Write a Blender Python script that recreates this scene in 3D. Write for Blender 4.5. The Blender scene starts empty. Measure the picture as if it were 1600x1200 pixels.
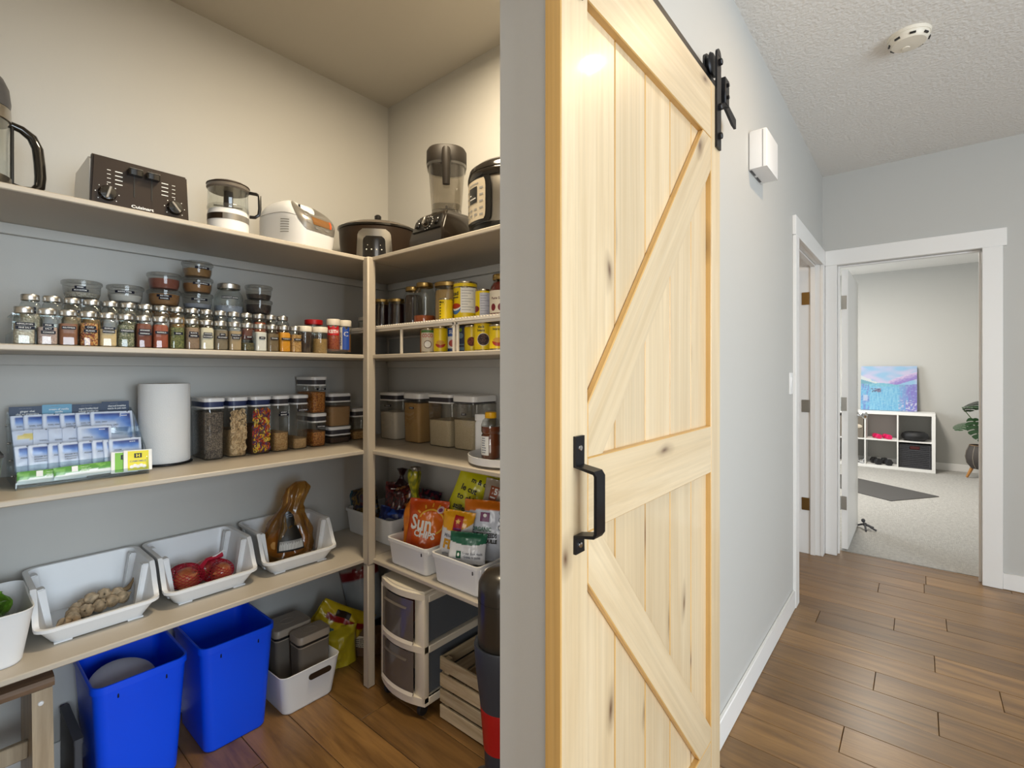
import bpy, bmesh, math, random
from mathutils import Vector, Matrix, noise

S = bpy.context.scene
COL = S.collection
PI = math.pi
R = math.radians
random.seed(11)


def lin(c):
    def f(v):
        v = v / 255.0
        return v / 12.92 if v <= 0.04045 else ((v + 0.055) / 1.055) ** 2.4
    return (f(c[0]), f(c[1]), f(c[2]), 1.0)


# ------------------------------------------------------------------ camera
cam = bpy.data.cameras.new('camera')
cam.sensor_width = 36.0
cam.lens = 36.0 * 763.0 / 1600.0
cam.shift_y = -19.0 / 1600.0
cam.clip_start = 0.02
camo = bpy.data.objects.new('camera', cam)
COL.objects.link(camo)
camo.location = (0, 0, 1.318)
camo.rotation_euler = (PI / 2, 0, math.atan2(0.640877, 0.767644) - PI / 2)
S.camera = camo

# ------------------------------------------------------------------ world, lights, exposure
S.view_settings.view_transform = 'Standard'
S.view_settings.look = 'None'
S.view_settings.gamma = 1.0
S.view_settings.use_curve_mapping = False
S.view_settings.exposure = 0.0

w = bpy.data.worlds.new('overcast_sky')
S.world = w
w.use_nodes = True
w.node_tree.nodes['Background'].inputs[0].default_value = (0.94, 0.97, 1.0, 1)
w.node_tree.nodes['Background'].inputs[1].default_value = 0.5


def lamp(name, kind, loc, power, col, size=0.1, rot=(0, 0, 0), size_y=None, spot=None, blend=0.5):
    d = bpy.data.lights.new(name, kind)
    d.energy = power
    d.color = col
    if kind == 'AREA':
        d.size = size
        if size_y:
            d.shape = 'RECTANGLE'
            d.size_y = size_y
        else:
            d.shape = 'DISK'
    else:
        d.shadow_soft_size = size
    if kind == 'SPOT':
        d.spot_size = spot
        d.spot_blend = blend
    o = bpy.data.objects.new(name, d)
    COL.objects.link(o)
    o.location = loc
    o.rotation_euler = rot
    return o


lamp('pantry_ceiling_light', 'AREA', (1.00, 1.12, 2.70), 27.0, (1.0, 0.82, 0.57), 0.36)
lamp('hall_downlight', 'AREA', (1.94, -0.16, 2.72), 8.0, (1.0, 0.72, 0.42), 0.09)
lamp('side_room_light', 'POINT', (3.55, 1.55, 2.3), 12.0, (1.0, 0.74, 0.48), 0.1)
# daylight through the window of the exercise room and the big window behind the camera; the left side light is added
lamp('exercise_room_window_light', 'AREA', (6.6, 2.50, 1.55), 60.0, (0.88, 0.95, 1.0), 1.8, rot=(R(90), 0, R(180)), size_y=1.3)
lamp('exercise_room_ceiling_light', 'AREA', (6.6, 0.6, 2.70), 75.0, (1.0, 0.93, 0.82), 0.5)
lamp('side_fill_light', 'AREA', (-2.5, -1.5, 1.40), 50.0, (1.0, 0.96, 0.89), 1.6, rot=(R(90), 0, R(-58)), size_y=1.5)  # added area light brightening the jamb from the left; no window there
lamp('kitchen_window_light', 'AREA', (0.30, -3.3, 1.40), 160.0, (0.78, 0.90, 1.0), 2.4, rot=(R(90), 0, 0), size_y=1.9)

S.cycles.max_bounces = 10
S.cycles.transparent_max_bounces = 32
S.cycles.caustics_reflective = False
S.cycles.caustics_refractive = False
S.cycles.sample_clamp_indirect = 4.0


# ------------------------------------------------------------------ materials
def new_mat(name):
    m = bpy.data.materials.new(name)
    m.use_nodes = True
    nt = m.node_tree
    b = nt.nodes['Principled BSDF']
    return m, nt, b


def N(nt, t, **kw):
    n = nt.nodes.new(t)
    for k, v in kw.items():
        setattr(n, k, v)
    return n


def pbr(name, col, rough=0.5, metal=0.0, spec=0.5, bump=None, var=None, coat=0.0, trans=0.0):
    m, nt, b = new_mat(name)
    c = lin(col)
    b.inputs['Base Color'].default_value = c
    b.inputs['Roughness'].default_value = rough
    b.inputs['Metallic'].default_value = metal
    b.inputs['Specular IOR Level'].default_value = spec
    b.inputs['Coat Weight'].default_value = coat
    tc = None
    if bump or var:
        tc = N(nt, 'ShaderNodeTexCoord')
    if var:
        nz = N(nt, 'ShaderNodeTexNoise')
        nz.inputs['Scale'].default_value = var[0]
        nz.inputs['Detail'].default_value = 4
        nt.links.new(tc.outputs['Object'], nz.inputs['Vector'])
        rp = N(nt, 'ShaderNodeValToRGB')
        a = var[1]
        rp.color_ramp.elements[0].position = 0.3
        rp.color_ramp.elements[1].position = 0.7
        rp.color_ramp.elements[0].color = (c[0] * (1 - a), c[1] * (1 - a), c[2] * (1 - a), 1)
        rp.color_ramp.elements[1].color = (min(1, c[0] * (1 + a)), min(1, c[1] * (1 + a)), min(1, c[2] * (1 + a)), 1)
        nt.links.new(nz.outputs['Fac'], rp.inputs['Fac'])
        nt.links.new(rp.outputs['Color'], b.inputs['Base Color'])
    if bump:
        n2 = N(nt, 'ShaderNodeTexNoise')
        n2.inputs['Scale'].default_value = bump[0]
        n2.inputs['Detail'].default_value = 3
        nt.links.new(tc.outputs['Object'], n2.inputs['Vector'])
        bp = N(nt, 'ShaderNodeBump')
        bp.inputs['Strength'].default_value = bump[1]
        bp.inputs['Distance'].default_value = bump[2] if len(bump) > 2 else 0.005
        nt.links.new(n2.outputs['Fac'], bp.inputs['Height'])
        nt.links.new(bp.outputs['Normal'], b.inputs['Normal'])
    return m


def clear(name, tint=(255, 255, 255), rough=0.03, refl=0.6, base=0.05, body=None, body_amt=0.0):
    """thin clear plastic or glass: see-through with a facing-dependent gloss, optionally hazed by a diffuse body"""
    m, nt, b = new_mat(name)
    out = nt.nodes['Material Output']
    nt.nodes.remove(b)
    t = N(nt, 'ShaderNodeBsdfTransparent')
    t.inputs['Color'].default_value = lin(tint)
    g = N(nt, 'ShaderNodeBsdfGlossy')
    g.inputs['Roughness'].default_value = rough
    lw = N(nt, 'ShaderNodeLayerWeight')
    lw.inputs['Blend'].default_value = 0.5
    pw = N(nt, 'ShaderNodeMath', operation='POWER')
    pw.inputs[1].default_value = 2.5
    nt.links.new(lw.outputs['Facing'], pw.inputs[0])
    ml = N(nt, 'ShaderNodeMath', operation='MULTIPLY_ADD')
    ml.inputs[1].default_value = refl
    ml.inputs[2].default_value = base
    nt.links.new(pw.outputs[0], ml.inputs[0])
    mx = N(nt, 'ShaderNodeMixShader')
    nt.links.new(ml.outputs[0], mx.inputs['Fac'])
    under = t.outputs[0]
    if body:
        df = N(nt, 'ShaderNodeBsdfDiffuse')
        df.inputs['Color'].default_value = lin(body)
        m2 = N(nt, 'ShaderNodeMixShader')
        m2.inputs['Fac'].default_value = body_amt
        nt.links.new(under, m2.inputs[1])
        nt.links.new(df.outputs[0], m2.inputs[2])
        under = m2.outputs[0]
    nt.links.new(under, mx.inputs[1])
    nt.links.new(g.outputs[0], mx.inputs[2])
    nt.links.new(mx.outputs[0], out.inputs['Surface'])
    return m


def grains(name, cols, scale=300.0, bump=0.6, rough=0.7):
    """loose food: voronoi grains in several colours"""
    m, nt, b = new_mat(name)
    tc = N(nt, 'ShaderNodeTexCoord')
    v = N(nt, 'ShaderNodeTexVoronoi')
    v.inputs['Scale'].default_value = scale
    nt.links.new(tc.outputs['Object'], v.inputs['Vector'])
    sp = N(nt, 'ShaderNodeSeparateColor')
    nt.links.new(v.outputs['Color'], sp.inputs[0])
    rp = N(nt, 'ShaderNodeValToRGB')
    rp.color_ramp.interpolation = 'CONSTANT' if len(cols) > 2 else 'LINEAR'
    els = rp.color_ramp.elements
    while len(els) < len(cols):
        els.new(0.5)
    for i, c in enumerate(cols):
        els[i].position = i / len(cols) if len(cols) > 2 else i
        els[i].color = lin(c)
    nt.links.new(sp.outputs[0], rp.inputs['Fac'])
    nt.links.new(rp.outputs['Color'], b.inputs['Base Color'])
    b.inputs['Roughness'].default_value = rough
    bp = N(nt, 'ShaderNodeBump')
    bp.inputs['Strength'].default_value = bump
    bp.inputs['Distance'].default_value = 0.003
    bp.invert = True
    nt.links.new(v.outputs['Distance'], bp.inputs['Height'])
    nt.links.new(bp.outputs['Normal'], b.inputs['Normal'])
    return m


def wood(name, c1, c2, axis='Z', knots=None, croh=0.12, rough=0.45, gscale=22.0, stretch=0.06, dist=1.2, rnd=0.12, coat=0.0, contrast=(0.25, 0.75), bands=None):
    """grain runs along the object's own axis; every board gets its own offset and tone"""
    m, nt, b = new_mat(name)
    tc = N(nt, 'ShaderNodeTexCoord')
    oi = N(nt, 'ShaderNodeObjectInfo')
    ofs = N(nt, 'ShaderNodeVectorMath', operation='SCALE')
    cv = N(nt, 'ShaderNodeCombineXYZ')
    for k in range(3):
        nt.links.new(oi.outputs['Random'], cv.inputs[k])
    nt.links.new(cv.outputs[0], ofs.inputs[0])
    ofs.inputs['Scale'].default_value = 37.0
    add = N(nt, 'ShaderNodeVectorMath', operation='ADD')
    nt.links.new(tc.outputs['Object'], add.inputs[0])
    nt.links.new(ofs.outputs[0], add.inputs[1])
    mp = N(nt, 'ShaderNodeMapping')
    sc = [1.0, 1.0, 1.0]
    sc['XYZ'.index(axis)] = stretch
    mp.inputs['Scale'].default_value = sc
    nt.links.new(add.outputs[0], mp.inputs['Vector'])
    nz = N(nt, 'ShaderNodeTexNoise')
    nz.inputs['Scale'].default_value = gscale
    nz.inputs['Detail'].default_value = 6
    nz.inputs['Roughness'].default_value = 0.62
    nz.inputs['Distortion'].default_value = dist
    nt.links.new(mp.outputs[0], nz.inputs['Vector'])
    rp = N(nt, 'ShaderNodeValToRGB')
    rp.color_ramp.elements[0].position = contrast[0]
    rp.color_ramp.elements[1].position = contrast[1]
    rp.color_ramp.elements[0].color = lin(c1)
    rp.color_ramp.elements[1].color = lin(c2)
    nt.links.new(nz.outputs['Fac'], rp.inputs['Fac'])
    col = rp.outputs['Color']
    # fine fibres
    mp2 = N(nt, 'ShaderNodeMapping')
    sc2 = [1.0, 1.0, 1.0]
    sc2['XYZ'.index(axis)] = stretch * 0.25
    mp2.inputs['Scale'].default_value = sc2
    nt.links.new(add.outputs[0], mp2.inputs['Vector'])
    nf = N(nt, 'ShaderNodeTexNoise')
    nf.inputs['Scale'].default_value = gscale * 7
    nf.inputs['Detail'].default_value = 2
    nt.links.new(mp2.outputs[0], nf.inputs['Vector'])
    mr = N(nt, 'ShaderNodeMapRange')
    mr.inputs['To Min'].default_value = 0.82
    mr.inputs['To Max'].default_value = 1.12
    nt.links.new(nf.outputs['Fac'], mr.inputs['Value'])
    tone = N(nt, 'ShaderNodeMapRange')
    tone.inputs['To Min'].default_value = 1 - rnd
    tone.inputs['To Max'].default_value = 1 + rnd
    nt.links.new(oi.outputs['Random'], tone.inputs['Value'])
    mu = N(nt, 'ShaderNodeMath', operation='MULTIPLY')
    nt.links.new(mr.outputs[0], mu.inputs[0])
    nt.links.new(tone.outputs[0], mu.inputs[1])
    sc_ = N(nt, 'ShaderNodeVectorMath', operation='SCALE')
    nt.links.new(col, sc_.inputs[0])
    nt.links.new(mu.outputs[0], sc_.inputs['Scale'])
    col = sc_.outputs[0]
    if knots:
        mp3 = N(nt, 'ShaderNodeMapping')
        sc3 = [1.0, 1.0, 1.0]
        sc3['XYZ'.index(axis)] = 0.42
        mp3.inputs['Scale'].default_value = sc3
        nt.links.new(add.outputs[0], mp3.inputs['Vector'])
        nd = N(nt, 'ShaderNodeTexNoise')
        nd.inputs['Scale'].default_value = 9.0
        nt.links.new(mp3.outputs[0], nd.inputs['Vector'])
        ma = N(nt, 'ShaderNodeVectorMath', operation='MULTIPLY_ADD')
        nt.links.new(nd.outputs['Color'], ma.inputs[0])
        ma.inputs[1].default_value = (0.07, 0.07, 0.07)
        nt.links.new(mp3.outputs[0], ma.inputs[2])
        vo = N(nt, 'ShaderNodeTexVoronoi', voronoi_dimensions='2D')
        vo.inputs['Scale'].default_value = knots[0]
        sx = N(nt, 'ShaderNodeSeparateXYZ')
        nt.links.new(ma.outputs[0], sx.inputs[0])
        o1, o2 = [k for k in 'XYZ' if k != axis]
        su = N(nt, 'ShaderNodeMath', operation='MULTIPLY_ADD')
        nt.links.new(sx.outputs[o2], su.inputs[0])
        su.inputs[1].default_value = 0.9
        nt.links.new(sx.outputs[o1], su.inputs[2])
        cc = N(nt, 'ShaderNodeCombineXYZ')
        nt.links.new(su.outputs[0], cc.inputs[0])
        nt.links.new(sx.outputs[axis], cc.inputs[1])
        nt.links.new(cc.outputs[0], vo.inputs['Vector'])
        kr = N(nt, 'ShaderNodeValToRGB')
        e = kr.color_ramp.elements
        e[0].position = 0.0
        e[0].color = (1, 1, 1, 1)
        e[1].position = knots[1]
        e[1].color = (0, 0, 0, 1)
        e2 = e.new(knots[1] * 0.45)
        e2.color = (0.35, 0.35, 0.35, 1)
        nt.links.new(vo.outputs['Distance'], kr.inputs['Fac'])
        mix = N(nt, 'ShaderNodeMix', data_type='RGBA')
        nt.links.new(kr.outputs['Color'], mix.inputs['Factor'])
        nt.links.new(col, mix.inputs['A'])
        mix.inputs['B'].default_value = lin(knots[2])
        col = mix.outputs['Result']
    nt.links.new(col, b.inputs['Base Color'])
    b.inputs['Roughness'].default_value = rough
    b.inputs['Coat Weight'].default_value = coat
    b.inputs['Coat Roughness'].default_value = croh
    bp = N(nt, 'ShaderNodeBump')
    bp.inputs['Strength'].default_value = 0.12
    bp.inputs['Distance'].default_value = 0.002
    nt.links.new(nf.outputs['Fac'], bp.inputs['Height'])
    nt.links.new(bp.outputs['Normal'], b.inputs['Normal'])
    return m


def painted(name, rough=0.4, spec=0.5, coat=0.0, trans=0.0):
    """print carried by the mesh's own colour layer"""
    m, nt, b = new_mat(name)
    a = N(nt, 'ShaderNodeVertexColor', layer_name='Col')
    nt.links.new(a.outputs['Color'], b.inputs['Base Color'])
    b.inputs['Roughness'].default_value = rough
    b.inputs['Specular IOR Level'].default_value = spec
    b.inputs['Coat Weight'].default_value = coat
    return m


M = {}
M['wall'] = pbr('greige_wall_paint', (190, 189, 185), 0.62, spec=0.35, bump=(260, 0.08, 0.002))
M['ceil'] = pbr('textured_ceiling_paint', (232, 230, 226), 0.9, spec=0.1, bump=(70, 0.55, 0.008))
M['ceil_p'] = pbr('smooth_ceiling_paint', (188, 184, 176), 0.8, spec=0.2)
M['trim'] = pbr('white_trim_paint', (232, 231, 229), 0.35)
M['shelf'] = pbr('taupe_shelf_paint', (187, 178, 164), 0.42, bump=(200, 0.05, 0.002))
M['floorgap_seamshade'] = pbr('dark_floor_joint_and_seam_shade', (38, 28, 20), 0.8)
M['plank'] = wood('brown_hardwood', (102, 72, 38), (152, 114, 64), 'Y', croh=0.28, rough=0.36, gscale=18, stretch=0.10, rnd=0.22, coat=0.25, contrast=(0.3, 0.72))
M['carpet'] = pbr('light_carpet', (226, 223, 217), 0.95, spec=0.05, bump=(330, 1.0, 0.02), var=(45, 0.12))
M['pine'] = wood('pale_clear_pine', (203, 179, 141), (226, 207, 174), 'Z', knots=(3.2, 0.085, (96, 66, 46)), rough=0.38, gscale=16, stretch=0.05, rnd=0.06, coat=0.45, croh=0.07)
M['pine_edge'] = wood('honey_pine_edge', (190, 148, 84), (216, 176, 112), 'Z', knots=(3.0, 0.11, (84, 48, 24)), rough=0.4, gscale=20, stretch=0.05, rnd=0.04, coat=0.2)
M['iron'] = pbr('black_iron', (36, 36, 39), 0.38, metal=0.6, bump=(300, 0.05, 0.001))
M['steel'] = pbr('brushed_steel', (176, 172, 166), 0.28, metal=1.0)
M['nickel'] = pbr('satin_nickel', (176, 174, 168), 0.35, metal=1.0)
M['brass'] = pbr('antique_brass', (150, 118, 70), 0.4, metal=1.0)
M['chrome'] = pbr('chrome', (225, 226, 228), 0.06, metal=1.0)
M['lidsilver'] = pbr('aluminium_lid', (206, 205, 202), 0.34, metal=1.0)
M['gold'] = pbr('gold_tin_lid', (176, 148, 92), 0.3, metal=1.0)
M['glass'] = clear('clear_glass', (246, 249, 248), 0.02, 0.6, 0.07)
M['acrylic'] = clear('clear_acrylic', (238, 244, 246), 0.03, 0.55, 0.06)
M['plastic_clear'] = clear('clear_plastic', (232, 232, 230), 0.06, 0.5, 0.05, (190, 188, 184), 0.06)
M['popclear'] = clear('clear_canister', (242, 241, 238), 0.04, 0.5, 0.06, (150, 146, 140), 0.04)
M['smoke'] = clear('smoked_plastic', (120, 112, 104), 0.12, 0.4, 0.05, (150, 140, 130), 0.45)
M['smokeside'] = clear('smoked_drawer_side', (170, 176, 184), 0.15, 0.4, 0.05, (130, 138, 148), 0.5)
M['white'] = pbr('white_plastic', (232, 232, 232), 0.35)
M['cream'] = pbr('cream_plastic', (226, 218, 202), 0.4)
M['binwhite'] = pbr('white_bin_plastic', (228, 230, 233), 0.38)
M['warmwhite'] = pbr('off_white_plastic', (222, 216, 206), 0.45)
M['black'] = pbr('black_plastic', (24, 23, 22), 0.28)
M['blackgloss'] = pbr('glossy_black_plastic', (26, 23, 20), 0.14, coat=0.3)
M['dkbrown'] = pbr('dark_brown_plastic', (44, 32, 22), 0.4, spec=0.25)
M['darkgrey'] = pbr('dark_grey_plastic', (66, 66, 70), 0.42)
M['grey'] = pbr('grey_plastic', (140, 138, 135), 0.4)
M['silverplastic'] = pbr('silver_plastic', (150, 146, 140), 0.3, metal=0.55)
M['navy'] = pbr('navy_gasket', (40, 52, 92), 0.4)
M['gasket'] = pbr('dark_gasket', (58, 56, 62), 0.4)
M['blue'] = pbr('recycling_blue_plastic', (2, 78, 244), 0.36)
M['tape'] = pbr('black_label_tape', (14, 17, 34), 0.5, spec=0.2)
M['print_w'] = pbr('white_print', (240, 240, 238), 0.5)
M['print_k'] = pbr('black_print', (24, 24, 26), 0.5)
M['print_g'] = pbr('grey_print', (120, 126, 140), 0.5)
M['paper'] = pbr('white_paper', (238, 238, 237), 0.85, spec=0.1, bump=(330, 0.3, 0.003))
M['red'] = pbr('red_plastic', (176, 22, 26), 0.35)
M['yellowcap'] = pbr('yellow_cap', (232, 176, 20), 0.35)
M['paint'] = painted('printed_film', 0.3, coat=0.2)
M['paintmatte'] = painted('printed_paper', 0.55)
M['oil'] = painted('oil_paint', 0.5)
M['rub'] = pbr('black_rubber', (30, 30, 32), 0.6)
M['leaf'] = pbr('dark_green_leaf', (44, 74, 44), 0.35, var=(30, 0.3))
M['stem'] = pbr('green_stem', (66, 84, 46), 0.5)
M['cardboard'] = pbr('plain_grey_box', (70, 70, 74), 0.6)


# ------------------------------------------------------------------ geometry helpers
def rr(w, d, r, n=4, cx=0.0, cy=0.0):
    r = max(1e-5, min(r, w / 2 - 1e-5, d / 2 - 1e-5))
    pts = []
    for sx, sy, a0 in ((1, 1, 0), (-1, 1, 90), (-1, -1, 180), (1, -1, 270)):
        for k in range(n + 1):
            a = R(a0 + 90.0 * k / n)
            pts.append((cx + sx * (w / 2 - r) + r * math.cos(a), cy + sy * (d / 2 - r) + r * math.sin(a)))
    return pts


class MB:
    def __init__(self):
        self.bm = bmesh.new()

    def loft(self, rings, c0=True, c1=True, closed=True):
        bm = self.bm
        vs = [[bm.verts.new(p) for p in ring] for ring in rings]
        n = len(rings[0])
        for a, b in zip(vs[:-1], vs[1:]):
            for i in range(n if closed else n - 1):
                j = (i + 1) % n
                try:
                    bm.faces.new((a[i], a[j], b[j], b[i]))
                except ValueError:
                    pass
        if c0:
            bm.faces.new(list(reversed(vs[0])))
        if c1:
            bm.faces.new(vs[-1])
        return self

    def rrl(self, levels, n=4, c0=True, c1=True, cx=0.0, cy=0.0):
        rings = []
        for L in levels:
            z, w_, d_, r_ = L[:4]
            ox, oy = (L[4], L[5]) if len(L) > 5 else (0, 0)
            rings.append([(p[0], p[1], z) for p in rr(w_, d_, r_, n, cx + ox, cy + oy)])
        return self.loft(rings, c0, c1)

    def box(self, x0, x1, y0, y1, z0, z1, bev=0.0, seg=1):
        bm = self.bm
        v = [bm.verts.new(p) for p in ((x0, y0, z0), (x1, y0, z0), (x1, y1, z0), (x0, y1, z0), (x0, y0, z1), (x1, y0, z1), (x1, y1, z1), (x0, y1, z1))]
        fs = [bm.faces.new([v[i] for i in q]) for q in ((3, 2, 1, 0), (4, 5, 6, 7), (0, 1, 5, 4), (1, 2, 6, 5), (2, 3, 7, 6), (3, 0, 4, 7))]
        if bev:
            es = list({e for f_ in fs for e in f_.edges})
            bmesh.ops.bevel(bm, geom=es, offset=bev, segments=seg, affect='EDGES', profile=0.5)
        return self

    def lathe(self, prof, n=24, cx=0.0, cy=0.0, c0=True, c1=True, sx=1.0, sy=1.0):
        rings = []
        for r_, z in prof:
            r_ = max(r_, 1e-5)
            rings.append([(cx + sx * r_ * math.cos(2 * PI * k / n), cy + sy * r_ * math.sin(2 * PI * k / n), z) for k in range(n)])
        return self.loft(rings, c0, c1)

    def tube(self, path, r, n=8, closed=False, sq=1.0, caps=True):
        P_ = [Vector(p) for p in path]
        m = len(P_)
        rings = []
        up0 = None
        for i, p in enumerate(P_):
            if closed:
                t = P_[(i + 1) % m] - P_[i - 1]
            else:
                t = P_[min(i + 1, m - 1)] - P_[max(i - 1, 0)]
            t.normalize()
            if up0 is None:
                up0 = Vector((0, 0, 1)) if abs(t.z) < 0.9 else Vector((1, 0, 0))
            a = up0 - t * up0.dot(t)
            if a.length < 1e-6:
                a = Vector((1, 0, 0)) - t * t.x
            a.normalize()
            up0 = a
            b = t.cross(a)
            rad = r[i] if isinstance(r, (list, tuple)) else r
            rings.append([tuple(p + a * (rad * math.cos(2 * PI * k / n)) + b * (rad * sq * math.sin(2 * PI * k / n))) for k in range(n)])
        if closed:
            rings.append(rings[0])
            self.loft(rings, False, False)
            bmesh.ops.remove_doubles(self.bm, verts=self.bm.verts, dist=1e-6)
            return self
        return self.loft(rings, caps, caps)

    def prism(self, poly, axis, a0, a1):
        def mk(p, a):
            if axis == 'X':
                return (a, p[0], p[1])
            if axis == 'Y':
                return (p[0], a, p[1])
            return (p[0], p[1], a)
        return self.loft([[mk(p, a0) for p in poly], [mk(p, a1) for p in poly]])

    def grid(self, fn, nu, nv, wrap=False):
        bm = self.bm
        vs = [[bm.verts.new(fn(i / nu, j / nv)) for i in range(nu + (0 if wrap else 1))] for j in range(nv + 1)]
        m = nu if wrap else nu
        for j in range(nv):
            for i in range(m):
                k = (i + 1) % nu if wrap else i + 1
                bm.faces.new((vs[j][i], vs[j][k], vs[j + 1][k], vs[j + 1][i]))
        return self

    def ball(self, c, rx, ry=None, rz=None, n=12, m=8):
        ry = ry or rx
        rz = rz or rx
        rings = []
        for j in range(m + 1):
            a = -PI / 2 + PI * j / m
            q = max(math.cos(a), 1e-4)
            rings.append([(c[0] + rx * q * math.cos(2 * PI * k / n), c[1] + ry * q * math.sin(2 * PI * k / n), c[2] + rz * math.sin(a)) for k in range(n)])
        return self.loft(rings)

    def xf(self, mat):
        bmesh.ops.transform(self.bm, matrix=mat, verts=self.bm.verts)
        return self

    def add(self, other):
        me = other.mesh('tmp')
        self.bm.from_mesh(me)
        bpy.data.meshes.remove(me)
        return self

    def mesh(self, name, smooth=40, colfn=None):
        bm = self.bm
        bmesh.ops.recalc_face_normals(bm, faces=bm.faces)
        me = bpy.data.meshes.new(name)
        bm.to_mesh(me)
        bm.free()
        if smooth:
            me.shade_smooth()
            me.set_sharp_from_angle(angle=R(smooth))
        if colfn:
            ca = me.color_attributes.new('Col', 'FLOAT_COLOR', 'POINT')
            for i, v in enumerate(me.vertices):
                ca.data[i].color = lin(colfn(v.co))
        return me


def as_mesh(g, name):
    return g.mesh(name) if isinstance(g, MB) else g


def part(name, g, mat, parent, loc=(0, 0, 0), rot=(0, 0, 0), label=None, stuff=False):
    me = as_mesh(g, name)
    if not me.materials:
        me.materials.append(mat)
    o = bpy.data.objects.new(name, me)
    COL.objects.link(o)
    if me.materials[0] != mat:
        o.material_slots[0].link = 'OBJECT'
        o.material_slots[0].material = mat
    o.parent = parent
    o.location = loc
    o.rotation_euler = rot
    if label:
        o['label'] = label
    if stuff:
        o['kind'] = 'stuff'
    return o


def thing(name, label, cat, loc, rz=0.0, group=None, rot=None):
    o = bpy.data.objects.new(name, None)
    o.empty_display_size = 0.02
    COL.objects.link(o)
    o.location = loc
    o.rotation_euler = rot if rot else (0, 0, rz)
    o['label'] = label
    o['category'] = cat
    if group:
        o['group'] = group
    return o


def solo(name, g, mat, label, cat, loc=(0, 0, 0), rz=0.0, group=None, rot=None):
    o = part(name, g, mat, None, loc, rot if rot else (0, 0, rz))
    o['label'] = label
    o['category'] = cat
    if group:
        o['group'] = group
    return o


def struct(name, g, mat, parent=None, loc=(0, 0, 0), rot=(0, 0, 0)):
    o = part(name, g, mat, parent, loc, rot)
    if parent is None:
        o['kind'] = 'structure'
    return o


CACHE = {}


def cached(key, fn):
    if key not in CACHE:
        CACHE[key] = fn().mesh(key[0] if isinstance(key, tuple) else key)
    return CACHE[key]


TXT = {}


def text_mesh(s, size, align='CENTER', bold=0.0, sx=1.0, res=2):
    k = (s, size, align, bold, sx)
    if k in TXT:
        return TXT[k]
    c = bpy.data.curves.new('lettering', 'FONT')
    c.body = s
    c.size = size
    c.align_x = align
    c.align_y = 'CENTER'
    c.offset = bold
    c.resolution_u = res
    c.space_line = 0.85
    o = bpy.data.objects.new('tmp_text', c)
    COL.objects.link(o)
    dg = bpy.context.evaluated_depsgraph_get()
    me = bpy.data.meshes.new_from_object(o.evaluated_get(dg))
    bpy.data.objects.remove(o)
    bpy.data.curves.remove(c)
    if sx != 1.0:
        for v in me.vertices:
            v.co.x *= sx
    me.materials.clear()
    me.name = 'lettering'
    TXT[k] = me
    return me


def text(s, size, mat, parent, loc, rot=(PI / 2, 0, 0), align='CENTER', bold=0.0, sx=1.0, name='lettering', label=None):
    return part(name, text_mesh(s, size, align, bold, sx), mat, parent, loc, rot, label)


def warp_text(s, size, fn, mat, parent, align='CENTER', bold=0.0, sx=1.0, name='lettering'):
    """lettering laid on a curved surface: fn maps flat (x, y) to a point"""
    src = text_mesh(s, size, align, bold, sx)
    me = src.copy()
    for v in me.vertices:
        v.co = Vector(fn(v.co.x, v.co.y))
    return part(name, me, mat, parent)


def bars(rows, w, h, gap, seed=0):
    """small print that cannot be read: thin broken lines"""
    rnd = random.Random(seed)
    mb = MB()
    for i in range(rows):
        z = -i * gap
        ww = w * rnd.uniform(0.6, 1.0)
        x = -w / 2
        while x < -w / 2 + ww:
            l = rnd.uniform(0.12, 0.3) * w
            x1 = min(x + l, -w / 2 + ww)
            mb.bm.faces.new([mb.bm.verts.new(p) for p in ((x, 0, z), (x1, 0, z), (x1, 0, z + h), (x, 0, z + h))])
            x = x1 + 0.04 * w
    return mb


def disc_poly(cx, cz, r, n=20, y=0.0, sz=1.0):
    return [(cx + r * math.cos(2 * PI * k / n), y, cz + sz * r * math.sin(2 * PI * k / n)) for k in range(n)]


def flat(polys):
    mb = MB()
    for p in polys:
        mb.bm.faces.new([mb.bm.verts.new(q) for q in p])
    return mb


# ================================================================== SETTING
H = 2.74
YB = 0.545           # hall face of the wall that carries the sliding door


def boxes(lst, bev=0.0):
    mb = MB()
    for b_ in lst:
        mb.box(*b_, bev=bev)
    return mb


struct('wall_hall', boxes([(-3.0, -0.13, YB, 0.665, 0, H), (-0.13, 0.758, YB, 0.665, 2.13, H), (0.758, 3.17, YB, 0.665, 0, H),
                           (3.17, 4.11, YB, 0.665, 2.10, H), (4.11, 4.19, YB, 0.665, 0, H)]), M['wall'])
struct('wall_hall_end', boxes([(4.19, 4.31, -3.4, -0.316, 0, H), (4.19, 4.31, -0.316, 0.475, 2.10, H), (4.19, 4.31, 0.475, 2.70, 0, H)]), M['wall'])
struct('wall_pantry_back', boxes([(-0.45, 1.70, 2.202, 2.30, 0, H)]), M['wall'])
struct('wall_pantry_right', boxes([(1.594, 1.70, 0.665, 2.202, 0, H)]), M['wall'])
struct('wall_pantry_left', boxes([(-0.45, -0.35, 0.665, 2.202, 0, H)]), M['wall'])
struct('wall_side_room_back', boxes([(2.70, 4.19, 2.60, 2.70, 0, H)]), M['wall'])
struct('wall_side_room_left', boxes([(2.70, 2.80, 0.665, 2.60, 0, H)]), M['wall'])
struct('wall_exercise_back', boxes([(8.715, 8.82, -1.8, 2.7, 0, H)]), M['wall'])
struct('wall_exercise_right', boxes([(4.31, 8.82, -1.9, -1.8, 0, H)]), M['wall'])
struct('wall_exercise_left', boxes([(4.31, 5.6, 2.6, 2.7, 0, H), (7.6, 8.82, 2.6, 2.7, 0, H), (5.6, 7.6, 2.6, 2.7, 0, 0.85), (5.6, 7.6, 2.6, 2.7, 2.25, H)]), M['wall'])
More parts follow.
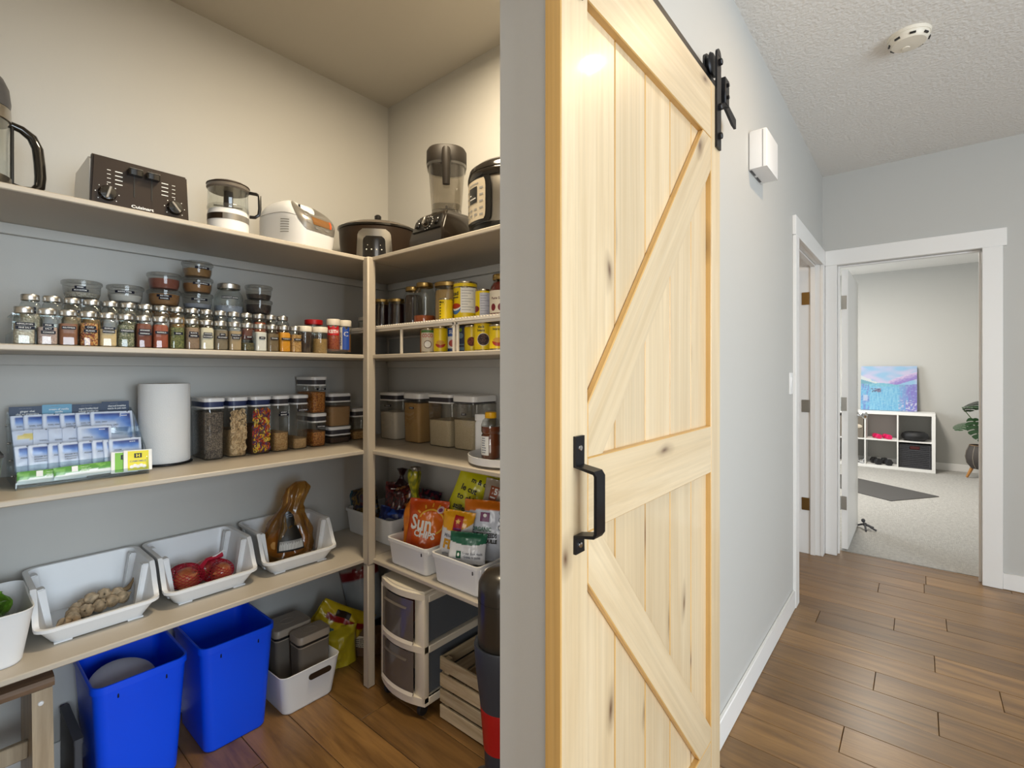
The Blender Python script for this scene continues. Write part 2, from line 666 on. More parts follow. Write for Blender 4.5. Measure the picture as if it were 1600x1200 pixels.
struct('wall_kitchen', boxes([(-3.0, -0.75, -3.5, -3.4, 0, H), (1.85, 4.31, -3.5, -3.4, 0, H), (-0.75, 1.85, -3.5, -3.4, 0, 0.4), (-0.75, 1.85, -3.5, -3.4, 2.5, H)]), M['wall'])

struct('ceiling', boxes([(-3.0, 4.31, -3.5, 0.60, H, H + 0.1)]), M['ceil'])
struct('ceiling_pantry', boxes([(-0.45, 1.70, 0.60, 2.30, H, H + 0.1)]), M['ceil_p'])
struct('ceiling_side_room', boxes([(2.70, 4.25, 0.60, 2.70, H, H + 0.1)]), M['ceil'])
struct('ceiling_exercise_room', boxes([(4.31, 8.82, -1.9, 2.70, H, H + 0.1)]), M['ceil'])

floor = struct('floor', boxes([(-3.0, 4.31, -3.5, 2.7, -0.06, -0.011)]), M['floorgap_seamshade'])
PW = 0.162
rnd = random.Random(5)
FIX = {7: (0.102,), 8: (-0.107,), 5: (-0.052,), 3: (0.148,), 10: (0.193,), 11: (-0.021,), 4: (-0.252,), 2: (-0.054,), 6: (0.421, -0.62)}
for k in range(-30, 15):
    xa, xb = 2.024 + PW * k, 2.024 + PW * (k + 1)
    xa, xb = max(xa, -3.0), min(xb, 4.325)
    if xb - xa < 0.02:
        continue
    yt = 0.54
    if xa >= -0.45 and xb <= 1.594 + PW:
        yt = 2.2
    if xa >= 2.72 and xb <= 4.19:
        yt = 2.6
    cuts = [-3.4, yt]
    for c_ in FIX.get(k, ()):
        cuts.append(c_)
    if k not in FIX:
        y = -3.4 + rnd.uniform(0.3, 1.5)
        while y < yt - 0.3:
            cuts.append(y)
            y += rnd.uniform(0.9, 1.9)
    cuts.sort()
    for ya, yb in zip(cuts[:-1], cuts[1:]):
        g = 0.0009
        mb = MB().box(-(xb - xa) / 2 + g, (xb - xa) / 2 - g, -(yb - ya) / 2 + g, (yb - ya) / 2 - g, -0.012, 0, bev=0.0012)
        part('plank', mb, M['plank'], floor, ((xa + xb) / 2, (ya + yb) / 2, 0))
struct('floor_carpet', boxes([(4.325, 8.715, -1.8, 2.6, -0.06, 0.004)]), M['carpet'])

# baseboards
for nm, b_ in (('baseboard_hall', (0.758, 3.10, YB - 0.014, YB, 0.001, 0.10)), ('baseboard_hall_end', (4.176, 4.19, -3.4, -0.386, 0.001, 0.10)),
               ('baseboard_exercise', (8.70, 8.715, -1.8, 2.6, 0.004, 0.10)), ('baseboard_pantry', (-0.35, 1.594, 2.19, 2.202, 0.001, 0.09)),
               ('baseboard_pantry_right', (1.582, 1.594, 0.665, 2.19, 0.001, 0.09))):
    struct(nm, MB().box(*b_, bev=0.003), M['trim'])

# door casings and jambs
tr = struct('trim_1', boxes([(4.172, 4.19, -0.405, 0.527, 2.083, 2.192)], 0.002), M['trim'])      # header over the end doorway
struct('side_casing', boxes([(4.172, 4.19, -0.388, -0.296, 0.001, 2.083)], 0.002), M['trim'], tr)
struct('side_casing', boxes([(4.172, 4.19, 0.455, 0.527, 0.001, 2.083)], 0.002), M['trim'], tr)
struct('jamb', boxes([(4.1905, 4.315, -0.316, -0.2985, 0.001, 2.10), (4.1905, 4.315, 0.4575, 0.475, 0.001, 2.10), (4.1905, 4.315, -0.2985, 0.4575, 2.0855, 2.10)]), M['trim'], tr)
struct('door_stop', boxes([(4.235, 4.262, -0.296, -0.286, 0.001, 2.083), (4.235, 4.262, 0.445, 0.455, 0.001, 2.083), (4.235, 4.262, -0.286, 0.445, 2.073, 2.083)]), M['trim'], tr)
tr2 = struct('trim_2', boxes([(3.09, 4.172, YB - 0.019, YB, 2.083, 2.192)], 0.002), M['trim'])     # header over the side door
struct('side_casing', boxes([(3.10, 3.19, YB - 0.018, YB, 0.001, 2.083)], 0.002), M['trim'], tr2)
struct('side_casing', boxes([(4.09, 4.171, YB - 0.018, YB, 0.001, 2.083)], 0.002), M['trim'], tr2)
struct('jamb', boxes([(3.17, 3.1875, 0.5455, 0.68, 0.001, 2.10), (4.0925, 4.11, 0.5455, 0.68, 0.001, 2.10), (3.1875, 4.0925, 0.5455, 0.68, 2.0855, 2.10)]), M['trim'], tr2)
struct('door_stop', boxes([(4.08, 4.09, 0.575, 0.605, 0.001, 2.083), (3.19, 3.20, 0.575, 0.605, 0.001, 2.083), (3.20, 4.08, 0.575, 0.605, 2.073, 2.083)]), M['trim'], tr2)
for zc in (1.85, 1.07, 0.36):
    struct('hinge_leaf', MB().box(4.086, 4.091, 0.612, 0.66, zc - 0.045, zc + 0.045, bev=0.001), M['brass'] if zc < 1 or zc > 1.5 else M['nickel'], tr2)
# side door swung into its room
d2 = struct('door_2', MB().box(4.045, 4.08, 0.69, 1.48, 0.012, 2.07, bev=0.002), M['trim'])

# white door of the exercise room, swung open
d1 = struct('door_1', MB().box(4.335, 5.085, 0.404, 0.444, 0.012, 2.072, bev=0.002), M['trim'])
for zc in (1.83, 1.08, 0.35):
    hg = struct('hinge', MB().box(4.333, 4.3365, 0.412, 0.446, zc - 0.05, zc + 0.05, bev=0.001), M['nickel'], d1)
    struct('hinge_knuckle', MB().lathe([(0.007, zc - 0.05), (0.007, zc + 0.05)], 10, 4.327, 0.452), M['nickel'], d1)
mb = MB().lathe([(0.026, 0), (0.026, 0.008), (0.012, 0.012), (0.012, 0.03)], 16)
mb.lathe([(0.012, 0.03), (0.028, 0.042), (0.030, 0.055), (0.024, 0.068), (0.004, 0.074)], 8)
struct('glass_knob', mb.xf(Matrix.Rotation(R(90), 4, 'X')), M['chrome'], d1, (5.02, 0.404, 0.955))

# windows that let the daylight in
for nm, (x0, x1, y, z0, z1) in (('window_1', (5.6, 7.6, 2.65, 0.85, 2.25)), ('window_2', (-0.75, 1.85, -3.45, 0.4, 2.5))):
    f_ = 0.05
    xm = (x0 + x1) / 2
    wn = struct(nm, boxes([(x0, x1, y - 0.03, y + 0.03, z0, z0 + f_), (x0, x1, y - 0.03, y + 0.03, z1 - f_, z1), (x0, x0 + f_, y - 0.03, y + 0.03, z0 + f_, z1 - f_),
                           (x1 - f_, x1, y - 0.03, y + 0.03, z0 + f_, z1 - f_), (xm - 0.025, xm + 0.025, y - 0.03, y + 0.03, z0 + f_, z1 - f_)]), M['trim'])
    for xa, xb in ((x0 + f_, xm - 0.025), (xm + 0.025, x1 - f_)):
        struct('pane', boxes([(xa, xb, y - 0.003, y + 0.003, z0 + f_, z1 - f_)]), M['glass'], wn)


# ================================================================== SLIDING BARN DOOR
def wood_poly(name, poly, ang, y0, y1, parent, bev=0.002):
    """a board cut to a polygon in the XZ plane, grain along the direction ang (from vertical)"""
    cx = sum(p[0] for p in poly) / len(poly)
    cz = sum(p[1] for p in poly) / len(poly)
    ca, sa = math.cos(-ang), math.sin(-ang)
    loc = []
    for x, z in poly:
        x, z = x - cx, z - cz
        loc.append((x * ca + z * sa, -x * sa + z * ca))
    mb = MB().prism(loc, 'Y', y0, y1)
    bmesh.ops.recalc_face_normals(mb.bm, faces=mb.bm.faces)
    bmesh.ops.bevel(mb.bm, geom=list(mb.bm.edges), offset=bev, segments=1, affect='EDGES')
    me = mb.mesh(name, smooth=0)
    me.materials.append(M['pine'])
    me.materials.append(M['pine_edge'])
    for p in me.polygons:
        p.material_index = 0 if p.normal.y < -0.9 else 1
    o = bpy.data.objects.new(name, me)
    COL.objects.link(o)
    o.parent = parent
    o.location = (cx, 0, cz)
    o.rotation_euler = (0, ang, 0)
    return o


X0, X1, SL, SR_ = 0.716, 1.608, 0.806, 1.522
bd = thing('barn_door', 'pale knotty pine sliding barn door with diagonal braces and black handle', 'door', (1.162, 0.485, 0))


def L(poly):
    return [(x - 1.162, z) for x, z in poly]


wood_poly('stile', L([(X0, 0.015), (SL, 0.015), (SL, 2.20), (X0, 2.20)]), 0, 0, 0.036, bd)
wood_poly('stile', L([(SR_, 0.015), (X1, 0.015), (X1, 2.20), (SR_, 2.20)]), 0, 0, 0.036, bd)
wood_poly('top_rail', L([(SL, 2.026), (SR_, 2.026), (SR_, 2.20), (SL, 2.20)]), PI / 2, 0, 0.036, bd)
wood_poly('middle_rail', L([(SL, 1.013), (SR_, 1.013), (SR_, 1.154), (SL, 1.154)]), PI / 2, 0, 0.036, bd)
wood_poly('bottom_rail', L([(SL, 0.015), (SR_, 0.015), (SR_, 0.20), (SL, 0.20)]), PI / 2, 0, 0.036, bd)
wood_poly('brace', L([(SL, 1.154), (0.864, 1.154), (SR_, 1.931), (SR_, 2.026), (1.452, 2.026), (SL, 1.256)]), math.atan2(1, 1.19), 0.0, 0.0155, bd)
wood_poly('brace', L([(SL, 0.915), (1.424, 0.20), (SR_, 0.20), (SR_, 0.242), (0.846, 1.013), (SL, 1.013)]), -math.atan2(1, 1.15), 0.0, 0.0155, bd)
xs = [0.790, 0.944, 1.094, 1.244, 1.396, 1.536]
for z0, z1 in ((1.14, 2.04), (0.19, 1.03)):
    for a_, b_ in zip(xs[:-1], xs[1:]):
        wood_poly('panel_board', L([(a_ + 0.0016, z0), (b_ - 0.0016, z0), (b_ - 0.0016, z1), (a_ + 0.0016, z1)]), 0, 0.016, 0.034, bd)

part('seam_shade_sheet', boxes([(0.80 - 1.162, 1.53 - 1.162, 0.0343, 0.0358, 0.19, 2.04)]), M['floorgap_seamshade'], bd)  # dark sheet added to block the lit wall and stand in for shaded seams
# flat pull handle
hp = MB()
path = []
for x, y, z in ((0, -0.003, 1.20), (0, -0.003, 1.145), (0, -0.042, 1.138), (0, -0.046, 1.132), (0, -0.046, 1.030), (0, -0.042, 1.024), (0, -0.003, 1.017), (0, -0.003, 0.985)):
    path.append((x, y, z))


def strap(path, w_, t_):
    """bent flat bar in the YZ plane"""
    mb = MB()
    P2 = [Vector((p[1], p[2])) for p in path]
    rings = []
    for i, p in enumerate(P2):
        t = (P2[min(i + 1, len(P2) - 1)] - P2[max(i - 1, 0)]).normalized()
        nn = Vector((-t.y, t.x)) * (t_ / 2)
        rings.append([(-w_ / 2, p.x + nn.x, p.y + nn.y), (w_ / 2, p.x + nn.x, p.y + nn.y), (w_ / 2, p.x - nn.x, p.y - nn.y), (-w_ / 2, p.x - nn.x, p.y - nn.y)])
    mb.loft(rings)
    return mb


hd = part('handle', strap(path, 0.030, 0.006), M['iron'], bd, (0.770 - 1.162, 0, 0))
for zc in (1.178, 1.000):
    part('screw', MB().lathe([(0.0055, 0), (0.005, 0.0016), (0.001, 0.0022)], 10).xf(Matrix.Rotation(R(90), 4, 'X')), M['chrome'], hd, (0, -0.0062, zc))
# roller hangers
for xc in (1.577, 0.765):
    hg = part('roller_hanger', strap([(0, -0.004, 2.012), (0, -0.004, 2.30)], 0.040, 0.006), M['iron'], bd, (xc - 1.162, 0, 0))
    part('hanger_cap', MB().prism([(0.020 * math.cos(R(a)), 2.30 + 0.020 * math.sin(R(a))) for a in range(0, 181, 15)], 'Y', -0.0075, -0.001), M['iron'], hg)
    part('wheel', MB().lathe([(0.004, -0.011), (0.034, -0.011), (0.038, -0.006), (0.024, -0.004), (0.024, 0.004), (0.038, 0.006), (0.034, 0.011), (0.004, 0.011)], 24).xf(Matrix.Rotation(R(90), 4, 'X')), M['iron'], hg, (0, 0.020, 2.279))
    part('back_strap', MB().prism([(0.020 * math.cos(R(a)), 2.30 + 0.020 * math.sin(R(a))) for a in range(0, 181, 15)] + [(-0.02, 2.24), (0.02, 2.24)], 'Y', 0.032, 0.037), M['iron'], hg)
    for zc in (2.279, 2.14, 2.05):
        part('bolt', MB().lathe([(0.010, 0), (0.010, 0.008), (0.008, 0.010)], 6).xf(Matrix.Rotation(R(90), 4, 'X')), M['iron'], hg, (0, -0.007, zc))
tk = thing('barn_door_track', 'black iron flat track rail of the sliding barn door on the hall wall', 'rail', (0.62, 0.508, 2.235))
part('rail_bar', MB().box(-1.1, 1.08, -0.003, 0.003, -0.019, 0.019, bev=0.001), M['iron'], tk)
for xo in (-0.95, -0.35, 0.25, 0.80):
    part('spacer', MB().lathe([(0.012, 0), (0.012, 0.036)], 12).xf(Matrix.Rotation(R(-90), 4, 'X')), M['iron'], tk, (xo, 0.002, 0))
sp = part('end_stop', MB().box(1.055, 1.098, -0.020, 0.024, -0.035, 0.052, bev=0.002), M['iron'], tk)
part('stop_tab', MB().prism([(1.07, 0.0), (1.10, -0.012), (1.205, -0.030), (1.205, -0.062), (1.17, -0.060), (1.07, -0.032)], 'Y', -0.012, -0.004), M['iron'], tk)
for zc in (0.03, -0.01):
    part('bolt', MB().lathe([(0.006, 0), (0.006, 0.006)], 6).xf(Matrix.Rotation(R(90), 4, 'X')), M['iron'], tk, (1.076, -0.020, zc))

# door chime, switch, smoke detector
ch = thing('door_chime', 'white plastic door chime box mounted high on the hall wall', 'chime', (2.28, YB, 2.155))
part('cover', MB().rrl([(0.0, 0.200, 0.068, 0.004), (0.152, 0.200, 0.068, 0.004), (0.157, 0.194, 0.062, 0.006)], 3, cy=-0.036), M['white'], ch)
part('vent_slot', boxes([(-0.085, -0.02, -0.010, -0.004, -0.002, 0.003), (0.01, 0.075, -0.010, -0.004, -0.002, 0.003)]), M['black'], ch)
part('seam', boxes([(-0.101, 0.101, -0.056, -0.054, 0.0005, 0.152)]), M['grey'], ch)
sw = thing('light_switch', 'white light switch plate beside the side door casing', 'switch', (3.035, YB, 1.255))
part('plate', MB().rrl([(-0.058, 0.072, 0.007, 0.002), (0.058, 0.072, 0.007, 0.002)], 2, cy=-0.0035), M['white'], sw)
part('rocker', MB().prism([(-0.007, -0.033), (-0.012, 0.033), (-0.006, 0.033), (-0.006, -0.033)], 'X', -0.017, 0.017), M['white'], sw)
sd = thing('smoke_detector', 'round off-white smoke detector on the textured hall ceiling', 'detector', (2.66, 0.035, H))
part('base', MB().lathe([(0.072, -0.012), (0.075, 0)], 32), M['cream'], sd)
part('cover', MB().lathe([(0.028, -0.040), (0.058, -0.037), (0.068, -0.026), (0.070, -0.012)], 32), M['cream'], sd)
part('test_button', MB().lathe([(0.013, -0.043), (0.014, -0.040)], 16, 0.018, 0.01), M['cream'], sd)
for k in range(8):
    a = 2 * PI * k / 8 + 0.2
    part('vent_slot', boxes([(0.064, 0.070, -0.010, 0.010, -0.031, -0.024)]).xf(Matrix.Rotation(a, 4, 'Z')), M['black'], sd)


# ================================================================== BUILT-IN SHELVING
Z1, Z2, Z3, Z4 = 1.800, 1.390, 0.989, 0.535      # shelf tops
T = 0.017
FY, FX_ = 1.785, 1.195                            # front edges of the two runs
pv = thing('corner_shelving', 'taupe painted built-in corner shelving with four tiers and a square post', 'shelving', (1.20, 1.79, 0))


def P_(b, bev=0.002):
    x0, x1, y0, y1, z0, z1 = b
    return MB().box(x0 - 1.20, x1 - 1.20, y0 - 1.79, y1 - 1.79, z0, z1, bev=bev)


for z in (Z1, Z2, Z3, Z4):
    part('shelf_board', P_((-0.348, 1.592, FY, 2.188 if z < 0.1 else 2.200, z - T, z), 0.003), M['shelf'], pv)
    part('shelf_board', P_((FX_, 1.592, 0.667, FY - 0.0005, z - T, z), 0.003), M['shelf'], pv)
    part('wall_cleat', P_((-0.348, 1.57, 2.180, 2.201, z - T - 0.034, z - T), 0.002), M['wall'], pv)
    part('wall_cleat', P_((1.572, 1.593, 0.667, 2.18, z - T - 0.034, z - T), 0.002), M['wall'], pv)
part('post', P_((1.171, 1.211, 1.756, 1.796, 0.512, Z1 - 0.002), 0.005), M['shelf'], pv)
part('post_foot', P_((1.173, 1.209, 1.758, 1.794, 0.0, 0.512), 0.004), M['shelf'], pv)

# ================================================================== TOP SHELF: APPLIANCES
Z1 += 0.0009
# kettle / glass carafe
k = thing('glass_kettle', 'clear glass kettle with black loop handle at the left end of the top shelf', 'kettle', (0.083, 1.985, Z1), R(4))
part('base', MB().lathe([(0.078, 0), (0.082, 0.006), (0.082, 0.022), (0.074, 0.028)], 32), M['black'], k)
part('heater_band', MB().lathe([(0.070, 0.028), (0.072, 0.034), (0.072, 0.060), (0.0695, 0.062)], 32), M['steel'], k)
part('glass_body', MB().lathe([(0.0695, 0.062), (0.0695, 0.20), (0.067, 0.222)], 32, c0=False, c1=False), M['glass'], k)
part('collar', MB().lathe([(0.069, 0.215), (0.0715, 0.218), (0.0705, 0.252), (0.067, 0.254)], 32), M['steel'], k)
part('lid', MB().lathe([(0.0695, 0.254), (0.071, 0.27), (0.067, 0.31), (0.056, 0.336), (0.035, 0.352), (0.004, 0.357)], 32), M['darkgrey'], k)
hp = [(0.066, 0, 0.222), (0.092, 0, 0.216), (0.114, 0, 0.200), (0.126, 0, 0.172), (0.130, 0, 0.130), (0.132, 0, 0.090), (0.130, 0, 0.062), (0.117, 0, 0.046), (0.092, 0, 0.044), (0.070, 0, 0.050)]
part('handle', MB().tube(hp, [0.010, 0.0115, 0.013, 0.0135, 0.0135, 0.0135, 0.013, 0.012, 0.010, 0.009], 10), M['blackgloss'], k)
part('handle_strip', boxes([(0.0685, 0.076, -0.007, 0.007, 0.048, 0.226)], 0.002), M['black'], k)
part('spout', MB().loft([[(-0.066, -0.018, 0.236), (-0.066, 0.018, 0.236), (-0.066, 0.012, 0.252), (-0.066, -0.012, 0.252)], [(-0.095, -0.006, 0.249), (-0.095, 0.006, 0.249), (-0.093, 0.004, 0.253), (-0.093, -0.004, 0.253)]]), M['steel'], k)

# toaster
t = thing('toaster', 'four slice toaster with dark front panel, two levers and grey steel sides', 'toaster', (0.4335, 1.995, Z1))
part('body', MB().prism([(-0.110, 0.010), (0.118, 0.010), (0.118, 0.112), (0.096, 0.158), (-0.094, 0.160), (-0.110, 0.150)], 'X', -0.126, 0.126), M['steel'], t)
fp = MB().prism([(-0.128, 0.008), (-0.121, 0.163), (0.121, 0.163), (0.128, 0.008)], 'Y', -0.122, -0.110)
bmesh.ops.bevel(fp.bm, geom=list(fp.bm.edges), offset=0.004, segments=2, affect='EDGES')
fpo = part('front_panel', fp, M['dkbrown'], t)
part('top_trim', MB().prism([(-0.118, 0.155), (-0.108, 0.167), (-0.09, 0.167), (-0.09, 0.158)], 'X', -0.120, 0.120), M['dkbrown'], t)
for x, y in ((-0.095, -0.085), (0.095, -0.085), (-0.095, 0.085), (0.095, 0.085)):
    part('foot', boxes([(-0.015, 0.015, -0.015, 0.015, 0, 0.012)]), M['black'], t, (x, y, 0))
for x in (-0.075, -0.028, 0.028, 0.075):
    part('bread_slot', boxes([(x - 0.014, x + 0.014, -0.07, 0.075, 0.1585, 0.1612)]), M['black'], t)
for x in (-0.021, 0.024):
    part('lever_slot', boxes([(x - 0.0016, x + 0.0016, -0.1232, -0.121, 0.060, 0.155)]), M['black'], t)
    lv = part('lever', MB().rrl([(-0.0095, 0.036, 0.024, 0.006), (0.006, 0.038, 0.027, 0.007), (0.0095, 0.034, 0.022, 0.006)], 3), M['blackgloss'], t, (x, -0.134, 0.132))
    part('lever_cap', boxes([(-0.017, 0.017, -0.0135, -0.004, 0.0078, 0.0100)], 0.001), M['silverplastic'], lv)
for x, a in ((-0.0865, 15), (0.086, -38)):
    dl = part('dial', MB().lathe([(0.0225, 0), (0.0225, 0.004), (0.019, 0.014), (0.004, 0.0155)], 24).xf(Matrix.Rotation(R(90), 4, 'X')), M['blackgloss'], t, (x, -0.1215, 0.053))
    part('pointer', boxes([(-0.0035, 0.0035, -0.0225, -0.008, -0.018, 0.019)], 0.0015), M['silverplastic'], dl, rot=(0, R(a), 0))
    mk = MB()
    for q in range(7):
        an = R(-130 + 260 * q / 6)
        cx, cz = 0.028 * math.sin(an), 0.028 * math.cos(an)
        mk.box(cx - 0.0012, cx + 0.0012, -0.0008, 0.0, cz - 0.0012, cz + 0.0012)
    part('dial_marks', mk, M['print_w'], dl)
for sx in (-1, 1):
    mk = MB()
    for q in range(4):
        mk.box(sx * 0.059 - 0.009, sx * 0.059 + 0.009, -0.1228, -0.1215, 0.086 + q * 0.0125, 0.0884 + q * 0.0125)
        mk.box(sx * 0.083 - 0.0045, sx * 0.083 + 0.0045, -0.1228, -0.1215, 0.0865 + q * 0.0125, 0.088 + q * 0.0125)
    part('button_print', mk, M['print_w'], t)
text('Cuisinart', 0.0125, M['print_w'], t, (0.0, -0.1227, 0.030), bold=0.0003, sx=1.25)

# mini food processor
q = thing('food_processor', 'small food processor with white base, clear bowl and dark lid on the top shelf', 'food processor', (0.702, 1.93, Z1), R(-20))
part('base', MB().lathe([(0.060, 0), (0.066, 0.004), (0.066, 0.082), (0.062, 0.096)], 32), M['white'], q)
part('band', MB().lathe([(0.0668, 0.056), (0.0668, 0.078)], 32, c0=False, c1=False), M['silverplastic'], q)
part('band_plate', MB().grid(lambda u, v: (0.0674 * math.cos(R(200 + 55 * u)), 0.0674 * math.sin(R(200 + 55 * u)), 0.057 + 0.020 * v), 8, 1), M['dkbrown'], q)
part('bowl', MB().lathe([(0.062, 0.096), (0.0645, 0.102), (0.0645, 0.176)], 32, c0=False, c1=False), M['glass'], q)
part('bowl_rim', MB().lathe([(0.0655, 0.096), (0.067, 0.100), (0.067, 0.108), (0.0655, 0.112)], 32, c0=False, c1=False), M['plastic_clear'], q)
part('spindle', MB().lathe([(0.019, 0.098), (0.016, 0.104), (0.0145, 0.175)], 16), M['dkbrown'], q)
part('blade', boxes([(-0.045, 0.045, -0.008, 0.008, 0.116, 0.118)]), M['steel'], q)
part('lid', MB().lathe([(0.064, 0.170), (0.069, 0.176), (0.068, 0.190), (0.056, 0.198), (0.004, 0.200)], 32), M['smoke'], q)
part('lid_rim', MB().tube([(0.067 * math.cos(2 * PI * i / 32), 0.067 * math.sin(2 * PI * i / 32), 0.189) for i in range(32)], 0.003, 6, closed=True), M['dkbrown'], q)
hp = [(0.066, -0.01, 0.176), (0.090, -0.014, 0.174), (0.100, -0.016, 0.168), (0.101, -0.016, 0.120), (0.098, -0.016, 0.098), (0.086, -0.014, 0.088), (0.068, -0.01, 0.088)]
part('handle', MB().tube(hp, 0.0062, 8), M['black'], q)

# rice cooker
RC = thing('rice_cooker', 'white rounded rice cooker with grey control panel and amber display', 'rice cooker', (0.975, 1.968, Z1), R(14))


def rc_pt(u, v):
    """u around, v up: a soft loaf, low at the front (-Y), tall at the back"""
    a = 2 * PI * u
    e = 0.62
    c, s = math.cos(a), math.sin(a)
    x = 0.108 * math.copysign(abs(c) ** e, c)
    y = 0.138 * math.copysign(abs(s) ** e, s)
    ht = 0.205 - 0.055 * max(0.0, -y / 0.138) ** 2.0
    b = v
    if b < 0.62:
        k_ = 0.95 + 0.05 * math.sin(min(1, b / 0.62 * 1.4) * PI / 2)
        z = ht * 0.60 * b / 0.62
    else:
        f = (b - 0.62) / 0.38
        k_ = math.cos(f * PI / 2 * 0.995) ** 0.62
        z = ht * (0.60 + 0.40 * math.sin(f * PI / 2))
    yy = y * k_ - 0.012 * (b if y < 0 else 0)
    return (x * k_, yy, z + 0.004)


def rc_off(p, d):
    c = Vector((0, 0, 0.09))
    v = Vector(p) - c
    return tuple(c + v * (1 + d / v.length))


body = MB()
body.grid(rc_pt, 72, 30, wrap=True)
body.bm.faces.ensure_lookup_table()
part('body', body, M['binwhite'], RC)
pn = MB()


def rc_panel(uu, vv, d=0.0014):
    # front sits at u = 0.75; the panel widens towards the top
    half = 0.075 + 0.15 * vv ** 0.9
    u = 0.75 + (uu - 0.5) * 2 * half
    v = 0.44 + 0.50 * vv
    return rc_off(rc_pt(u % 1.0, v), d)


pn.grid(rc_panel, 28, 16)
part('control_panel', pn, M['silverplastic'], RC)
lp = MB().grid(lambda a, b: rc_panel(0.36 + 0.28 * a, 0.34 + 0.26 * b, 0.0026), 8, 6)
part('display', lp, pbr('amber_display', (128, 88, 46), 0.3), RC)
lp = MB().grid(lambda a, b: rc_panel(0.595 + 0.045 * a, 0.34 + 0.26 * b, 0.0032), 3, 6)
part('display_key', lp, pbr('orange_key', (206, 84, 34), 0.35), RC)
for a0, b0 in ((0.22, 0.35), (0.22, 0.55), (0.38, 0.14), (0.52, 0.14), (0.68, 0.35), (0.68, 0.55), (0.3, 0.72)):
    part('button', MB().grid(lambda a, b: rc_panel(a0 + 0.07 * a, b0 + 0.085 * b, 0.003), 3, 3), M['grey'], RC)
for k_ in range(6):
    part('rating_print', MB().grid(lambda a, b: rc_off(rc_pt(0.515 + 0.045 * a, 0.29 + 0.05 * k_ + 0.018 * b), 0.0012), 3, 1), M['grey'], RC)
part('lid_seam', MB().tube([rc_off(rc_pt(i / 64, 0.66), 0.0002) for i in range(64)], 0.0009, 4, closed=True), M['grey'], RC)
part('base', MB().rrl([(0.0, 0.17, 0.22, 0.06), (0.008, 0.19, 0.24, 0.07)], 6), M['grey'], RC)

# slow cooker in the corner: its front looks out diagonally
sc = thing('slow_cooker', 'dark oval slow cooker with steel framed control panel in the shelf corner', 'slow cooker', (1.365, 1.965, Z1), R(-42))
part('body', MB().lathe([(0.135, 0.008), (0.150, 0.014), (0.163, 0.11), (0.166, 0.172), (0.160, 0.176)], 40, sx=1.06, sy=0.80), M['dkbrown'], sc)
part('rim', MB().lathe([(0.164, 0.172), (0.172, 0.176), (0.172, 0.184), (0.162, 0.187)], 40, sx=1.06, sy=0.80), M['blackgloss'], sc)
part('lid', MB().lathe([(0.160, 0.187), (0.150, 0.196), (0.115, 0.209), (0.06, 0.218), (0.004, 0.221)], 40, sx=1.06, sy=0.80), M['smoke'], sc)
part('lid_knob', MB().lathe([(0.009, 0.221), (0.008, 0.230), (0.015, 0.236), (0.016, 0.250), (0.010, 0.256), (0.001, 0.257)], 16), M['black'], sc)
for x, y in ((-0.08, -0.05), (0.08, -0.05), (-0.08, 0.05), (0.08, 0.05)):
    part('foot', boxes([(-0.01, 0.01, -0.01, 0.01, 0, 0.012)]), M['black'], sc, (x, y, 0))


def sc_front(x, z, d=0.0):
    rad = 0.150 + 0.013 * min(1, z / 0.11) + 0.003 * max(0, (z - 0.11) / 0.06)
    y = -0.80 * rad * math.sqrt(max(0.0, 1 - (x / (1.06 * rad)) ** 2))
    return (x, y - d, z)


def sc_patch(w0, w1, z0, z1, d, r=0.3):
    def fn(a, b):
        ww = w0 + (w1 - w0) * b
        e = 1.0 if b < 0.8 else math.sqrt(max(0, 1 - ((b - 0.8) / 0.2) ** 2 * 0.5))
        return sc_front((a - 0.5) * ww * e, z0 + (z1 - z0) * b, d)
    mb = MB()
    mb.grid(fn, 14, 10)
    return mb


part('panel_frame', sc_patch(0.160, 0.142, 0.03, 0.155, 0.004), M['steel'], sc)
cp = part('control_panel', sc_patch(0.104, 0.096, 0.024, 0.122, 0.0062), M['blackgloss'], sc)
mk = MB()
for i in range(4):
    mk.add(MB().ball(sc_front(-0.033 + 0.022 * i, 0.063, 0.0066), 0.003, 0.001, 0.003, 8, 4))
for i in (-1, 1):
    mk.add(MB().ball(sc_front(0.028 * i, 0.082, 0.0066), 0.0016, 0.001, 0.0016, 8, 4))
part('panel_marks', mk, M['print_w'], cp)

# blender, front towards the doorway
bl = thing('blender', 'tall blender with dark lid, clear jar and black base with dial', 'blender', (1.332, 1.452, Z1), R(-90))
M['warmblack'] = pbr('warm_black_gloss', (32, 26, 20), 0.22, coat=0.2)
bb = MB().loft([[(-0.097, -0.112, 0.0), (0.097, -0.112, 0.0), (0.097, 0.105, 0.0), (-0.097, 0.105, 0.0)], [(-0.100, -0.114, 0.02), (0.100, -0.114, 0.02), (0.100, 0.106, 0.02), (-0.100, 0.106, 0.02)],
                [(-0.094, -0.108, 0.055), (0.094, -0.108, 0.055), (0.094, 0.098, 0.055), (-0.094, 0.098, 0.055)],
                [(-0.084, -0.080, 0.122), (0.084, -0.080, 0.122), (0.080, 0.075, 0.128), (-0.080, 0.075, 0.128)], [(-0.066, -0.060, 0.140), (0.066, -0.060, 0.140), (0.064, 0.06, 0.144), (-0.064, 0.06, 0.144)]])
bmesh.ops.recalc_face_normals(bb.bm, faces=bb.bm.faces)
bmesh.ops.bevel(bb.bm, geom=list(bb.bm.edges), offset=0.006, segments=2, affect='EDGES')
part('motor_base', bb, M['warmblack'], bl)
fpm = Matrix.Translation((0, -0.0965, 0.088)) @ Matrix.Rotation(R(-22), 4, 'X')
pl = part('front_plate', MB().rrl([(-0.030, 0.160, 0.006, 0.002), (0.030, 0.145, 0.006, 0.002)], 2).xf(fpm), M['black'], bl)
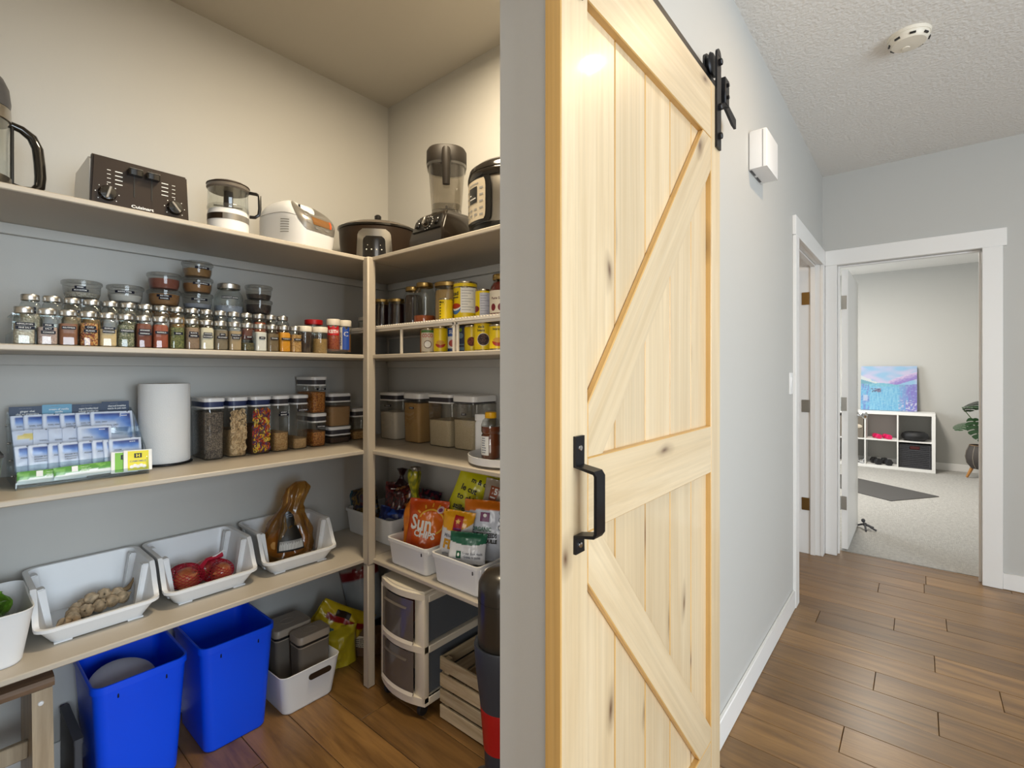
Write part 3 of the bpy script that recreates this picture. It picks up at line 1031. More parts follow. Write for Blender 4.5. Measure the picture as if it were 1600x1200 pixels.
part('dial', MB().lathe([(0.022, 0), (0.021, 0.010), (0.017, 0.018), (0.004, 0.019)], 24).xf(fpm @ Matrix.Translation((0, -0.003, 0)) @ Matrix.Rotation(R(90), 4, 'X')), M['blackgloss'], bl)
part('dial_grip', boxes([(-0.004, 0.004, -0.026, -0.018, -0.018, 0.018)], 0.001).xf(fpm), M['silverplastic'], bl)
mk = MB()
for i in range(11):
    an = R(-20 + 24 * i)
    cx, cz = 0.029 * math.sin(an + PI * 0.1), -0.029 * math.cos(an + PI * 0.1)
    mk.box(cx - 0.0014, cx + 0.0014, -0.0042, -0.0032, cz - 0.0014, cz + 0.0014)
part('dial_marks', mk.xf(fpm), M['print_w'], bl)
for sx in (-1, 1):
    part('switch', boxes([(sx * 0.055 - 0.012, sx * 0.055 + 0.012, -0.011, -0.002, -0.014, 0.014)], 0.003).xf(fpm), M['blackgloss'], bl)
M['lidblender'] = pbr('warm_black_plastic', (34, 29, 24), 0.55, spec=0.3)
M['jarclear'] = clear('blender_jar_plastic', (212, 208, 200), 0.04, 0.75, 0.07, (120, 112, 104), 0.08)
part('jar_collar', MB().rrl([(0.135, 0.120, 0.120, 0.03), (0.150, 0.112, 0.112, 0.03), (0.175, 0.108, 0.108, 0.03)], 5), M['plastic_clear'], bl, rot=(0, 0, R(46)))
part('jar', MB().rrl([(0.150, 0.116, 0.116, 0.034), (0.20, 0.124, 0.124, 0.036), (0.335, 0.143, 0.143, 0.045)], 6, c0=True, c1=False), M['jarclear'], bl, rot=(0, 0, R(46)))
part('jar_rim', MB().rrl([(0.318, 0.142, 0.142, 0.05), (0.322, 0.154, 0.154, 0.056), (0.332, 0.154, 0.154, 0.056)], 6, c0=False, c1=False), M['plastic_clear'], bl, rot=(0, 0, R(46)))
part('blade', boxes([(-0.03, 0.03, -0.005, 0.005, 0.168, 0.170), (-0.005, 0.005, -0.03, 0.03, 0.172, 0.174)]), M['steel'], bl, rot=(0, 0, R(46)))
part('lid', MB().rrl([(0.325, 0.148, 0.148, 0.055), (0.338, 0.158, 0.158, 0.062), (0.385, 0.158, 0.158, 0.066), (0.396, 0.146, 0.146, 0.062)], 8), M['lidblender'], bl, rot=(0, 0, R(46)))
part('handle', MB().tube([(0, -0.074, 0.372), (0, -0.090, 0.366), (0, -0.094, 0.345), (0, -0.090, 0.290), (0, -0.084, 0.235)], [0.013, 0.016, 0.017, 0.016, 0.014], 12), M['lidblender'], bl, rot=(0, 0, R(46)))
part('lid_latch', MB().rrl([(0.345, 0.05, 0.026, 0.01), (0.392, 0.044, 0.022, 0.01)], 4, cx=0.05, cy=0.065), M['lidblender'], bl, rot=(0, 0, R(46)))

# pressure cooker
pc = thing('pressure_cooker', 'steel electric pressure cooker with black lid and cream control panel', 'pressure cooker', (1.385, 1.163, Z1), R(-98))
part('base', MB().lathe([(0.140, 0), (0.150, 0.006), (0.152, 0.032), (0.150, 0.036)], 40), M['black'], pc)
part('body', MB().lathe([(0.150, 0.034), (0.152, 0.040), (0.152, 0.196), (0.150, 0.200)], 40), M['steel'], pc)
part('rim', MB().lathe([(0.156, 0.196), (0.158, 0.202), (0.158, 0.216), (0.154, 0.222)], 40), M['blackgloss'], pc)
part('lid', MB().lathe([(0.156, 0.222), (0.152, 0.240), (0.125, 0.262), (0.07, 0.275), (0.004, 0.279)], 40), M['blackgloss'], pc)
part('lid_handle', MB().tube([(-0.11, 0, 0.262), (-0.09, 0, 0.288), (-0.03, 0, 0.302), (0.03, 0, 0.302), (0.09, 0, 0.288), (0.11, 0, 0.262)], [0.013, 0.014, 0.016, 0.016, 0.014, 0.013], 10), M['black'], pc)


def pc_patch(a0, a1, z0, z1, rad, corner=0.25, n=20):
    def fn(a, b):
        e = 1.0
        for q in (b, 1 - b):
            if q < corner:
                e = min(e, 1 - corner * 0.55 * (1 - math.sqrt(max(0, 1 - (1 - q / corner) ** 2))))
        an = -PI / 2 + (a0 + a1) / 2 + (a - 0.5) * (a1 - a0) * e
        return (rad * math.cos(an), rad * math.sin(an), z0 + (z1 - z0) * b)
    return MB().grid(fn, n, 16)


part('panel_surround', pc_patch(-0.50, 0.40, 0.036, 0.194, 0.1575), M['black'], pc)
cp = part('control_panel', pc_patch(-0.46, 0.26, 0.046, 0.188, 0.159), pbr('champagne_panel', (202, 190, 168), 0.3, metal=0.3), pc)
part('display', pc_patch(-0.30, 0.02, 0.108, 0.164, 0.1602, 0.03, 8), M['black'], cp)
mk = MB()
for i in range(5):
    for a in (-0.44, 0.09):
        mk.add(pc_patch(a, a + 0.11, 0.060 + 0.023 * i, 0.066 + 0.023 * i, 0.1600, 0.1, 3))
for i in range(2):
    for a in (-0.28, -0.10):
        mk.add(pc_patch(a, a + 0.11, 0.064 + 0.018 * i, 0.070 + 0.018 * i, 0.1600, 0.1, 3))
mk.add(pc_patch(-0.30, 0.06, 0.172, 0.176, 0.16, 0.1, 8))
part('button_print', mk, M['grey'], cp)
mk = MB()
for i in range(4):
    mk.add(pc_patch(-0.25 + 0.06 * i, -0.21 + 0.06 * i, 0.122, 0.126, 0.1608, 0.1, 2))
mk.add(pc_patch(-0.26, -0.20, 0.136, 0.140, 0.1608, 0.1, 2))
part('display_print', mk, M['print_w'], cp)


# ================================================================== SECOND SHELF: SPICES
GAP = 0.0009
Z2 += GAP
Z3 += GAP
Z4 += GAP
rs = thing('spice_riser', 'clear acrylic three-step riser standing under the spice jars', 'riser', (0.545, 1.990, Z2))
for nm, (y0, y1, z) in (('step', (-0.105, -0.010, 0.045)), ('step', (-0.010, 0.185, 0.100))):
    part(nm, boxes([(-0.386, 0.381, y0, y1, z - 0.005, z - 0.001)], 0.001), M['acrylic'], rs)
part('riser_face', boxes([(-0.39, 0.385, -0.105, -0.101, 0, 0.041)]), M['acrylic'], rs)
part('riser_face', boxes([(-0.39, 0.385, -0.010, -0.006, 0.045, 0.096)]), M['acrylic'], rs)
for x in (-0.39, 0.385):
    part('side_panel', boxes([(x - 0.004 if x > 0 else x, x if x > 0 else x + 0.004, -0.105, 0.185, 0, 0.041)]), M['acrylic'], rs)


def jar_glass():
    return MB().rrl([(0.0005, 0.038, 0.038, 0.008), (0.003, 0.0425, 0.0425, 0.010), (0.070, 0.0425, 0.0425, 0.010), (0.077, 0.038, 0.038, 0.014), (0.081, 0.034, 0.034, 0.0169), (0.088, 0.034, 0.034, 0.0169)], 4, c0=True, c1=False)


def jar_lid():
    return MB().lathe([(0.0190, 0.0835), (0.0198, 0.0845), (0.0198, 0.0875), (0.0194, 0.089), (0.0198, 0.0905), (0.0198, 0.0985), (0.0188, 0.1003), (0.001, 0.1005)], 24, c0=False)


def fill_mesh(k):
    h = 0.004 + 0.072 * k
    return lambda: MB().rrl([(0.0025, 0.034, 0.034, 0.007), (0.005, 0.0385, 0.0385, 0.009), (min(h, 0.0685), 0.0385, 0.0385, 0.009)] + ([(h, 0.034, 0.034, 0.012)] if h > 0.0685 else []), 3)


SP = {
    'whitebits': grains('pale_spice', [(216, 212, 200), (160, 150, 132)], 260), 'pink': grains('pink_salt', [(214, 190, 182), (170, 140, 132)], 420),
    'cinnamon': grains('reddish_brown_powder', [(150, 96, 66), (126, 78, 54)], 900, 0.2), 'flakes': grains('red_chili_flakes', [(150, 70, 34), (196, 130, 70), (110, 50, 26), (206, 168, 104)], 300),
    'cream': grains('cream_powder', [(218, 192, 148), (204, 174, 126)], 700, 0.2), 'oregano': grains('grey_green_herb', [(120, 122, 98), (92, 98, 70), (160, 156, 130)], 330),
    'smoked': grains('dark_red_powder', [(116, 50, 28), (98, 42, 26)], 900, 0.15), 'paprika': grains('brick_red_powder', [(148, 66, 36), (132, 56, 32)], 900, 0.15),
    'basil': grains('olive_green_herb', [(92, 98, 50), (66, 76, 38), (128, 128, 74)], 360), 'pepper': grains('ground_pepper', [(150, 122, 100), (108, 88, 72)], 800, 0.2),
    'onionp': grains('ivory_powder', [(212, 204, 182), (200, 190, 166)], 900, 0.1), 'mustardp': grains('taupe_powder', [(128, 114, 94), (112, 98, 80)], 900, 0.15),
    'poultry': grains('beige_powder', [(176, 152, 118), (158, 134, 102)], 800, 0.2), 'darkleaf': grains('dark_dried_leaf', [(84, 80, 50), (110, 96, 56), (64, 62, 44)], 300),
    'salt': grains('white_salt', [(232, 230, 226), (222, 220, 214)], 900, 0.1), 'ginger': grains('brown_powder', [(126, 106, 78), (108, 90, 66)], 700, 0.2),
    'turmeric': grains('golden_yellow_powder', [(216, 148, 24), (204, 134, 18)], 900, 0.1), 'seeds': grains('tan_seeds', [(186, 140, 80), (150, 106, 60), (206, 166, 108)], 420),
    'rust': grains('rust_powder', [(170, 72, 34), (150, 62, 30)], 900, 0.15), 'honeyp': grains('amber_granules', [(168, 124, 56), (140, 100, 46)], 500, 0.3),
    'dark': grains('dark_brown_spice', [(66, 44, 34), (48, 34, 28)], 400), 'curry': grains('ochre_powder', [(170, 116, 48), (148, 98, 40)], 800, 0.2),
    'lilac': pbr('frosted_contents', (168, 174, 190), 0.5), 'redb': pbr('dark_red_contents', (112, 32, 26), 0.5),
}


def spice_jar(x, y, z, fill, amt, lines, label, group, tz=0.049, wobble=0.0):
    j = thing('spice_jar', label, 'jar', (x, y, z), wobble, group)
    part('glass', cached(('glass', 1), jar_glass), M['glass'], j)
    part('lid', cached(('lid', 1), jar_lid), M['lidsilver'], j)
    if fill:
        part('contents', cached(('contents', amt), fill_mesh(amt)), SP[fill], j)
    for i, s in enumerate(lines):
        w_ = min(0.037, 0.006 + 0.0039 * len(s))
        st = part('label_strip', cached(('label_strip', len(s)), lambda: boxes([(-w_ / 2, w_ / 2, -0.0005, 0, -0.0043, 0.0043)])), M['tape'], j, (0, -0.0215, tz - i * 0.0098))
        text(s, 0.0056, M['print_w'], st, (0, -0.0009, 0), sx=min(1.25, (w_ - 0.005) / (0.0037 * len(s))))
    return j


FRONT = [
    ('whitebits', 0.72, ['HIMALAYAN', 'FINE SALT'], 'square spice jar of pale white bits at the left end of the front row'),
    ('pink', 0.62, ['PINK', 'SALT', 'COARSE'], 'square spice jar of pale pink salt with three label strips'),
    ('cinnamon', 0.80, ['NUTMEG'], 'square spice jar of reddish brown powder with a clear gap at the top'),
    ('flakes', 0.86, ['CHILI', 'FLAKES'], 'square spice jar of speckled red chili flakes'),
    ('cream', 0.66, ['GARLIC', 'POWDER'], 'square spice jar two thirds full of cream yellow powder'),
    ('oregano', 0.88, ['OREGANO'], 'square spice jar of grey green dried herb'),
    ('smoked', 0.98, ['SMOKED', 'PAPRIKA'], 'square spice jar of dark red powder with two label strips'),
    ('paprika', 0.98, ['PAPRIKA'], 'square spice jar of brick red powder with one label strip'),
    ('basil', 0.92, ['BASIL'], 'square spice jar of olive green dried leaves'),
    ('pepper', 0.94, ['BLACK', 'PEPPER'], 'square spice jar of ground pepper with two label strips'),
    ('onionp', 0.98, ['ONION', 'POWDER'], 'square spice jar of ivory powder with blue black strips near its top'),
    ('mustardp', 0.90, ['DRY', 'MUSTARD'], 'square spice jar of taupe powder beside the ivory one'),
    ('poultry', 0.90, ['POULTRY', 'BLEND'], 'square spice jar of beige powder with strips at mid height'),
    ('darkleaf', 0.35, ['MINT'], 'square spice jar nearly empty with a few dark leaves'),
    ('salt', 0.93, ['SALT'], 'square spice jar full of bright white salt'),
    ('ginger', 0.88, ['GINGER'], 'square spice jar of brown powder beside the white salt'),
    ('turmeric', 0.98, ['TURMERIC'], 'square spice jar of golden yellow powder'),
    ('seeds', 0.90, ['SESAME'], 'square spice jar of tan seeds, last at the right of the front row'),
]
rnd = random.Random(3)
for i, (fill, amt, lines, lab) in enumerate(FRONT):
    x = 0.168 + i * (0.905 - 0.168) / 17
    if i == 0:
        x -= 0.002
    spice_jar(x, 1.842 + rnd.uniform(-0.003, 0.003), Z2, fill, amt, lines, lab, 'front row of spice jars', 0.054 if len(lines) > 1 else 0.050, rnd.uniform(-0.06, 0.06))
BACK = [
    ('whitebits', 0.6, ['DILL', 'SEED'], 'spice jar with pale contents, first at the left of the raised back row'),
    ('lilac', 0.5, [], 'spice jar with frosted lilac contents, second at the left of the raised back row'),
    ('poultry', 0.55, ['CLOVES'], 'spice jar behind and between the brown powder and chili flakes jars'),
    ('honeyp', 0.5, ['CUMIN'], 'raised spice jar with dark strip in front of the low round tub'),
    ('lilac', 0.75, [], 'raised spice jar of pale bluish contents behind the cream powder jar'),
    ('oregano', 0.5, ['SAGE'], 'raised spice jar with dark strip behind the grey green herb jar'),
    ('lilac', 0.72, [], 'raised spice jar of pale bluish contents behind the dark red powder jar'),
    ('lilac', 0.7, [], 'raised spice jar of pale bluish contents behind the brick red powder jar'),
    ('honeyp', 0.85, [], 'raised spice jar of amber granules behind the olive green leaves jar'),
    ('darkleaf', 0.8, ['THYME'], 'raised spice jar of dark leaves under the tall stack of round tubs'),
    ('dark', 0.6, ['BAY'], 'raised spice jar of dark contents behind the ivory powder jar'),
    ('lilac', 0.4, [], 'raised spice jar half empty behind the taupe powder jar'),
    ('lilac', 0.85, [], 'raised spice jar of pale lilac contents in front of the mason jar'),
    ('redb', 0.6, ['SUMAC'], 'raised spice jar with dark red contents behind the nearly empty jar'),
    ('rust', 0.9, [], 'raised spice jar of rust red powder behind the white salt jar'),
    ('dark', 0.8, ['ANISE'], 'raised spice jar with dark contents behind the golden yellow jar'),
    ('dark', 0.85, ['CLOVE'], 'raised spice jar with dark contents, last at the right of the back row'),
]
for i, (fill, amt, lines, lab) in enumerate(BACK):
    spice_jar(0.187 + i * (0.898 - 0.187) / 16, 1.932 + rnd.uniform(-0.003, 0.003), Z2 + 0.045, fill, amt, lines, lab, 'raised back row of spice jars', 0.060, rnd.uniform(-0.05, 0.05))


def tub_body():
    return MB().lathe([(0.036, 0.0005), (0.041, 0.003), (0.0455, 0.018), (0.0475, 0.046)], 28, c1=False)


def tub_lid():
    return MB().lathe([(0.0495, 0.044), (0.0512, 0.046), (0.0512, 0.054), (0.048, 0.0575), (0.046, 0.0560), (0.001, 0.0560)], 28, c0=False)


def tub(x, y, z, fill, amt, lines, label, group='round clear tubs behind the spice jars', dx=0.0):
    t_ = thing('round_tub', label, 'tub', (x, y, z), R(-14), group)
    part('bowl', cached(('bowl', 2), tub_body), M['plastic_clear'], t_)
    part('lid', cached(('lid', 2), tub_lid), M['plastic_clear'], t_)
    if fill:
        h = 0.004 + 0.038 * amt
        part('contents', cached(('contents', 'tub', amt), lambda: MB().lathe([(0.034, 0.002), (0.0395, 0.005), (0.0435, 0.018), (0.0435 + 0.0015 * amt, h), (0.001, h + 0.004)], 24)), SP[fill], t_)
    for i, s in enumerate(lines):
        w_ = 0.006 + 0.0043 * len(s)
        st = MB().grid(lambda a, b: (0.0472 * math.sin(dx + (a - 0.5) * w_ / 0.047), -0.0472 * math.cos(dx + (a - 0.5) * w_ / 0.047), 0.0335 - i * 0.0092 + (b - 0.5) * 0.0086), 6, 1)
        so = part('label_strip', st, M['tape'], t_)
        warp_text(s, 0.0054, lambda u, v: (0.0478 * math.sin(dx + u / 0.047), -0.0478 * math.cos(dx + u / 0.047), 0.0335 - i * 0.0092 + v), M['print_w'], so, bold=0.00012)
    return t_


ZT = Z2 + 0.100
y3 = 2.058
tub(0.318, y3, ZT, 'poultry', 0.4, [], 'lower round tub at the left, hidden behind the second spice row')
tub(0.318, y3, ZT + 0.058, 'whitebits', 0.25, ['DRIED', 'MUSHROOM'], 'leftmost round clear tub with two label strips and little inside')
tub(0.429, y3, ZT, 'whitebits', 0.8, [], 'clear tub beneath the white powder tub')
tub(0.429, y3, ZT + 0.058, 'salt', 0.55, ['BAKING SODA'], 'round clear tub with sloping white powder and a long label strip')
tub(0.539, y3, ZT, 'curry', 0.9, [], 'bottom round tub under the two reddish tubs')
tub(0.539, y3, ZT + 0.058, 'curry', 0.98, ['RED CHILI', 'POWDER'], 'round tub of ochre brown powder with two label strips, under the red one')
tub(0.539, y3, ZT + 0.116, 'paprika', 0.85, [], 'round tub of brick red powder on top of the ochre tub')
tub(0.643, y3, ZT, 'darkleaf', 0.5, [], 'lowest tub of the tall stack, half hidden by spice lids')
tub(0.643, y3, ZT + 0.058, 'lilac', 0.35, ['SUGAR SYRUP'], 'clear greyish tub with long strip, second from below in the tall stack', dx=0.1)
tub(0.643, y3, ZT + 0.116, 'curry', 0.8, ['GARAM MASALA'], 'ochre tub with strip, second from the top in the tall stack', dx=0.25)
tub(0.643, y3, ZT + 0.174, 'honeyp', 0.7, ['BAY LEAVES'], 'topmost tub of the tallest stack, amber green contents', dx=0.3)
tub(0.862, y3, ZT, 'dark', 0.8, [], 'lowest dark tub right of the mason jar')
tub(0.862, y3, ZT + 0.058, 'dark', 0.9, [], 'tub of dark brown pieces right of the mason jar, under another')
tub(0.862, y3, ZT + 0.116, 'dark', 0.45, [], 'top tub of dark pieces right of the mason jar, half empty')

mj = thing('mason_jar', 'large clear mason jar with silver lid and one label strip behind the spices', 'jar', (0.752, 2.062, ZT), R(-18))
part('glass', MB().lathe([(0.044, 0.0005), (0.050, 0.004), (0.0505, 0.105), (0.047, 0.125), (0.036, 0.142), (0.035, 0.160)], 32, c1=False), M['glass'], mj)
part('lid', MB().lathe([(0.0385, 0.147), (0.0392, 0.149), (0.0392, 0.164), (0.037, 0.1665), (0.001, 0.1665)], 32, c0=False), M['lidsilver'], mj)
part('contents', MB().lathe([(0.044, 0.003), (0.0475, 0.006), (0.0475, 0.080), (0.001, 0.084)], 28), SP['lilac'], mj)
ms = part('label_strip', MB().grid(lambda a, b: (0.0509 * math.sin((a - 0.5) * 1.15 + 0.05), -0.0509 * math.cos((a - 0.5) * 1.15 + 0.05), 0.106 + 0.009 * b), 8, 1), M['tape'], mj)
warp_text('COCONUT SUGAR', 0.0068, lambda u, v: (0.0514 * math.sin(u / 0.0505 + 0.05), -0.0514 * math.cos(u / 0.0505 + 0.05), 0.1105 + v), M['print_w'], ms, bold=0.00012, sx=0.95)
emb = part('embossed_script', warp_text('Mason', 0.022, lambda u, v: (0.0509 * math.sin(u / 0.0505), -0.0509 * math.cos(u / 0.0505), 0.078 + v), M['glass'], mj).data, M['plastic_clear'], mj)
bpy.data.objects.remove([o for o in mj.children if o.name.startswith('lettering')][0])

# two-tier turntable area at the right end of the spice shelf
tt = thing('turntable', 'clear plastic turntable carrying sprinkle shakers', 'turntable', (1.075, 1.935, Z2))
part('base', MB().lathe([(0.070, 0), (0.070, 0.006)], 32), M['plastic_clear'], tt)
part('tray', MB().lathe([(0.098, 0.006), (0.100, 0.007), (0.100, 0.020), (0.097, 0.020), (0.096, 0.010), (0.001, 0.010)], 36), M['plastic_clear'], tt)
ZS = Z2 + 0.0105


def lid_jar(x, y, z, r, h, lidh, lidmat, fill, amt, label, group, gl='glass'):
    j = thing('canning_jar', label, 'jar', (x, y, z), 0, group)
    part('glass', MB().lathe([(r * 0.92, 0.0005), (r, 0.004), (r, h - lidh * 0.6), (r * 0.97, h - lidh * 0.4)], 28, c1=False), M[gl], j)
    part('lid', MB().lathe([(r * 1.0, h - lidh), (r * 1.01, h - lidh + 0.001), (r * 1.01, h - 0.002), (r * 0.96, h), (0.001, h)], 28, c0=False), M[lidmat], j)
    if fill:
        hh = 0.004 + (h - lidh - 0.006) * amt
        part('contents', MB().lathe([(r * 0.88, 0.002), (r * 0.95, 0.005), (r * 0.95, hh), (0.001, hh)], 24), fill, j)
    return j


lid_jar(0.957, 1.868, Z2, 0.0265, 0.107, 0.022, 'cream', SP['dark'], 0.98, 'clear jar with cream lid and dark contents right of the spice rows', 'cream lidded jars')
lid_jar(1.018, 1.862, Z2, 0.0295, 0.107, 0.022, 'cream', grains('split_peas', [(186, 150, 92), (156, 122, 72)], 330), 0.70, 'clear jar with cream lid and tan grain beside the red shaker', 'cream lidded jars')
lid_jar(1.052, 1.975, ZS, 0.036, 0.136, 0.020, 'red', SP['dark'], 0.6, 'clear jar with wide red lid behind the cream lidded jars', 'jars at the end of the spice shelf')


def band(r, a0, a1, z0, z1, n=14, wob=None):
    def fn(a, b):
        an = -PI / 2 + a0 + (a1 - a0) * a
        zz = z0 + (z1 - z0) * b
        if wob and b > 0.5:
            zz += wob[0] * math.sin(a * wob[1])
        return (r * math.cos(an), r * math.sin(an), zz)
    return MB().grid(fn, n, 2)


def shaker(x, y, rz, capz, label, style):
    j = thing('sprinkle_shaker', label, 'shaker', (x, y, ZS), rz, 'sprinkle shakers')
    r = 0.0265
    part('glass', MB().lathe([(r * 0.94, 0.0005), (r, 0.004), (r, 0.112)], 28, c1=False), M['plastic_clear'], j)
    part('cap', MB().lathe([(r * 1.0, 0.110), (r * 1.03, 0.112), (r * 1.03, 0.132), (r * 0.98, 0.136), (0.001, 0.136)], 28, c0=False), M['cream'], j)
    if style == 0:
        part('contents', MB().lathe([(r * 0.92, 0.003), (r * 0.95, 0.005), (r * 0.95, 0.085), (0.001, 0.088)], 24), grains('orange_sprinkles', [(206, 84, 30), (176, 50, 24), (226, 120, 50)], 500), j)
        lb = part('red_label', band(r * 1.012, -0.95, 0.95, 0.068, 0.104, 30, (0.004, 16)), pbr('red_label', (190, 24, 30), 0.4), j)
        warp_text('KEITH', 0.019, lambda u, v: (1.03 * r * math.sin(u / r), -1.03 * r * math.cos(u / r), 0.083 + v), M['print_w'], lb, bold=0.0006, sx=0.78)
    else:
        part('contents', MB().lathe([(r * 0.92, 0.003), (r * 0.95, 0.005), (r * 0.95, 0.075), (0.001, 0.078)], 24), SP['curry'], j)
        lb = part('white_label', band(r * 1.010, -1.1, 0.0, 0.010, 0.106), M['cream'], j)
        lb2 = part('blue_label', band(r * 1.014, -0.35, 0.75, 0.010, 0.102, 24, (0.006, 9)), pbr('blue_label', (30, 70, 160), 0.4), j)
        warp_text('C', 0.028, lambda u, v: (1.035 * r * math.sin(u / r + 0.2), -1.035 * r * math.cos(u / r + 0.2), 0.076 + v), pbr('silver_print', (190, 190, 200), 0.4), lb2, bold=0.0006)
        warp_text('SPRINKLES', 0.011, lambda u, v: (1.022 * r * math.sin(-v / r - 0.62), -1.022 * r * math.cos(-v / r - 0.62), 0.055 + u), pbr('blue_print', (40, 60, 110), 0.4), lb, bold=0.0003, sx=1.1)
    return j


shaker(1.090, 1.884, R(-30), 0, 'clear shaker with cream cap, red label and orange sprinkles', 0)
shaker(1.148, 1.893, R(-32), 0, 'clear shaker with cream cap and blue and white label', 1)
lid_jar(1.130, 1.960, ZS, 0.024, 0.128, 0.020, 'warmwhite', SP['honeyp'], 0.8, 'amber filled jar behind the blue labelled shaker', 'jars at the end of the spice shelf')

# ------------------------------------------------------------------ can racks on the right run
ZR = Z2 + 0.123


def can_rack(y0, y1, label, legs):
    cy = (y0 + y1) / 2
    rk = thing('shelf_rack', label, 'rack', (1.40, cy, Z2), 0, 'white stacking shelf racks')
    a, b = y0 - cy, y1 - cy
    part('deck', boxes([(-0.18, 0.18, a, b, 0.108, 0.118)], 0.001), M['warmwhite'], rk)
    n = int((b - a) / 0.0145)
    for i in range(n):
        ya = a + (b - a) * (i + 0.5) / n
        part('rib', cached(('rib', 1), lambda: MB().prism([(-0.0045, 0), (-0.0025, 0.0042), (0.0025, 0.0042), (0.0045, 0)], 'X', -0.18, 0.18)), M['warmwhite'], rk, (0, ya, 0.118))
    for ya in legs:
        for xa in (-0.174, 0.160):
            part('leg', boxes([(xa, xa + 0.010, ya - cy - 0.005, ya - cy + 0.005, 0.001, 0.108)], 0.002), M['warmwhite'], rk)
    for xa in (-0.174, 0.160):
        part('front_rail' if xa < 0 else 'back_rail', boxes([(xa, xa + 0.012, a, b, 0.098, 0.108)], 0.001), M['warmwhite'], rk)


can_rack(1.296, 2.170, 'white stacking shelf rack nearer the corner, jam and mason jars on it', (1.303, 1.61, 2.163))
can_rack(0.80, 1.290, 'white stacking shelf rack nearer the doorway, yellow cans on and under it', (1.284, 0.81))


def mason(x, y, r, h, fill, amt, label, neck=0.78, lidmat='gold', wide=False):
    j = thing('mason_jar', label, 'jar', (x, y, ZR), 0, 'jars on the white rack')
    rn = r * (0.94 if wide else neck)
    part('glass', MB().lathe([(r * 0.9, 0.0005), (r, 0.005), (r, h * 0.70), (r * 0.97, h * 0.77), (rn, h * 0.86), (rn, h * 0.96)], 28, c1=False), M['glass'], j)
    part('lid', MB().lathe([(rn * 1.05, h * 0.895), (rn * 1.07, h * 0.90), (rn * 1.07, h * 0.985), (rn * 1.0, h), (0.001, h)], 28, c0=False), M[lidmat], j)
    hh = 0.004 + h * 0.78 * amt
    part('contents', MB().lathe([(r * 0.86, 0.002), (r * 0.95, 0.006), (r * 0.95, min(hh, h * 0.70)), (r * 0.94 if hh < h * 0.7 else rn * 0.95, hh), (0.001, hh)], 24), fill, j)
    return j


lid_jar(1.405, 2.128, ZR, 0.034, 0.075, 0.018, 'cream', pbr('milky_contents', (196, 190, 176), 0.6), 0.95, 'small milky jar on the white rack just left of the corner post', 'jars on the white rack')
jam = pbr('dark_jam', (40, 16, 16), 0.3)
mason(1.335, 1.888, 0.048, 0.132, jam, 1.0, 'dark jam jar with gold lid beside the post', wide=True)
mason(1.335, 1.775, 0.042, 0.124, jam, 1.0, 'smaller dark jam jar, second from the post', wide=True)
mason(1.345, 1.678, 0.040, 0.168, SP['dark'], 0.98, 'tall mason jar of black contents with gold lid')
mason(1.335, 1.590, 0.046, 0.174, grains('orange_lentils', [(206, 104, 48), (184, 84, 36)], 420), 0.24, 'tall mason jar with orange lentils in its bottom quarter', neck=0.72)
mason(1.365, 1.480, 0.054, 0.166, grains('pale_tan_powder', [(196, 160, 100), (180, 144, 86)], 700, 0.15), 1.0, 'wide jar full of tan powder with gold lid', wide=True)

YEL = (236, 206, 20)
M['canyellow'] = pbr('yellow_can_label', YEL, 0.35)
M['cansteel'] = pbr('can_steel', (196, 186, 160), 0.25, metal=1.0)


def can(x, y, z, r, h, labmat, label, rz=0.0, group='cans on the right shelf', fn=None, rimmat='cansteel'):
    c = thing('food_can', label, 'can', (x, y, z), rz, group)
    part('can_body', MB().lathe([(r * 0.96, 0), (r * 1.02, 0.001), (r * 1.02, 0.004), (r * 0.985, 0.006), (r * 0.985, h - 0.006), (r * 1.02, h - 0.004), (r * 1.02, h - 0.001), (r * 0.97, h), (r * 0.95, h - 0.003), (0.001, h - 0.003)], 28), M[rimmat], c)
    part('paper_label', MB().lathe([(r, 0.007), (r, h - 0.007)], 36, c0=False, c1=False), labmat, c)
    if fn:
        fn(c, r, h)
    return c


def on_can(r, a0, z0, k=1.012):
    return lambda u, v: (k * r * math.sin(a0 + u / r), -k * r * math.cos(a0 + u / r), z0 + v)


def disc_on(c, r, a0, z0, rad, mat, name, k=1.008, sz=1.0, half=None):
    n = 24
    if half == 'low':
        pts = [(rad * math.cos(PI + PI * i / n), rad * sz * math.sin(PI + PI * i / n)) for i in range(n + 1)]
        cc = (0, -rad * sz * 0.35)
    else:
        pts = [(rad * math.cos(2 * PI * i / n), rad * sz * math.sin(2 * PI * i / n)) for i in range(n)]
        cc = (0, 0)
    f = on_can(r, a0, z0, k)
    mb = MB()
    ctr = mb.bm.verts.new(f(*cc))
    prev = None
    for q in (0.35, 0.7, 1.0):
        ring = [mb.bm.verts.new(f(cc[0] + (p[0] - cc[0]) * q, cc[1] + (p[1] - cc[1]) * q)) for p in pts]
        m = len(pts)
        for i in range(m):
            j = (i + 1) % m
            mb.bm.faces.new((ctr, ring[i], ring[j]) if prev is None else (prev[i], ring[i], ring[j], prev[j]))
        prev = ring
    return part(name, mb, mat, c)


beans = grains('red_beans_print', [(120, 50, 36), (86, 36, 30), (146, 74, 50)], 300, 0.0)
blackb = grains('dark_beans_print', [(66, 46, 48), (44, 34, 38), (90, 66, 62)], 300, 0.0)
tomatoes = pbr('tomato_print', (176, 52, 30), 0.4)
bowlblue = pbr('bowl_blue_print', (66, 120, 190), 0.4)


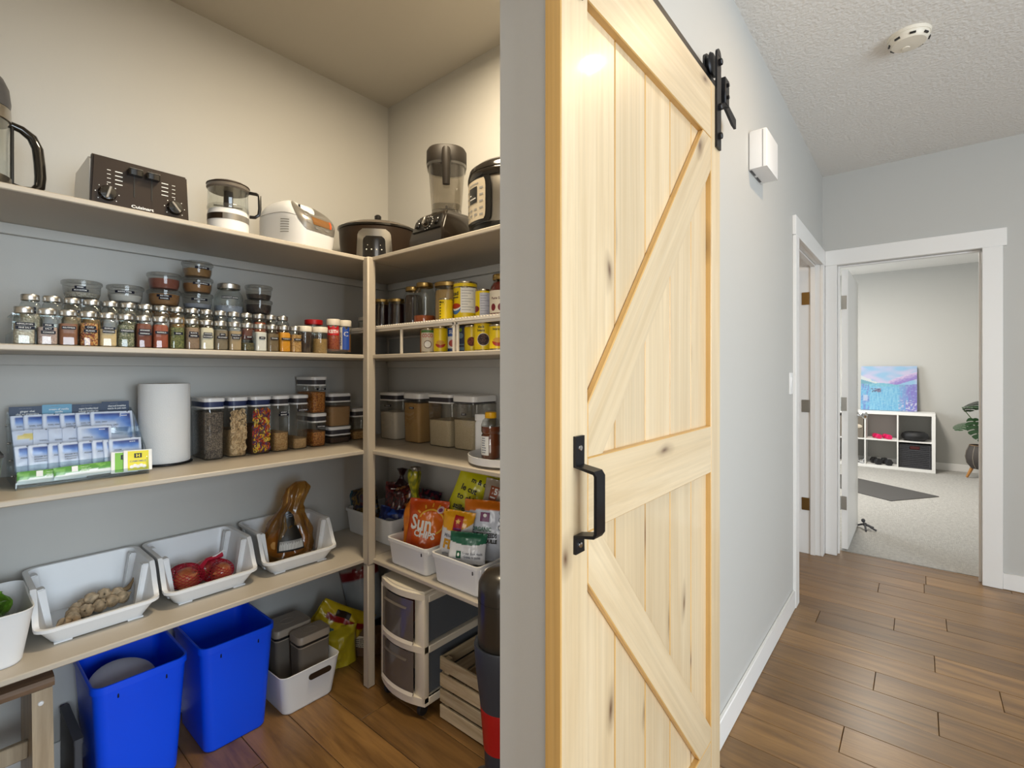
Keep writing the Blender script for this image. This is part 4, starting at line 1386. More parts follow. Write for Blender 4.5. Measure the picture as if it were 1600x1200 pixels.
def big_can_art(c, r, h):
    part('nutrition_panel', band(r * 1.014, 0.12, 1.55, 0.030, h - 0.024, 16), M['paper'], c)
    mb = MB()
    for q in range(9):
        mb.add(band(r * 1.024, 0.22, 1.0 + 0.3 * math.sin(q * 2.1), 0.040 + 0.0105 * q, 0.0415 + 0.0105 * q, 6))
    part('small_print', mb, M['print_g'], c)
    disc_on(c, r, -0.42, 0.050, 0.026, bowlblue, 'bowl_print', 1.014, 1.0, 'low')
    disc_on(c, r, -0.42, 0.052, 0.025, M['print_w'], 'bowl_print', 1.026, 0.55, 'low')
    disc_on(c, r, -0.42, 0.056, 0.025, tomatoes, 'food_print', 1.036, 0.42)
    warp_text('diced', 0.022, on_can(r, -0.58, 0.104), M['print_k'], c, bold=0.0006)
    warp_text('tomatoes', 0.012, on_can(r, -0.58, 0.090), M['print_k'], c, bold=0.0003)


big = can(1.345, 1.360, ZR, 0.046, 0.150, M['canyellow'], 'large yellow can with bowl picture and white nutrition panel on the rack', R(-75), fn=big_can_art)
part('shoulder', MB().lathe([(0.0472, 0.126), (0.045, 0.136), (0.041, 0.140), (0.041, 0.1505), (0.001, 0.1505)], 28, c0=False), M['cansteel'], big)


def yellow_art(kind, words, sz=0.012):
    def fn(c, r, h):
        if kind == 'beans':
            disc_on(c, r, 0.1, h * 0.40, r * 0.62, M['canyellow'], 'ring_print', 1.014)
            disc_on(c, r, 0.1, h * 0.40, r * 0.58, beans, 'food_print', 1.026)
        elif kind == 'black':
            disc_on(c, r, 0.1, h * 0.40, r * 0.68, M['cream'], 'ring_print', 1.014)
            disc_on(c, r, 0.1, h * 0.40, r * 0.62, blackb, 'food_print', 1.026)
        elif kind == 'bowl':
            disc_on(c, r, 0.1, h * 0.36, r * 0.75, tomatoes, 'bowl_print', 1.014, 0.8, 'low')
            disc_on(c, r, 0.1, h * 0.40, r * 0.62, pbr('chickpea_print', (214, 160, 60), 0.5), 'food_print', 1.026, 0.45)
        elif kind == 'panel':
            part('nutrition_panel', band(r * 1.014, 0.10, 1.5, 0.012, h - 0.014, 14), pbr('lilac_panel', (196, 198, 210), 0.5), c)
            mb = MB()
            for q in range(8):
                mb.add(band(r * 1.024, 0.2, 1.0 + 0.3 * math.sin(q * 2.7), 0.020 + 0.0095 * q, 0.0214 + 0.0095 * q, 5))
            part('small_print', mb, M['print_g'], c)
            disc_on(c, r, -0.5, h * 0.34, r * 0.55, pbr('dark_red_print', (120, 30, 34), 0.4), 'food_print', 1.026, 0.7)
        for i, wd in enumerate(words):
            warp_text(wd, sz, on_can(r, -0.15 if kind != 'list' else -0.4, h * 0.82 - i * sz * 0.95), M['print_k'], c, bold=0.0003, sx=0.9)
        if kind == 'list':
            mb = MB()
            for q in range(6):
                mb.add(band(r * 1.024, -0.75, -0.45, 0.012 + 0.0115 * q, 0.0165 + 0.0115 * q, 3))
            mb.add(band(r * 1.024, -0.8, 0.3, h * 0.73, h * 0.735, 5))
            part('small_print', mb, M['print_k'], c)
    return fn


can(1.285, 1.405, ZR, 0.0265, 0.086, M['canyellow'], 'small yellow can with black list print in front of the tan jar', R(-62), fn=yellow_art('list', ['beans'], 0.011))
can(1.345, 1.262, ZR, 0.0315, 0.112, M['canyellow'], 'medium yellow can with pale side panel near the sauce jar on the rack', R(-80), fn=yellow_art('panel', []))
sj = thing('sauce_jar', 'red sauce jar with gold lid and white fruit label at the edge of the doorway', 'jar', (1.335, 1.163, ZR), R(-60), 'jars on the white rack')
part('glass', MB().lathe([(0.041, 0.0005), (0.044, 0.005), (0.044, 0.095), (0.040, 0.112), (0.030, 0.128), (0.030, 0.142)], 28, c1=False), M['glass'], sj)
part('contents', MB().lathe([(0.039, 0.002), (0.042, 0.006), (0.042, 0.094), (0.038, 0.110), (0.028, 0.126), (0.001, 0.127)], 24), pbr('tomato_sauce', (120, 30, 18), 0.4), sj)
part('lid', MB().lathe([(0.0315, 0.135), (0.033, 0.137), (0.033, 0.152), (0.031, 0.155), (0.001, 0.155)], 28, c0=False), M['gold'], sj)
sl = part('paper_label', band(0.0446, -1.2, 1.2, 0.014, 0.094, 18), M['cream'], sj)
for a0 in (-0.55, 0.1, 0.7):
    disc_on(sj, 0.0446, a0, 0.034, 0.010, pbr('plum_print', (120, 34, 44), 0.4), 'fruit_print', 1.01, 1.3)
warp_text('Pasta Sauce', 0.012, on_can(0.0446, -0.1, 0.066), pbr('maroon_print', (96, 40, 40), 0.5), sj, bold=0.0002)

# cans below the racks
UN = 'cans under the white racks'


def coco_art(c, r, h):
    part('green_band', band(r * 1.014, -1.4, 1.4, h - 0.017, h - 0.008, 14), pbr('green_print', (80, 130, 60), 0.4), c)
    warp_text('COCO', 0.020, on_can(r, 0.0, h * 0.70), pbr('red_print', (190, 60, 50), 0.4), c, bold=0.0004, sx=0.75)
    disc_on(c, r, 0.05, h * 0.36, 0.016, pbr('coconut_shell_print', (96, 66, 46), 0.5), 'fruit_print', 1.008)
    disc_on(c, r, 0.05, h * 0.36, 0.013, M['print_w'], 'fruit_print', 1.036)


can(1.290, 1.514, Z2, 0.029, 0.100, pbr('cream_can_label', (214, 206, 190), 0.4), 'white coconut can with green top band under the rack', R(-50), UN, coco_art)
can(1.352, 1.590, Z2, 0.032, 0.108, pbr('orange_can_label', (206, 130, 40), 0.4), 'orange can mostly hidden behind the coconut can', R(-50), UN)
can(1.300, 1.452, Z2, 0.028, 0.104, M['canyellow'], 'yellow can with red bowl picture under the rack', R(-50), UN, yellow_art('bowl', []))


def bluewhite_art(c, r, h):
    part('blue_band', band(r * 1.014, -1.5, 1.5, h * 0.62, h - 0.008, 14), pbr('blue_print_2', (40, 84, 170), 0.4), c)
    part('blue_band', band(r * 1.014, -1.5, 1.5, 0.008, h * 0.18, 14), pbr('navy_print', (36, 62, 110), 0.4), c)
    warp_text('SUN', 0.020, on_can(r, 0.15, h * 0.78, 1.02), M['print_w'], c, bold=0.0004, sx=0.8)
    disc_on(c, r, 0.15, h * 0.37, 0.016, tomatoes, 'fruit_print', 1.026, 0.9)


can(1.350, 1.436, Z2, 0.030, 0.108, pbr('white_can_label', (226, 224, 220), 0.4), 'blue and white tomato can behind the rack leg', R(-52), UN, bluewhite_art)
nb = thing('food_box', 'narrow dark blue box standing just past the rack leg', 'box', (1.350, 1.374, Z2), R(-62), UN)
part('carton', boxes([(-0.020, 0.020, -0.04, 0.04, 0, 0.103)], 0.002), pbr('dark_blue_carton', (36, 50, 92), 0.45), nb)
part('print', flat([disc_poly(0, 0.066, 0.011, 18, -0.0406), [(-0.014, -0.0406, 0.030), (0.014, -0.0406, 0.030), (0.014, -0.0406, 0.034), (-0.014, -0.0406, 0.034)], [(-0.016, -0.0406, 0.010), (0.016, -0.0406, 0.010), (0.016, -0.0406, 0.022), (-0.016, -0.0406, 0.022)]]), pbr('pale_blue_print', (110, 140, 170), 0.5), nb)
part('leaf_print', flat([disc_poly(0, 0.088, 0.005, 12, -0.0406, 1.5)]), pbr('lime_print', (130, 170, 60), 0.5), nb)
can(1.340, 1.318, Z2, 0.030, 0.104, M['canyellow'], 'yellow can with red bean picture, first after the dark blue box', R(-55), UN, yellow_art('beans', []))
can(1.300, 1.222, Z2, 0.034, 0.108, M['canyellow'], 'yellow can with round dark bean picture and glossy stripe', R(-52), UN, yellow_art('black', ['black', 'beans'], 0.013))
can(1.268, 1.124, Z2, 0.029, 0.090, M['canyellow'], 'short yellow can with red bowl at the edge of the doorway', R(-50), UN, yellow_art('bowl', ['beans'], 0.012))


# ================================================================== THIRD SHELF
def rrp(w, d, r, n=4, sub=6, cx=0.0, cy=0.0):
    """rounded rectangle with extra points on the straight sides"""
    base = rr(w, d, r, n, cx, cy)
    out = []
    m = len(base)
    for i, p in enumerate(base):
        out.append(p)
        if i % (n + 1) == n:
            q = base[(i + 1) % m]
            for s_ in range(1, sub):
                f = s_ / sub
                out.append((p[0] + (q[0] - p[0]) * f, p[1] + (q[1] - p[1]) * f))
    return out


def basket(w0, d0, w1, d1, Hf, r=0.02, th=0.003, rim=0.006, rimh=0.010, n=4, sub=6, yoff=0.0, belly=False):
    """open-topped bin; Hf gives the rim height for a point of the plan"""
    bot = rrp(w0, d0, r, n, sub)
    top = rrp(w1, d1, r, n, sub, 0, yoff)
    out = rrp(w1 + 2 * rim, d1 + 2 * rim, r + rim, n, sub, 0, yoff)
    ins = rrp(w1 - 2 * th, d1 - 2 * th, max(r - th, 0.004), n, sub, 0, yoff)
    inb = rrp(w0 - 2 * th, d0 - 2 * th, max(r - th, 0.004), n, sub)
    hs = [Hf(p[0], p[1]) for p in top]
    mb = MB()
    mb.loft([[(p[0] * 0.97, p[1] * 0.97, 0) for p in bot], [(p[0], p[1], 0.006) for p in bot], [(p[0] + (q[0] - p[0]) * 0.62, p[1] + (q[1] - p[1]) * 0.62, 0.030) for p, q in zip(bot, top)] if belly else [(p[0], p[1], 0.007) for p in bot], [(p[0], p[1], h - rimh) for p, h in zip(top, hs)], [(p[0], p[1], h - rimh) for p, h in zip(out, hs)],
             [(p[0], p[1], h - 0.001) for p, h in zip(out, hs)], [(p[0] * 0.5 + q[0] * 0.5, p[1] * 0.5 + q[1] * 0.5, h) for p, q, h in zip(out, ins, hs)], [(p[0], p[1], h - 0.002) for p, h in zip(ins, hs)], [(p[0], p[1], th) for p in inb]])
    return mb


def canister(x0, x1, y0, y1, z, h, fill, amt, label, group, rz=0.0, strip=None, style=0, stripz=0.62):
    """square clear canister with a white push lid over a dark gasket; front is -Y before turning"""
    w_, d_ = x1 - x0, y1 - y0
    if rz:
        w_, d_ = d_, w_
    c = thing('food_canister', label, 'canister', ((x0 + x1) / 2, (y0 + y1) / 2, z), rz, group)
    lw, ld = w_ + 0.004, d_ + 0.004
    hb = h - 0.042 if style == 0 else h - 0.036
    part('body', MB().rrl([(0.0006, w_ * 0.90, d_ * 0.93, 0.016), (0.006, w_ * 0.95, d_ * 0.965, 0.018), (hb, w_, d_, 0.018)], 4, c1=False), M['popclear'], c)
    if style == 0:
        part('lid', MB().rrl([(h - 0.014, lw, ld, 0.020), (h - 0.002, lw, ld, 0.020), (h, lw - 0.004, ld - 0.004, 0.019)], 5), M['white'], c)
        part('gasket', MB().rrl([(h - 0.034, w_ - 0.004, d_ - 0.004, 0.018), (h - 0.014, w_ - 0.002, d_ - 0.002, 0.018)], 5), M['navy' if style == 0 and not rz and x0 < 0.9 else 'gasket'], c)
        part('collar', MB().rrl([(h - 0.040, w_ + 0.001, d_ + 0.001, 0.018), (h - 0.034, w_ + 0.001, d_ + 0.001, 0.018)], 5), M['white'], c)
    else:
        part('lid', MB().rrl([(h - 0.026, lw + 0.004, ld, 0.026), (h - 0.004, lw + 0.004, ld, 0.026), (h, lw - 0.004, ld - 0.008, 0.024)], 6), M['white'], c)
        part('gasket', MB().rrl([(h - 0.032, w_ - 0.006, d_ - 0.006, 0.018), (h - 0.026, w_ - 0.006, d_ - 0.006, 0.018)], 5), M['gasket'], c)
        part('collar', MB().rrl([(h - 0.037, w_ + 0.002, d_ + 0.001, 0.02), (h - 0.032, w_ + 0.002, d_ + 0.001, 0.02)], 5), M['plastic_clear'], c)
    if fill:
        hf = 0.004 + (hb - 0.008) * amt
        e = 0.005
        mb = MB().rrl([(0.003, w_ * 0.90 - e, d_ * 0.93 - e, 0.014), (0.008, w_ * 0.95 - e, d_ * 0.965 - e, 0.016), (hf, w_ * (0.95 + 0.05 * amt) - e, d_ * (0.965 + 0.035 * amt) - e, 0.016)], 4)
        part('contents', mb, fill, c)
    if strip:
        for i, s in enumerate(strip):
            ww = min(w_ * 0.75, 0.008 + 0.0048 * len(s))
            so = part('label_strip', boxes([(-ww / 2, ww / 2, -0.0006, 0, -0.0048, 0.0048)]), M['tape'], c, (w_ * 0.06, -d_ / 2 - 0.0003, h * stripz - 0.0105 * i))
            text(s, 0.0072, M['print_w'], so, (0, -0.0009, 0), bold=0.00012, sx=min(1.0, (ww - 0.003) / (0.0048 * len(s))))
    return c


PG = 'canisters on the left run'
chia = grains('chia_seeds', [(92, 84, 78), (140, 128, 116), (66, 60, 58), (112, 102, 92)], 330, 0.5)
oats = grains('toasted_oats', [(206, 178, 138), (180, 148, 106)], 200, 0.4)
barley = grains('barley', [(206, 160, 100), (176, 130, 76), (220, 182, 124)], 300)
chick = grains('chickpeas', [(214, 176, 124), (186, 146, 96)], 190)
corn = grains('popping_corn', [(186, 112, 34), (150, 84, 24), (206, 140, 60)], 240)
flour = pbr('white_flour', (226, 218, 204), 0.9)
rice = grains('pale_rice', [(214, 200, 170), (196, 180, 148)], 420, 0.3)
sugar = grains('brown_sugar', [(196, 158, 100), (180, 140, 84)], 600, 0.3)
canister(0.657, 0.726, 2.020, 2.182, Z3, 0.230, chia, 0.96, 'tall canister full of speckled grey seeds, first after the paper towels', PG)
c2 = canister(0.740, 0.808, 2.020, 2.182, Z3, 0.230, oats, 0.55, 'tall canister of beige oat rings', PG)
c3 = canister(0.822, 0.898, 2.020, 2.182, Z3, 0.230, pbr('brown_cereal_bed', (112, 74, 44), 0.8), 0.6, 'tall canister of orange, yellow and purple cereal loops', PG)


def loops(c, x0, x1, yf, z0, z1, r, n, cols, seed, fall=0.0):
    """loose cereal rings lying against the front of a canister: far too many to pick apart one by one"""
    rn = random.Random(seed)
    mats = []
    rings = {k_: MB() for k_ in range(len(cols))}
    for i in range(n):
        mb = MB()
        q = rn.uniform(0.8, 1.15) * r
        mb.tube([(q * math.cos(2 * PI * k_ / 9), q * math.sin(2 * PI * k_ / 9), 0) for k_ in range(9)], q * 0.34, 5, closed=True)
        m = Matrix.Translation((rn.uniform(x0, x1), rn.uniform(yf, yf + 0.008), z0 + (z1 - z0) * rn.random() ** (1 + fall))) @ Matrix.Rotation(rn.uniform(0, 2 * PI), 4, 'Z') @ Matrix.Rotation(rn.uniform(0.5, 1.57), 4, 'X') @ Matrix.Rotation(rn.uniform(0, 2 * PI), 4, 'Y')
        mb.xf(m)
        rings[rn.randrange(len(cols))].add(mb)
    for k_, cl in enumerate(cols):
        part('cereal_loops', rings[k_], pbr('cereal_colour', cl, 0.7), c, stuff=True)


loops(c2, -0.024, 0.024, -0.0785, 0.012, 0.178, 0.0060, 300, [(216, 190, 150), (196, 166, 124)], 4)
loops(c3, -0.028, 0.028, -0.0785, 0.012, 0.176, 0.0072, 230, [(222, 176, 50), (206, 110, 34), (96, 60, 96), (176, 60, 50), (222, 196, 90)], 9)
canister(0.910, 0.974, 2.020, 2.182, Z3, 0.230, barley, 0.40, 'tall canister two fifths full of golden grain with two label strips', PG, strip=['WHEAT', 'BERRIES'], stripz=0.70)
canister(0.992, 1.056, 2.020, 2.182, Z3, 0.230, chick, 0.22, 'tall canister with a little pale pulse at the bottom', PG, strip=['CHICKPEAS'], stripz=0.72)
canister(1.074, 1.142, 2.022, 2.182, Z3, 0.146, corn, 0.62, 'short canister of amber corn under another in the corner stack', PG, strip=['POPCORN'], stripz=0.60)
canister(1.074, 1.142, 2.022, 2.182, Z3 + 0.1466, 0.160, corn, 0.80, 'canister of amber lentils stacked highest near the corner', PG, strip=['LENTILS'], stripz=0.66)
canister(1.172, 1.282, 2.050, 2.182, Z3, 0.076, pbr('dark_cocoa', (70, 46, 32), 0.8), 0.8, 'low wide canister of dark powder under the brown flour canister', PG)
canister(1.172, 1.282, 2.050, 2.182, Z3 + 0.0766, 0.152, grains('brown_flour', [(186, 148, 104), (172, 134, 92)], 700, 0.1), 0.84, 'wide canister of light brown flour on a low dark canister', PG)
canister(1.312, 1.422, 2.085, 2.182, Z3, 0.150, barley, 0.35, 'small canister of amber grain half hidden by the corner post', PG)
RG = 'canisters on the right run'
canister(1.436, 1.588, 1.925, 2.062, Z3, 0.228, flour, 0.72, 'canister of white flour next to the corner post', RG, R(-90), strip=['FLOUR MIX'], stripz=0.72)
canister(1.436, 1.588, 1.752, 1.872, Z3, 0.230, sugar, 0.96, 'canister brim-full of brown sugar with a thick white lid', RG, R(-90), strip=['SUGAR'], style=1, stripz=0.70)
canister(1.436, 1.588, 1.548, 1.695, Z3, 0.230, rice, 0.62, 'canister two thirds full of pale rice, no label strip', RG, R(-90))
canister(1.436, 1.588, 1.405, 1.535, Z3, 0.228, rice, 0.66, 'canister of pale grain with a strip reading OATS beside the honey', RG, R(-90), strip=['OATS'], style=1, stripz=0.66)

# honey on its turntable
hz = thing('turntable', 'round white turntable tray holding a honey bottle', 'turntable', (1.352, 1.140, Z3))
part('base', MB().lathe([(0.10, 0), (0.10, 0.006)], 32), M['white'], hz)
part('tray', MB().lathe([(0.142, 0.006), (0.149, 0.009), (0.151, 0.034), (0.147, 0.034), (0.145, 0.011), (0.001, 0.0105)], 48), M['white'], hz)
ho = thing('honey_bottle', 'squeeze bottle of dark amber honey with yellow cap', 'bottle', (1.322, 1.205, Z3 + 0.0115), R(-40))
part('contents', MB().lathe([(0.031, 0.001), (0.034, 0.004), (0.034, 0.085), (0.030, 0.092), (0.0345, 0.100), (0.0345, 0.118), (0.001, 0.119)], 28), pbr('amber_honey', (112, 48, 14), 0.12, coat=0.5), ho)
part('shell', MB().lathe([(0.032, 0), (0.0352, 0.004), (0.0352, 0.085), (0.0312, 0.092), (0.0358, 0.100), (0.0358, 0.122), (0.030, 0.140), (0.018, 0.150)], 28, c1=False), M['glass'], ho)
part('cap', MB().lathe([(0.0205, 0.148), (0.0215, 0.150), (0.0205, 0.168), (0.018, 0.170), (0.001, 0.1705)], 28, c0=False), M['yellowcap'], ho)
hl = part('paper_label', band(0.0358, -1.5, -0.35, 0.016, 0.084, 10), M['paper'], ho)
part('small_print', bars(7, 0.02, 0.0035, 0.0085, 4).xf(Matrix.Translation((0, 0, 0.075)) @ Matrix.Identity(4)).xf(Matrix.Translation((-0.0275, -0.0245, 0)) @ Matrix.Rotation(R(-52), 4, 'Z')), M['print_g'], hl)
wb = thing('supplement_bottle', 'white square bottle behind the honey', 'bottle', (1.425, 1.345, Z3), R(-60))
part('body', MB().rrl([(0, 0.050, 0.050, 0.010), (0.125, 0.050, 0.050, 0.010), (0.135, 0.042, 0.042, 0.012)], 4), M['white'], wb)
part('cap', MB().rrl([(0.135, 0.054, 0.054, 0.014), (0.157, 0.054, 0.054, 0.014), (0.160, 0.050, 0.050, 0.013)], 4), M['white'], wb)

# paper towel roll on its wire stand
pt = thing('paper_towel_stand', 'black wire stand under the paper towel roll', 'stand', (0.548, 2.088, Z3))
part('ring', MB().tube([(0.083 * math.cos(2 * PI * i / 40), 0.083 * math.sin(2 * PI * i / 40), 0.0035) for i in range(40)], 0.003, 6, closed=True), M['iron'], pt)
part('crossbar', MB().tube([(-0.083, 0, 0.0035), (0.083, 0, 0.0035)], 0.003, 6), M['iron'], pt)
part('rod', MB().tube([(0, 0, 0.0035), (0, 0, 0.27)], 0.004, 8), M['iron'], pt)
pr = thing('paper_towel_roll', 'thick white embossed paper towel roll on the third shelf', 'paper towel', (0.548, 2.088, Z3 + 0.0072))
part('sheet_roll', MB().lathe([(0.020, 0.0), (0.0755, 0.0), (0.0772, 0.004), (0.0772, 0.274), (0.0755, 0.279), (0.020, 0.279), (0.020, 0.0)], 48, c0=False, c1=False), M['paper'], pr)
part('core', MB().lathe([(0.0198, 0.0), (0.0198, 0.279), (0.017, 0.279), (0.017, 0.0), (0.0198, 0.0)], 24, c0=False, c1=False), pbr('cardboard_core', (176, 146, 110), 0.8), pr)
part('loose_sheet', MB().grid(lambda a, b: ((0.0780 + 0.004 * max(0, a - 0.7)) * math.cos(R(-40 + 60 * a)), (0.0780 + 0.004 * max(0, a - 0.7)) * math.sin(R(-40 + 60 * a)), 0.002 + 0.274 * b), 10, 4), M['paper'], pr)

# tea organiser
TX, TY = 0.308, 2.030
to = thing('tea_organizer', 'clear acrylic tiered tea organizer with a coloured card strip along its back', 'organizer', (TX, TY, Z3))
side = [(-0.118, 0.0), (0.118, 0.0), (0.118, 0.20), (0.100, 0.20), (0.06, 0.17), (0.00, 0.115), (-0.06, 0.068), (-0.118, 0.040)]
curve = [(-0.118, 0.0), (0.120, 0.0), (0.120, 0.205), (0.095, 0.203), (0.062, 0.190), (0.020, 0.158), (-0.030, 0.118), (-0.075, 0.085), (-0.105, 0.050), (-0.118, 0.022)]
for x in (-0.152, 0.149):
    part('side_panel', MB().prism(curve, 'X', x, x + 0.003), M['acrylic'], to)
tiers = [(-0.110, 0.004, 0.038), (-0.062, 0.030, 0.058), (-0.004, 0.070, 0.058), (0.052, 0.112, 0.058)]
for y, z, hh in tiers:
    part('tier_floor', boxes([(-0.148, 0.148, y, y + 0.046, z, z + 0.003)]), M['acrylic'], to)
    part('tier_front', boxes([(-0.148, 0.148, y - 0.003, y, z, z + hh * 0.5)]), M['acrylic'], to)
part('back_panel', boxes([(-0.148, 0.148, 0.112, 0.115, 0.003, 0.20)]), M['acrylic'], to)
for x in (-0.153, 0.153):
    for y, z in ((0.098, 0.165), (0.050, 0.115), (-0.005, 0.070), (-0.058, 0.032)):
        part('screw', MB().lathe([(0.0042, 0), (0.0036, 0.003), (0.0005, 0.004)], 10).xf(Matrix.Rotation(R(90 if x > 0 else -90), 4, 'Y')), M['steel'], to, (x, y, z))
navy = pbr('navy_card', (38, 58, 88), 0.5)
sky = pbr('light_blue_card', (104, 164, 196), 0.5)
cards = [(-0.148, -0.074, navy, 0.0, ['ginger chai', 'chai au gingembre']), (-0.074, -0.003, sky, 0.003, ['cream of vanilla', 'vanille', ]), (-0.003, 0.073, navy, 0.001, ['organic breakfast blend', 'mélange breakfast bio']), (0.073, 0.148, navy, 0.006, ['charcoal breakfast', 'matcha du petit matin'])]
for i, (a, b, m_, dz, tx) in enumerate(cards):
    cd = part('label_card', boxes([(a, b, 0.0, 0.001, 0.0, 0.110 + dz)]), m_, to, (0, 0.1095, 0.110))
    for k_, s in enumerate(tx):
        text(s, 0.0085, M['print_w'], cd, ((a + b) / 2 + 0.004, -0.0006, 0.0945 + dz - 0.0085 * k_), bold=0.00012, sx=min(0.9, 0.064 / (0.0045 * len(s))))
    part('small_print', bars(1, 0.03, 0.0012, 0.004, i).xf(Matrix.Translation(((a + b) / 2, -0.0006, 0.103 + dz))), M['print_g'], cd)

SW, SH = 0.086, 0.080


def sachet_col(kind):
    def fn(co):
        x, z = co.x / SW + 0.5, co.z / SH
        white = (206, 216, 236)
        if kind in ('blue', 'dusk', 'corner'):
            if z > 0.90 or x < 0.10 or x > 0.93:
                return (222, 230, 246) if x > 0.02 else (150, 164, 196)
            n = noise.noise(Vector((x * 5, z * 6, 3.1))) * 0.18
            if kind == 'corner':
                f = (x - 0.45) * 1.1 + (z - 0.45) * 0.9 + n
            else:
                f = (z - 0.52) * 2.2 + n + (0.15 * (x - 0.5))
            f = max(0, min(1, f))
            dark = (34, 44, 108) if kind != 'dusk' else (44, 40, 96)
            mid = (96, 140, 214)
            if f < 0.5:
                return tuple(white[k] + (mid[k] - white[k]) * f * 2 for k in range(3))
            return tuple(mid[k] + (dark[k] - mid[k]) * (f - 0.5) * 2 for k in range(3))
        if kind == 'gold':
            if 0.12 < x < 0.95 and 0.60 < z < 0.92 and abs(z - 0.76) < 0.06 + 0.12 * x:
                return (214, 190, 96) if x > 0.5 else (226, 206, 120)
            return white
        return white
    return fn


def sachet_mesh(kind, seed):
    rn = random.Random(seed)
    ph = rn.uniform(0, 9)

    def f(side):
        def fn(a, b):
            x, z = (a - 0.5) * SW, b * SH
            pf = (math.sin(PI * a) * math.sin(PI * b)) ** 0.6 if 0 < a < 1 and 0 < b < 1 else 0
            cr = 0.0012 * noise.noise(Vector((a * 4 + ph, b * 4, 1))) if 0.06 < a < 0.94 else 0
            return (x, side * (0.0018 * pf + cr * (1 if side < 0 else 0)), z)
        return fn
    mb = MB()
    mb.grid(f(-1), 20, 20)
    mb.grid(f(1), 20, 20)
    bmesh.ops.remove_doubles(mb.bm, verts=mb.bm.verts, dist=1e-6)
    return mb.mesh('envelope', 60, sachet_col(kind))


def sachet(x, y, z, kind, label, row, words=(), seed=0, tilt=-14, wx=0.0):
    key = ('envelope', kind, seed % 2)
    if key not in CACHE:
        CACHE[key] = sachet_mesh(kind, seed % 2)
    s_ = thing('tea_sachet', label, 'tea bag', (x, y, z), 0, row, rot=(R(tilt), R(1.2 * ((seed * 7) % 3 - 1)), R(3.5)))
    part('envelope', CACHE[key], M['paint'], s_)
    for i, wd in enumerate(words):
        text(wd, 0.0062, M['print_g'], s_, (-0.030, -0.0040, SH * 0.56 - 0.0068 * i), align='LEFT', bold=0.0001)
    if kind in ('blue', 'corner', 'dusk') and wx:
        part('maker_mark', bars(1, 0.022, 0.0022, 0.004, 3).xf(Matrix.Translation((0.022, -0.0028, SH * 0.84))), M['print_w'], s_)
    part('crimp', MB().grid(lambda a, b: ((a - 0.5) * SW, -0.0016, 0.004 + 0.001 * b), 2, 1), M['print_g'], s_)
    return s_


r1 = [(0.162, 'blue'), (0.189, 'blue'), (0.229, 'blue'), (0.272, 'blue'), (0.307, 'blue'), (0.342, 'blue'), (0.374, 'corner')]
ORD = ['first', 'second', 'third', 'fourth', 'fifth', 'sixth', 'seventh', 'eighth']
for i, (x, k_) in enumerate(r1):
    lab = 'pale blue tea sachet in the top tier, ' + ORD[i] + ' from the left' if i < 6 else 'wide open-faced sachet with dark blue corner at the right of the top tier'
    so_ = sachet(x + SW / 2, 2.096 - 0.0036 * i, Z3 + (0.117 if i < 6 else 0.092), k_, lab, 'tea sachets in the top tier', ('EARL GREY', 'VANILLA') if i in (3, 4, 6) else ('EARL GREY',), i, wx=1 if i == 6 else 0)
    if i == 6:
        so_.scale = (1.0, 1.0, 1.3)
r2 = [(0.161, 'gold'), (0.204, 'plain'), (0.240, 'plain'), (0.270, 'plain'), (0.302, 'corner')]
for i, (x, k_) in enumerate(r2):
    lab = ['white tea sachet with a gold band in the second tier', 'plain white tea sachet right of the gold banded one', 'plain white tea sachet, third in the second tier', 'plain white tea sachet, fourth in the second tier', 'white tea sachet with dark blue corner in the second tier'][i]
    sachet(x + SW / 2, 2.040 - 0.0036 * i, Z3 + 0.075, k_, lab, 'tea sachets in the second tier', ('VANILLA',) if i else (), i + 1, wx=1 if i == 4 else 0)
r3 = [(0.161, 'blue'), (0.188, 'blue'), (0.229, 'blue'), (0.254, 'blue'), (0.298, 'blue'), (0.328, 'blue'), (0.357, 'dusk'), (0.369, 'dusk')]
for i, (x, k_) in enumerate(r3):
    lab = 'silvery blue tea sachet in the third tier, ' + ORD[i] + ' from the left' if i < 7 else 'fully shown sachet with dark blue top at the right of the third tier'
    sachet(x + SW / 2, 1.988 - 0.0036 * i, Z3 + 0.034, k_, lab, 'tea sachets in the third tier', ('ASSAM BOLD', 'BREAKFAST', 'ORGANIC TEA') if i in (1, 3) else ('ASSAM',), i, tilt=-12, wx=1 if i == 7 else 0)


def stick_col(co):
    x, z = co.x / 0.15 + 0.5, co.z / 0.036
    n = noise.noise(Vector((co.x * 60, co.z * 90, 2)))
    if z < 0.30 + 0.22 * math.sin(x * 3.0):
        return (226, 230, 230)
    return (84, 150, 58) if n > -0.12 else (120, 180, 84)


def stick_mesh():
    def f(side):
        def fn(a, b):
            pf = (math.sin(PI * a) ** 0.4 * math.sin(PI * b)) if 0 < a < 1 and 0 < b < 1 else 0
            return ((a - 0.5) * 0.15, side * 0.0035 * pf, b * 0.036)
        return fn
    mb = MB()
    mb.grid(f(-1), 40, 10)
    mb.grid(f(1), 40, 10)
    bmesh.ops.remove_doubles(mb.bm, verts=mb.bm.verts, dist=1e-6)
    return mb.mesh('packet', 60, stick_col)


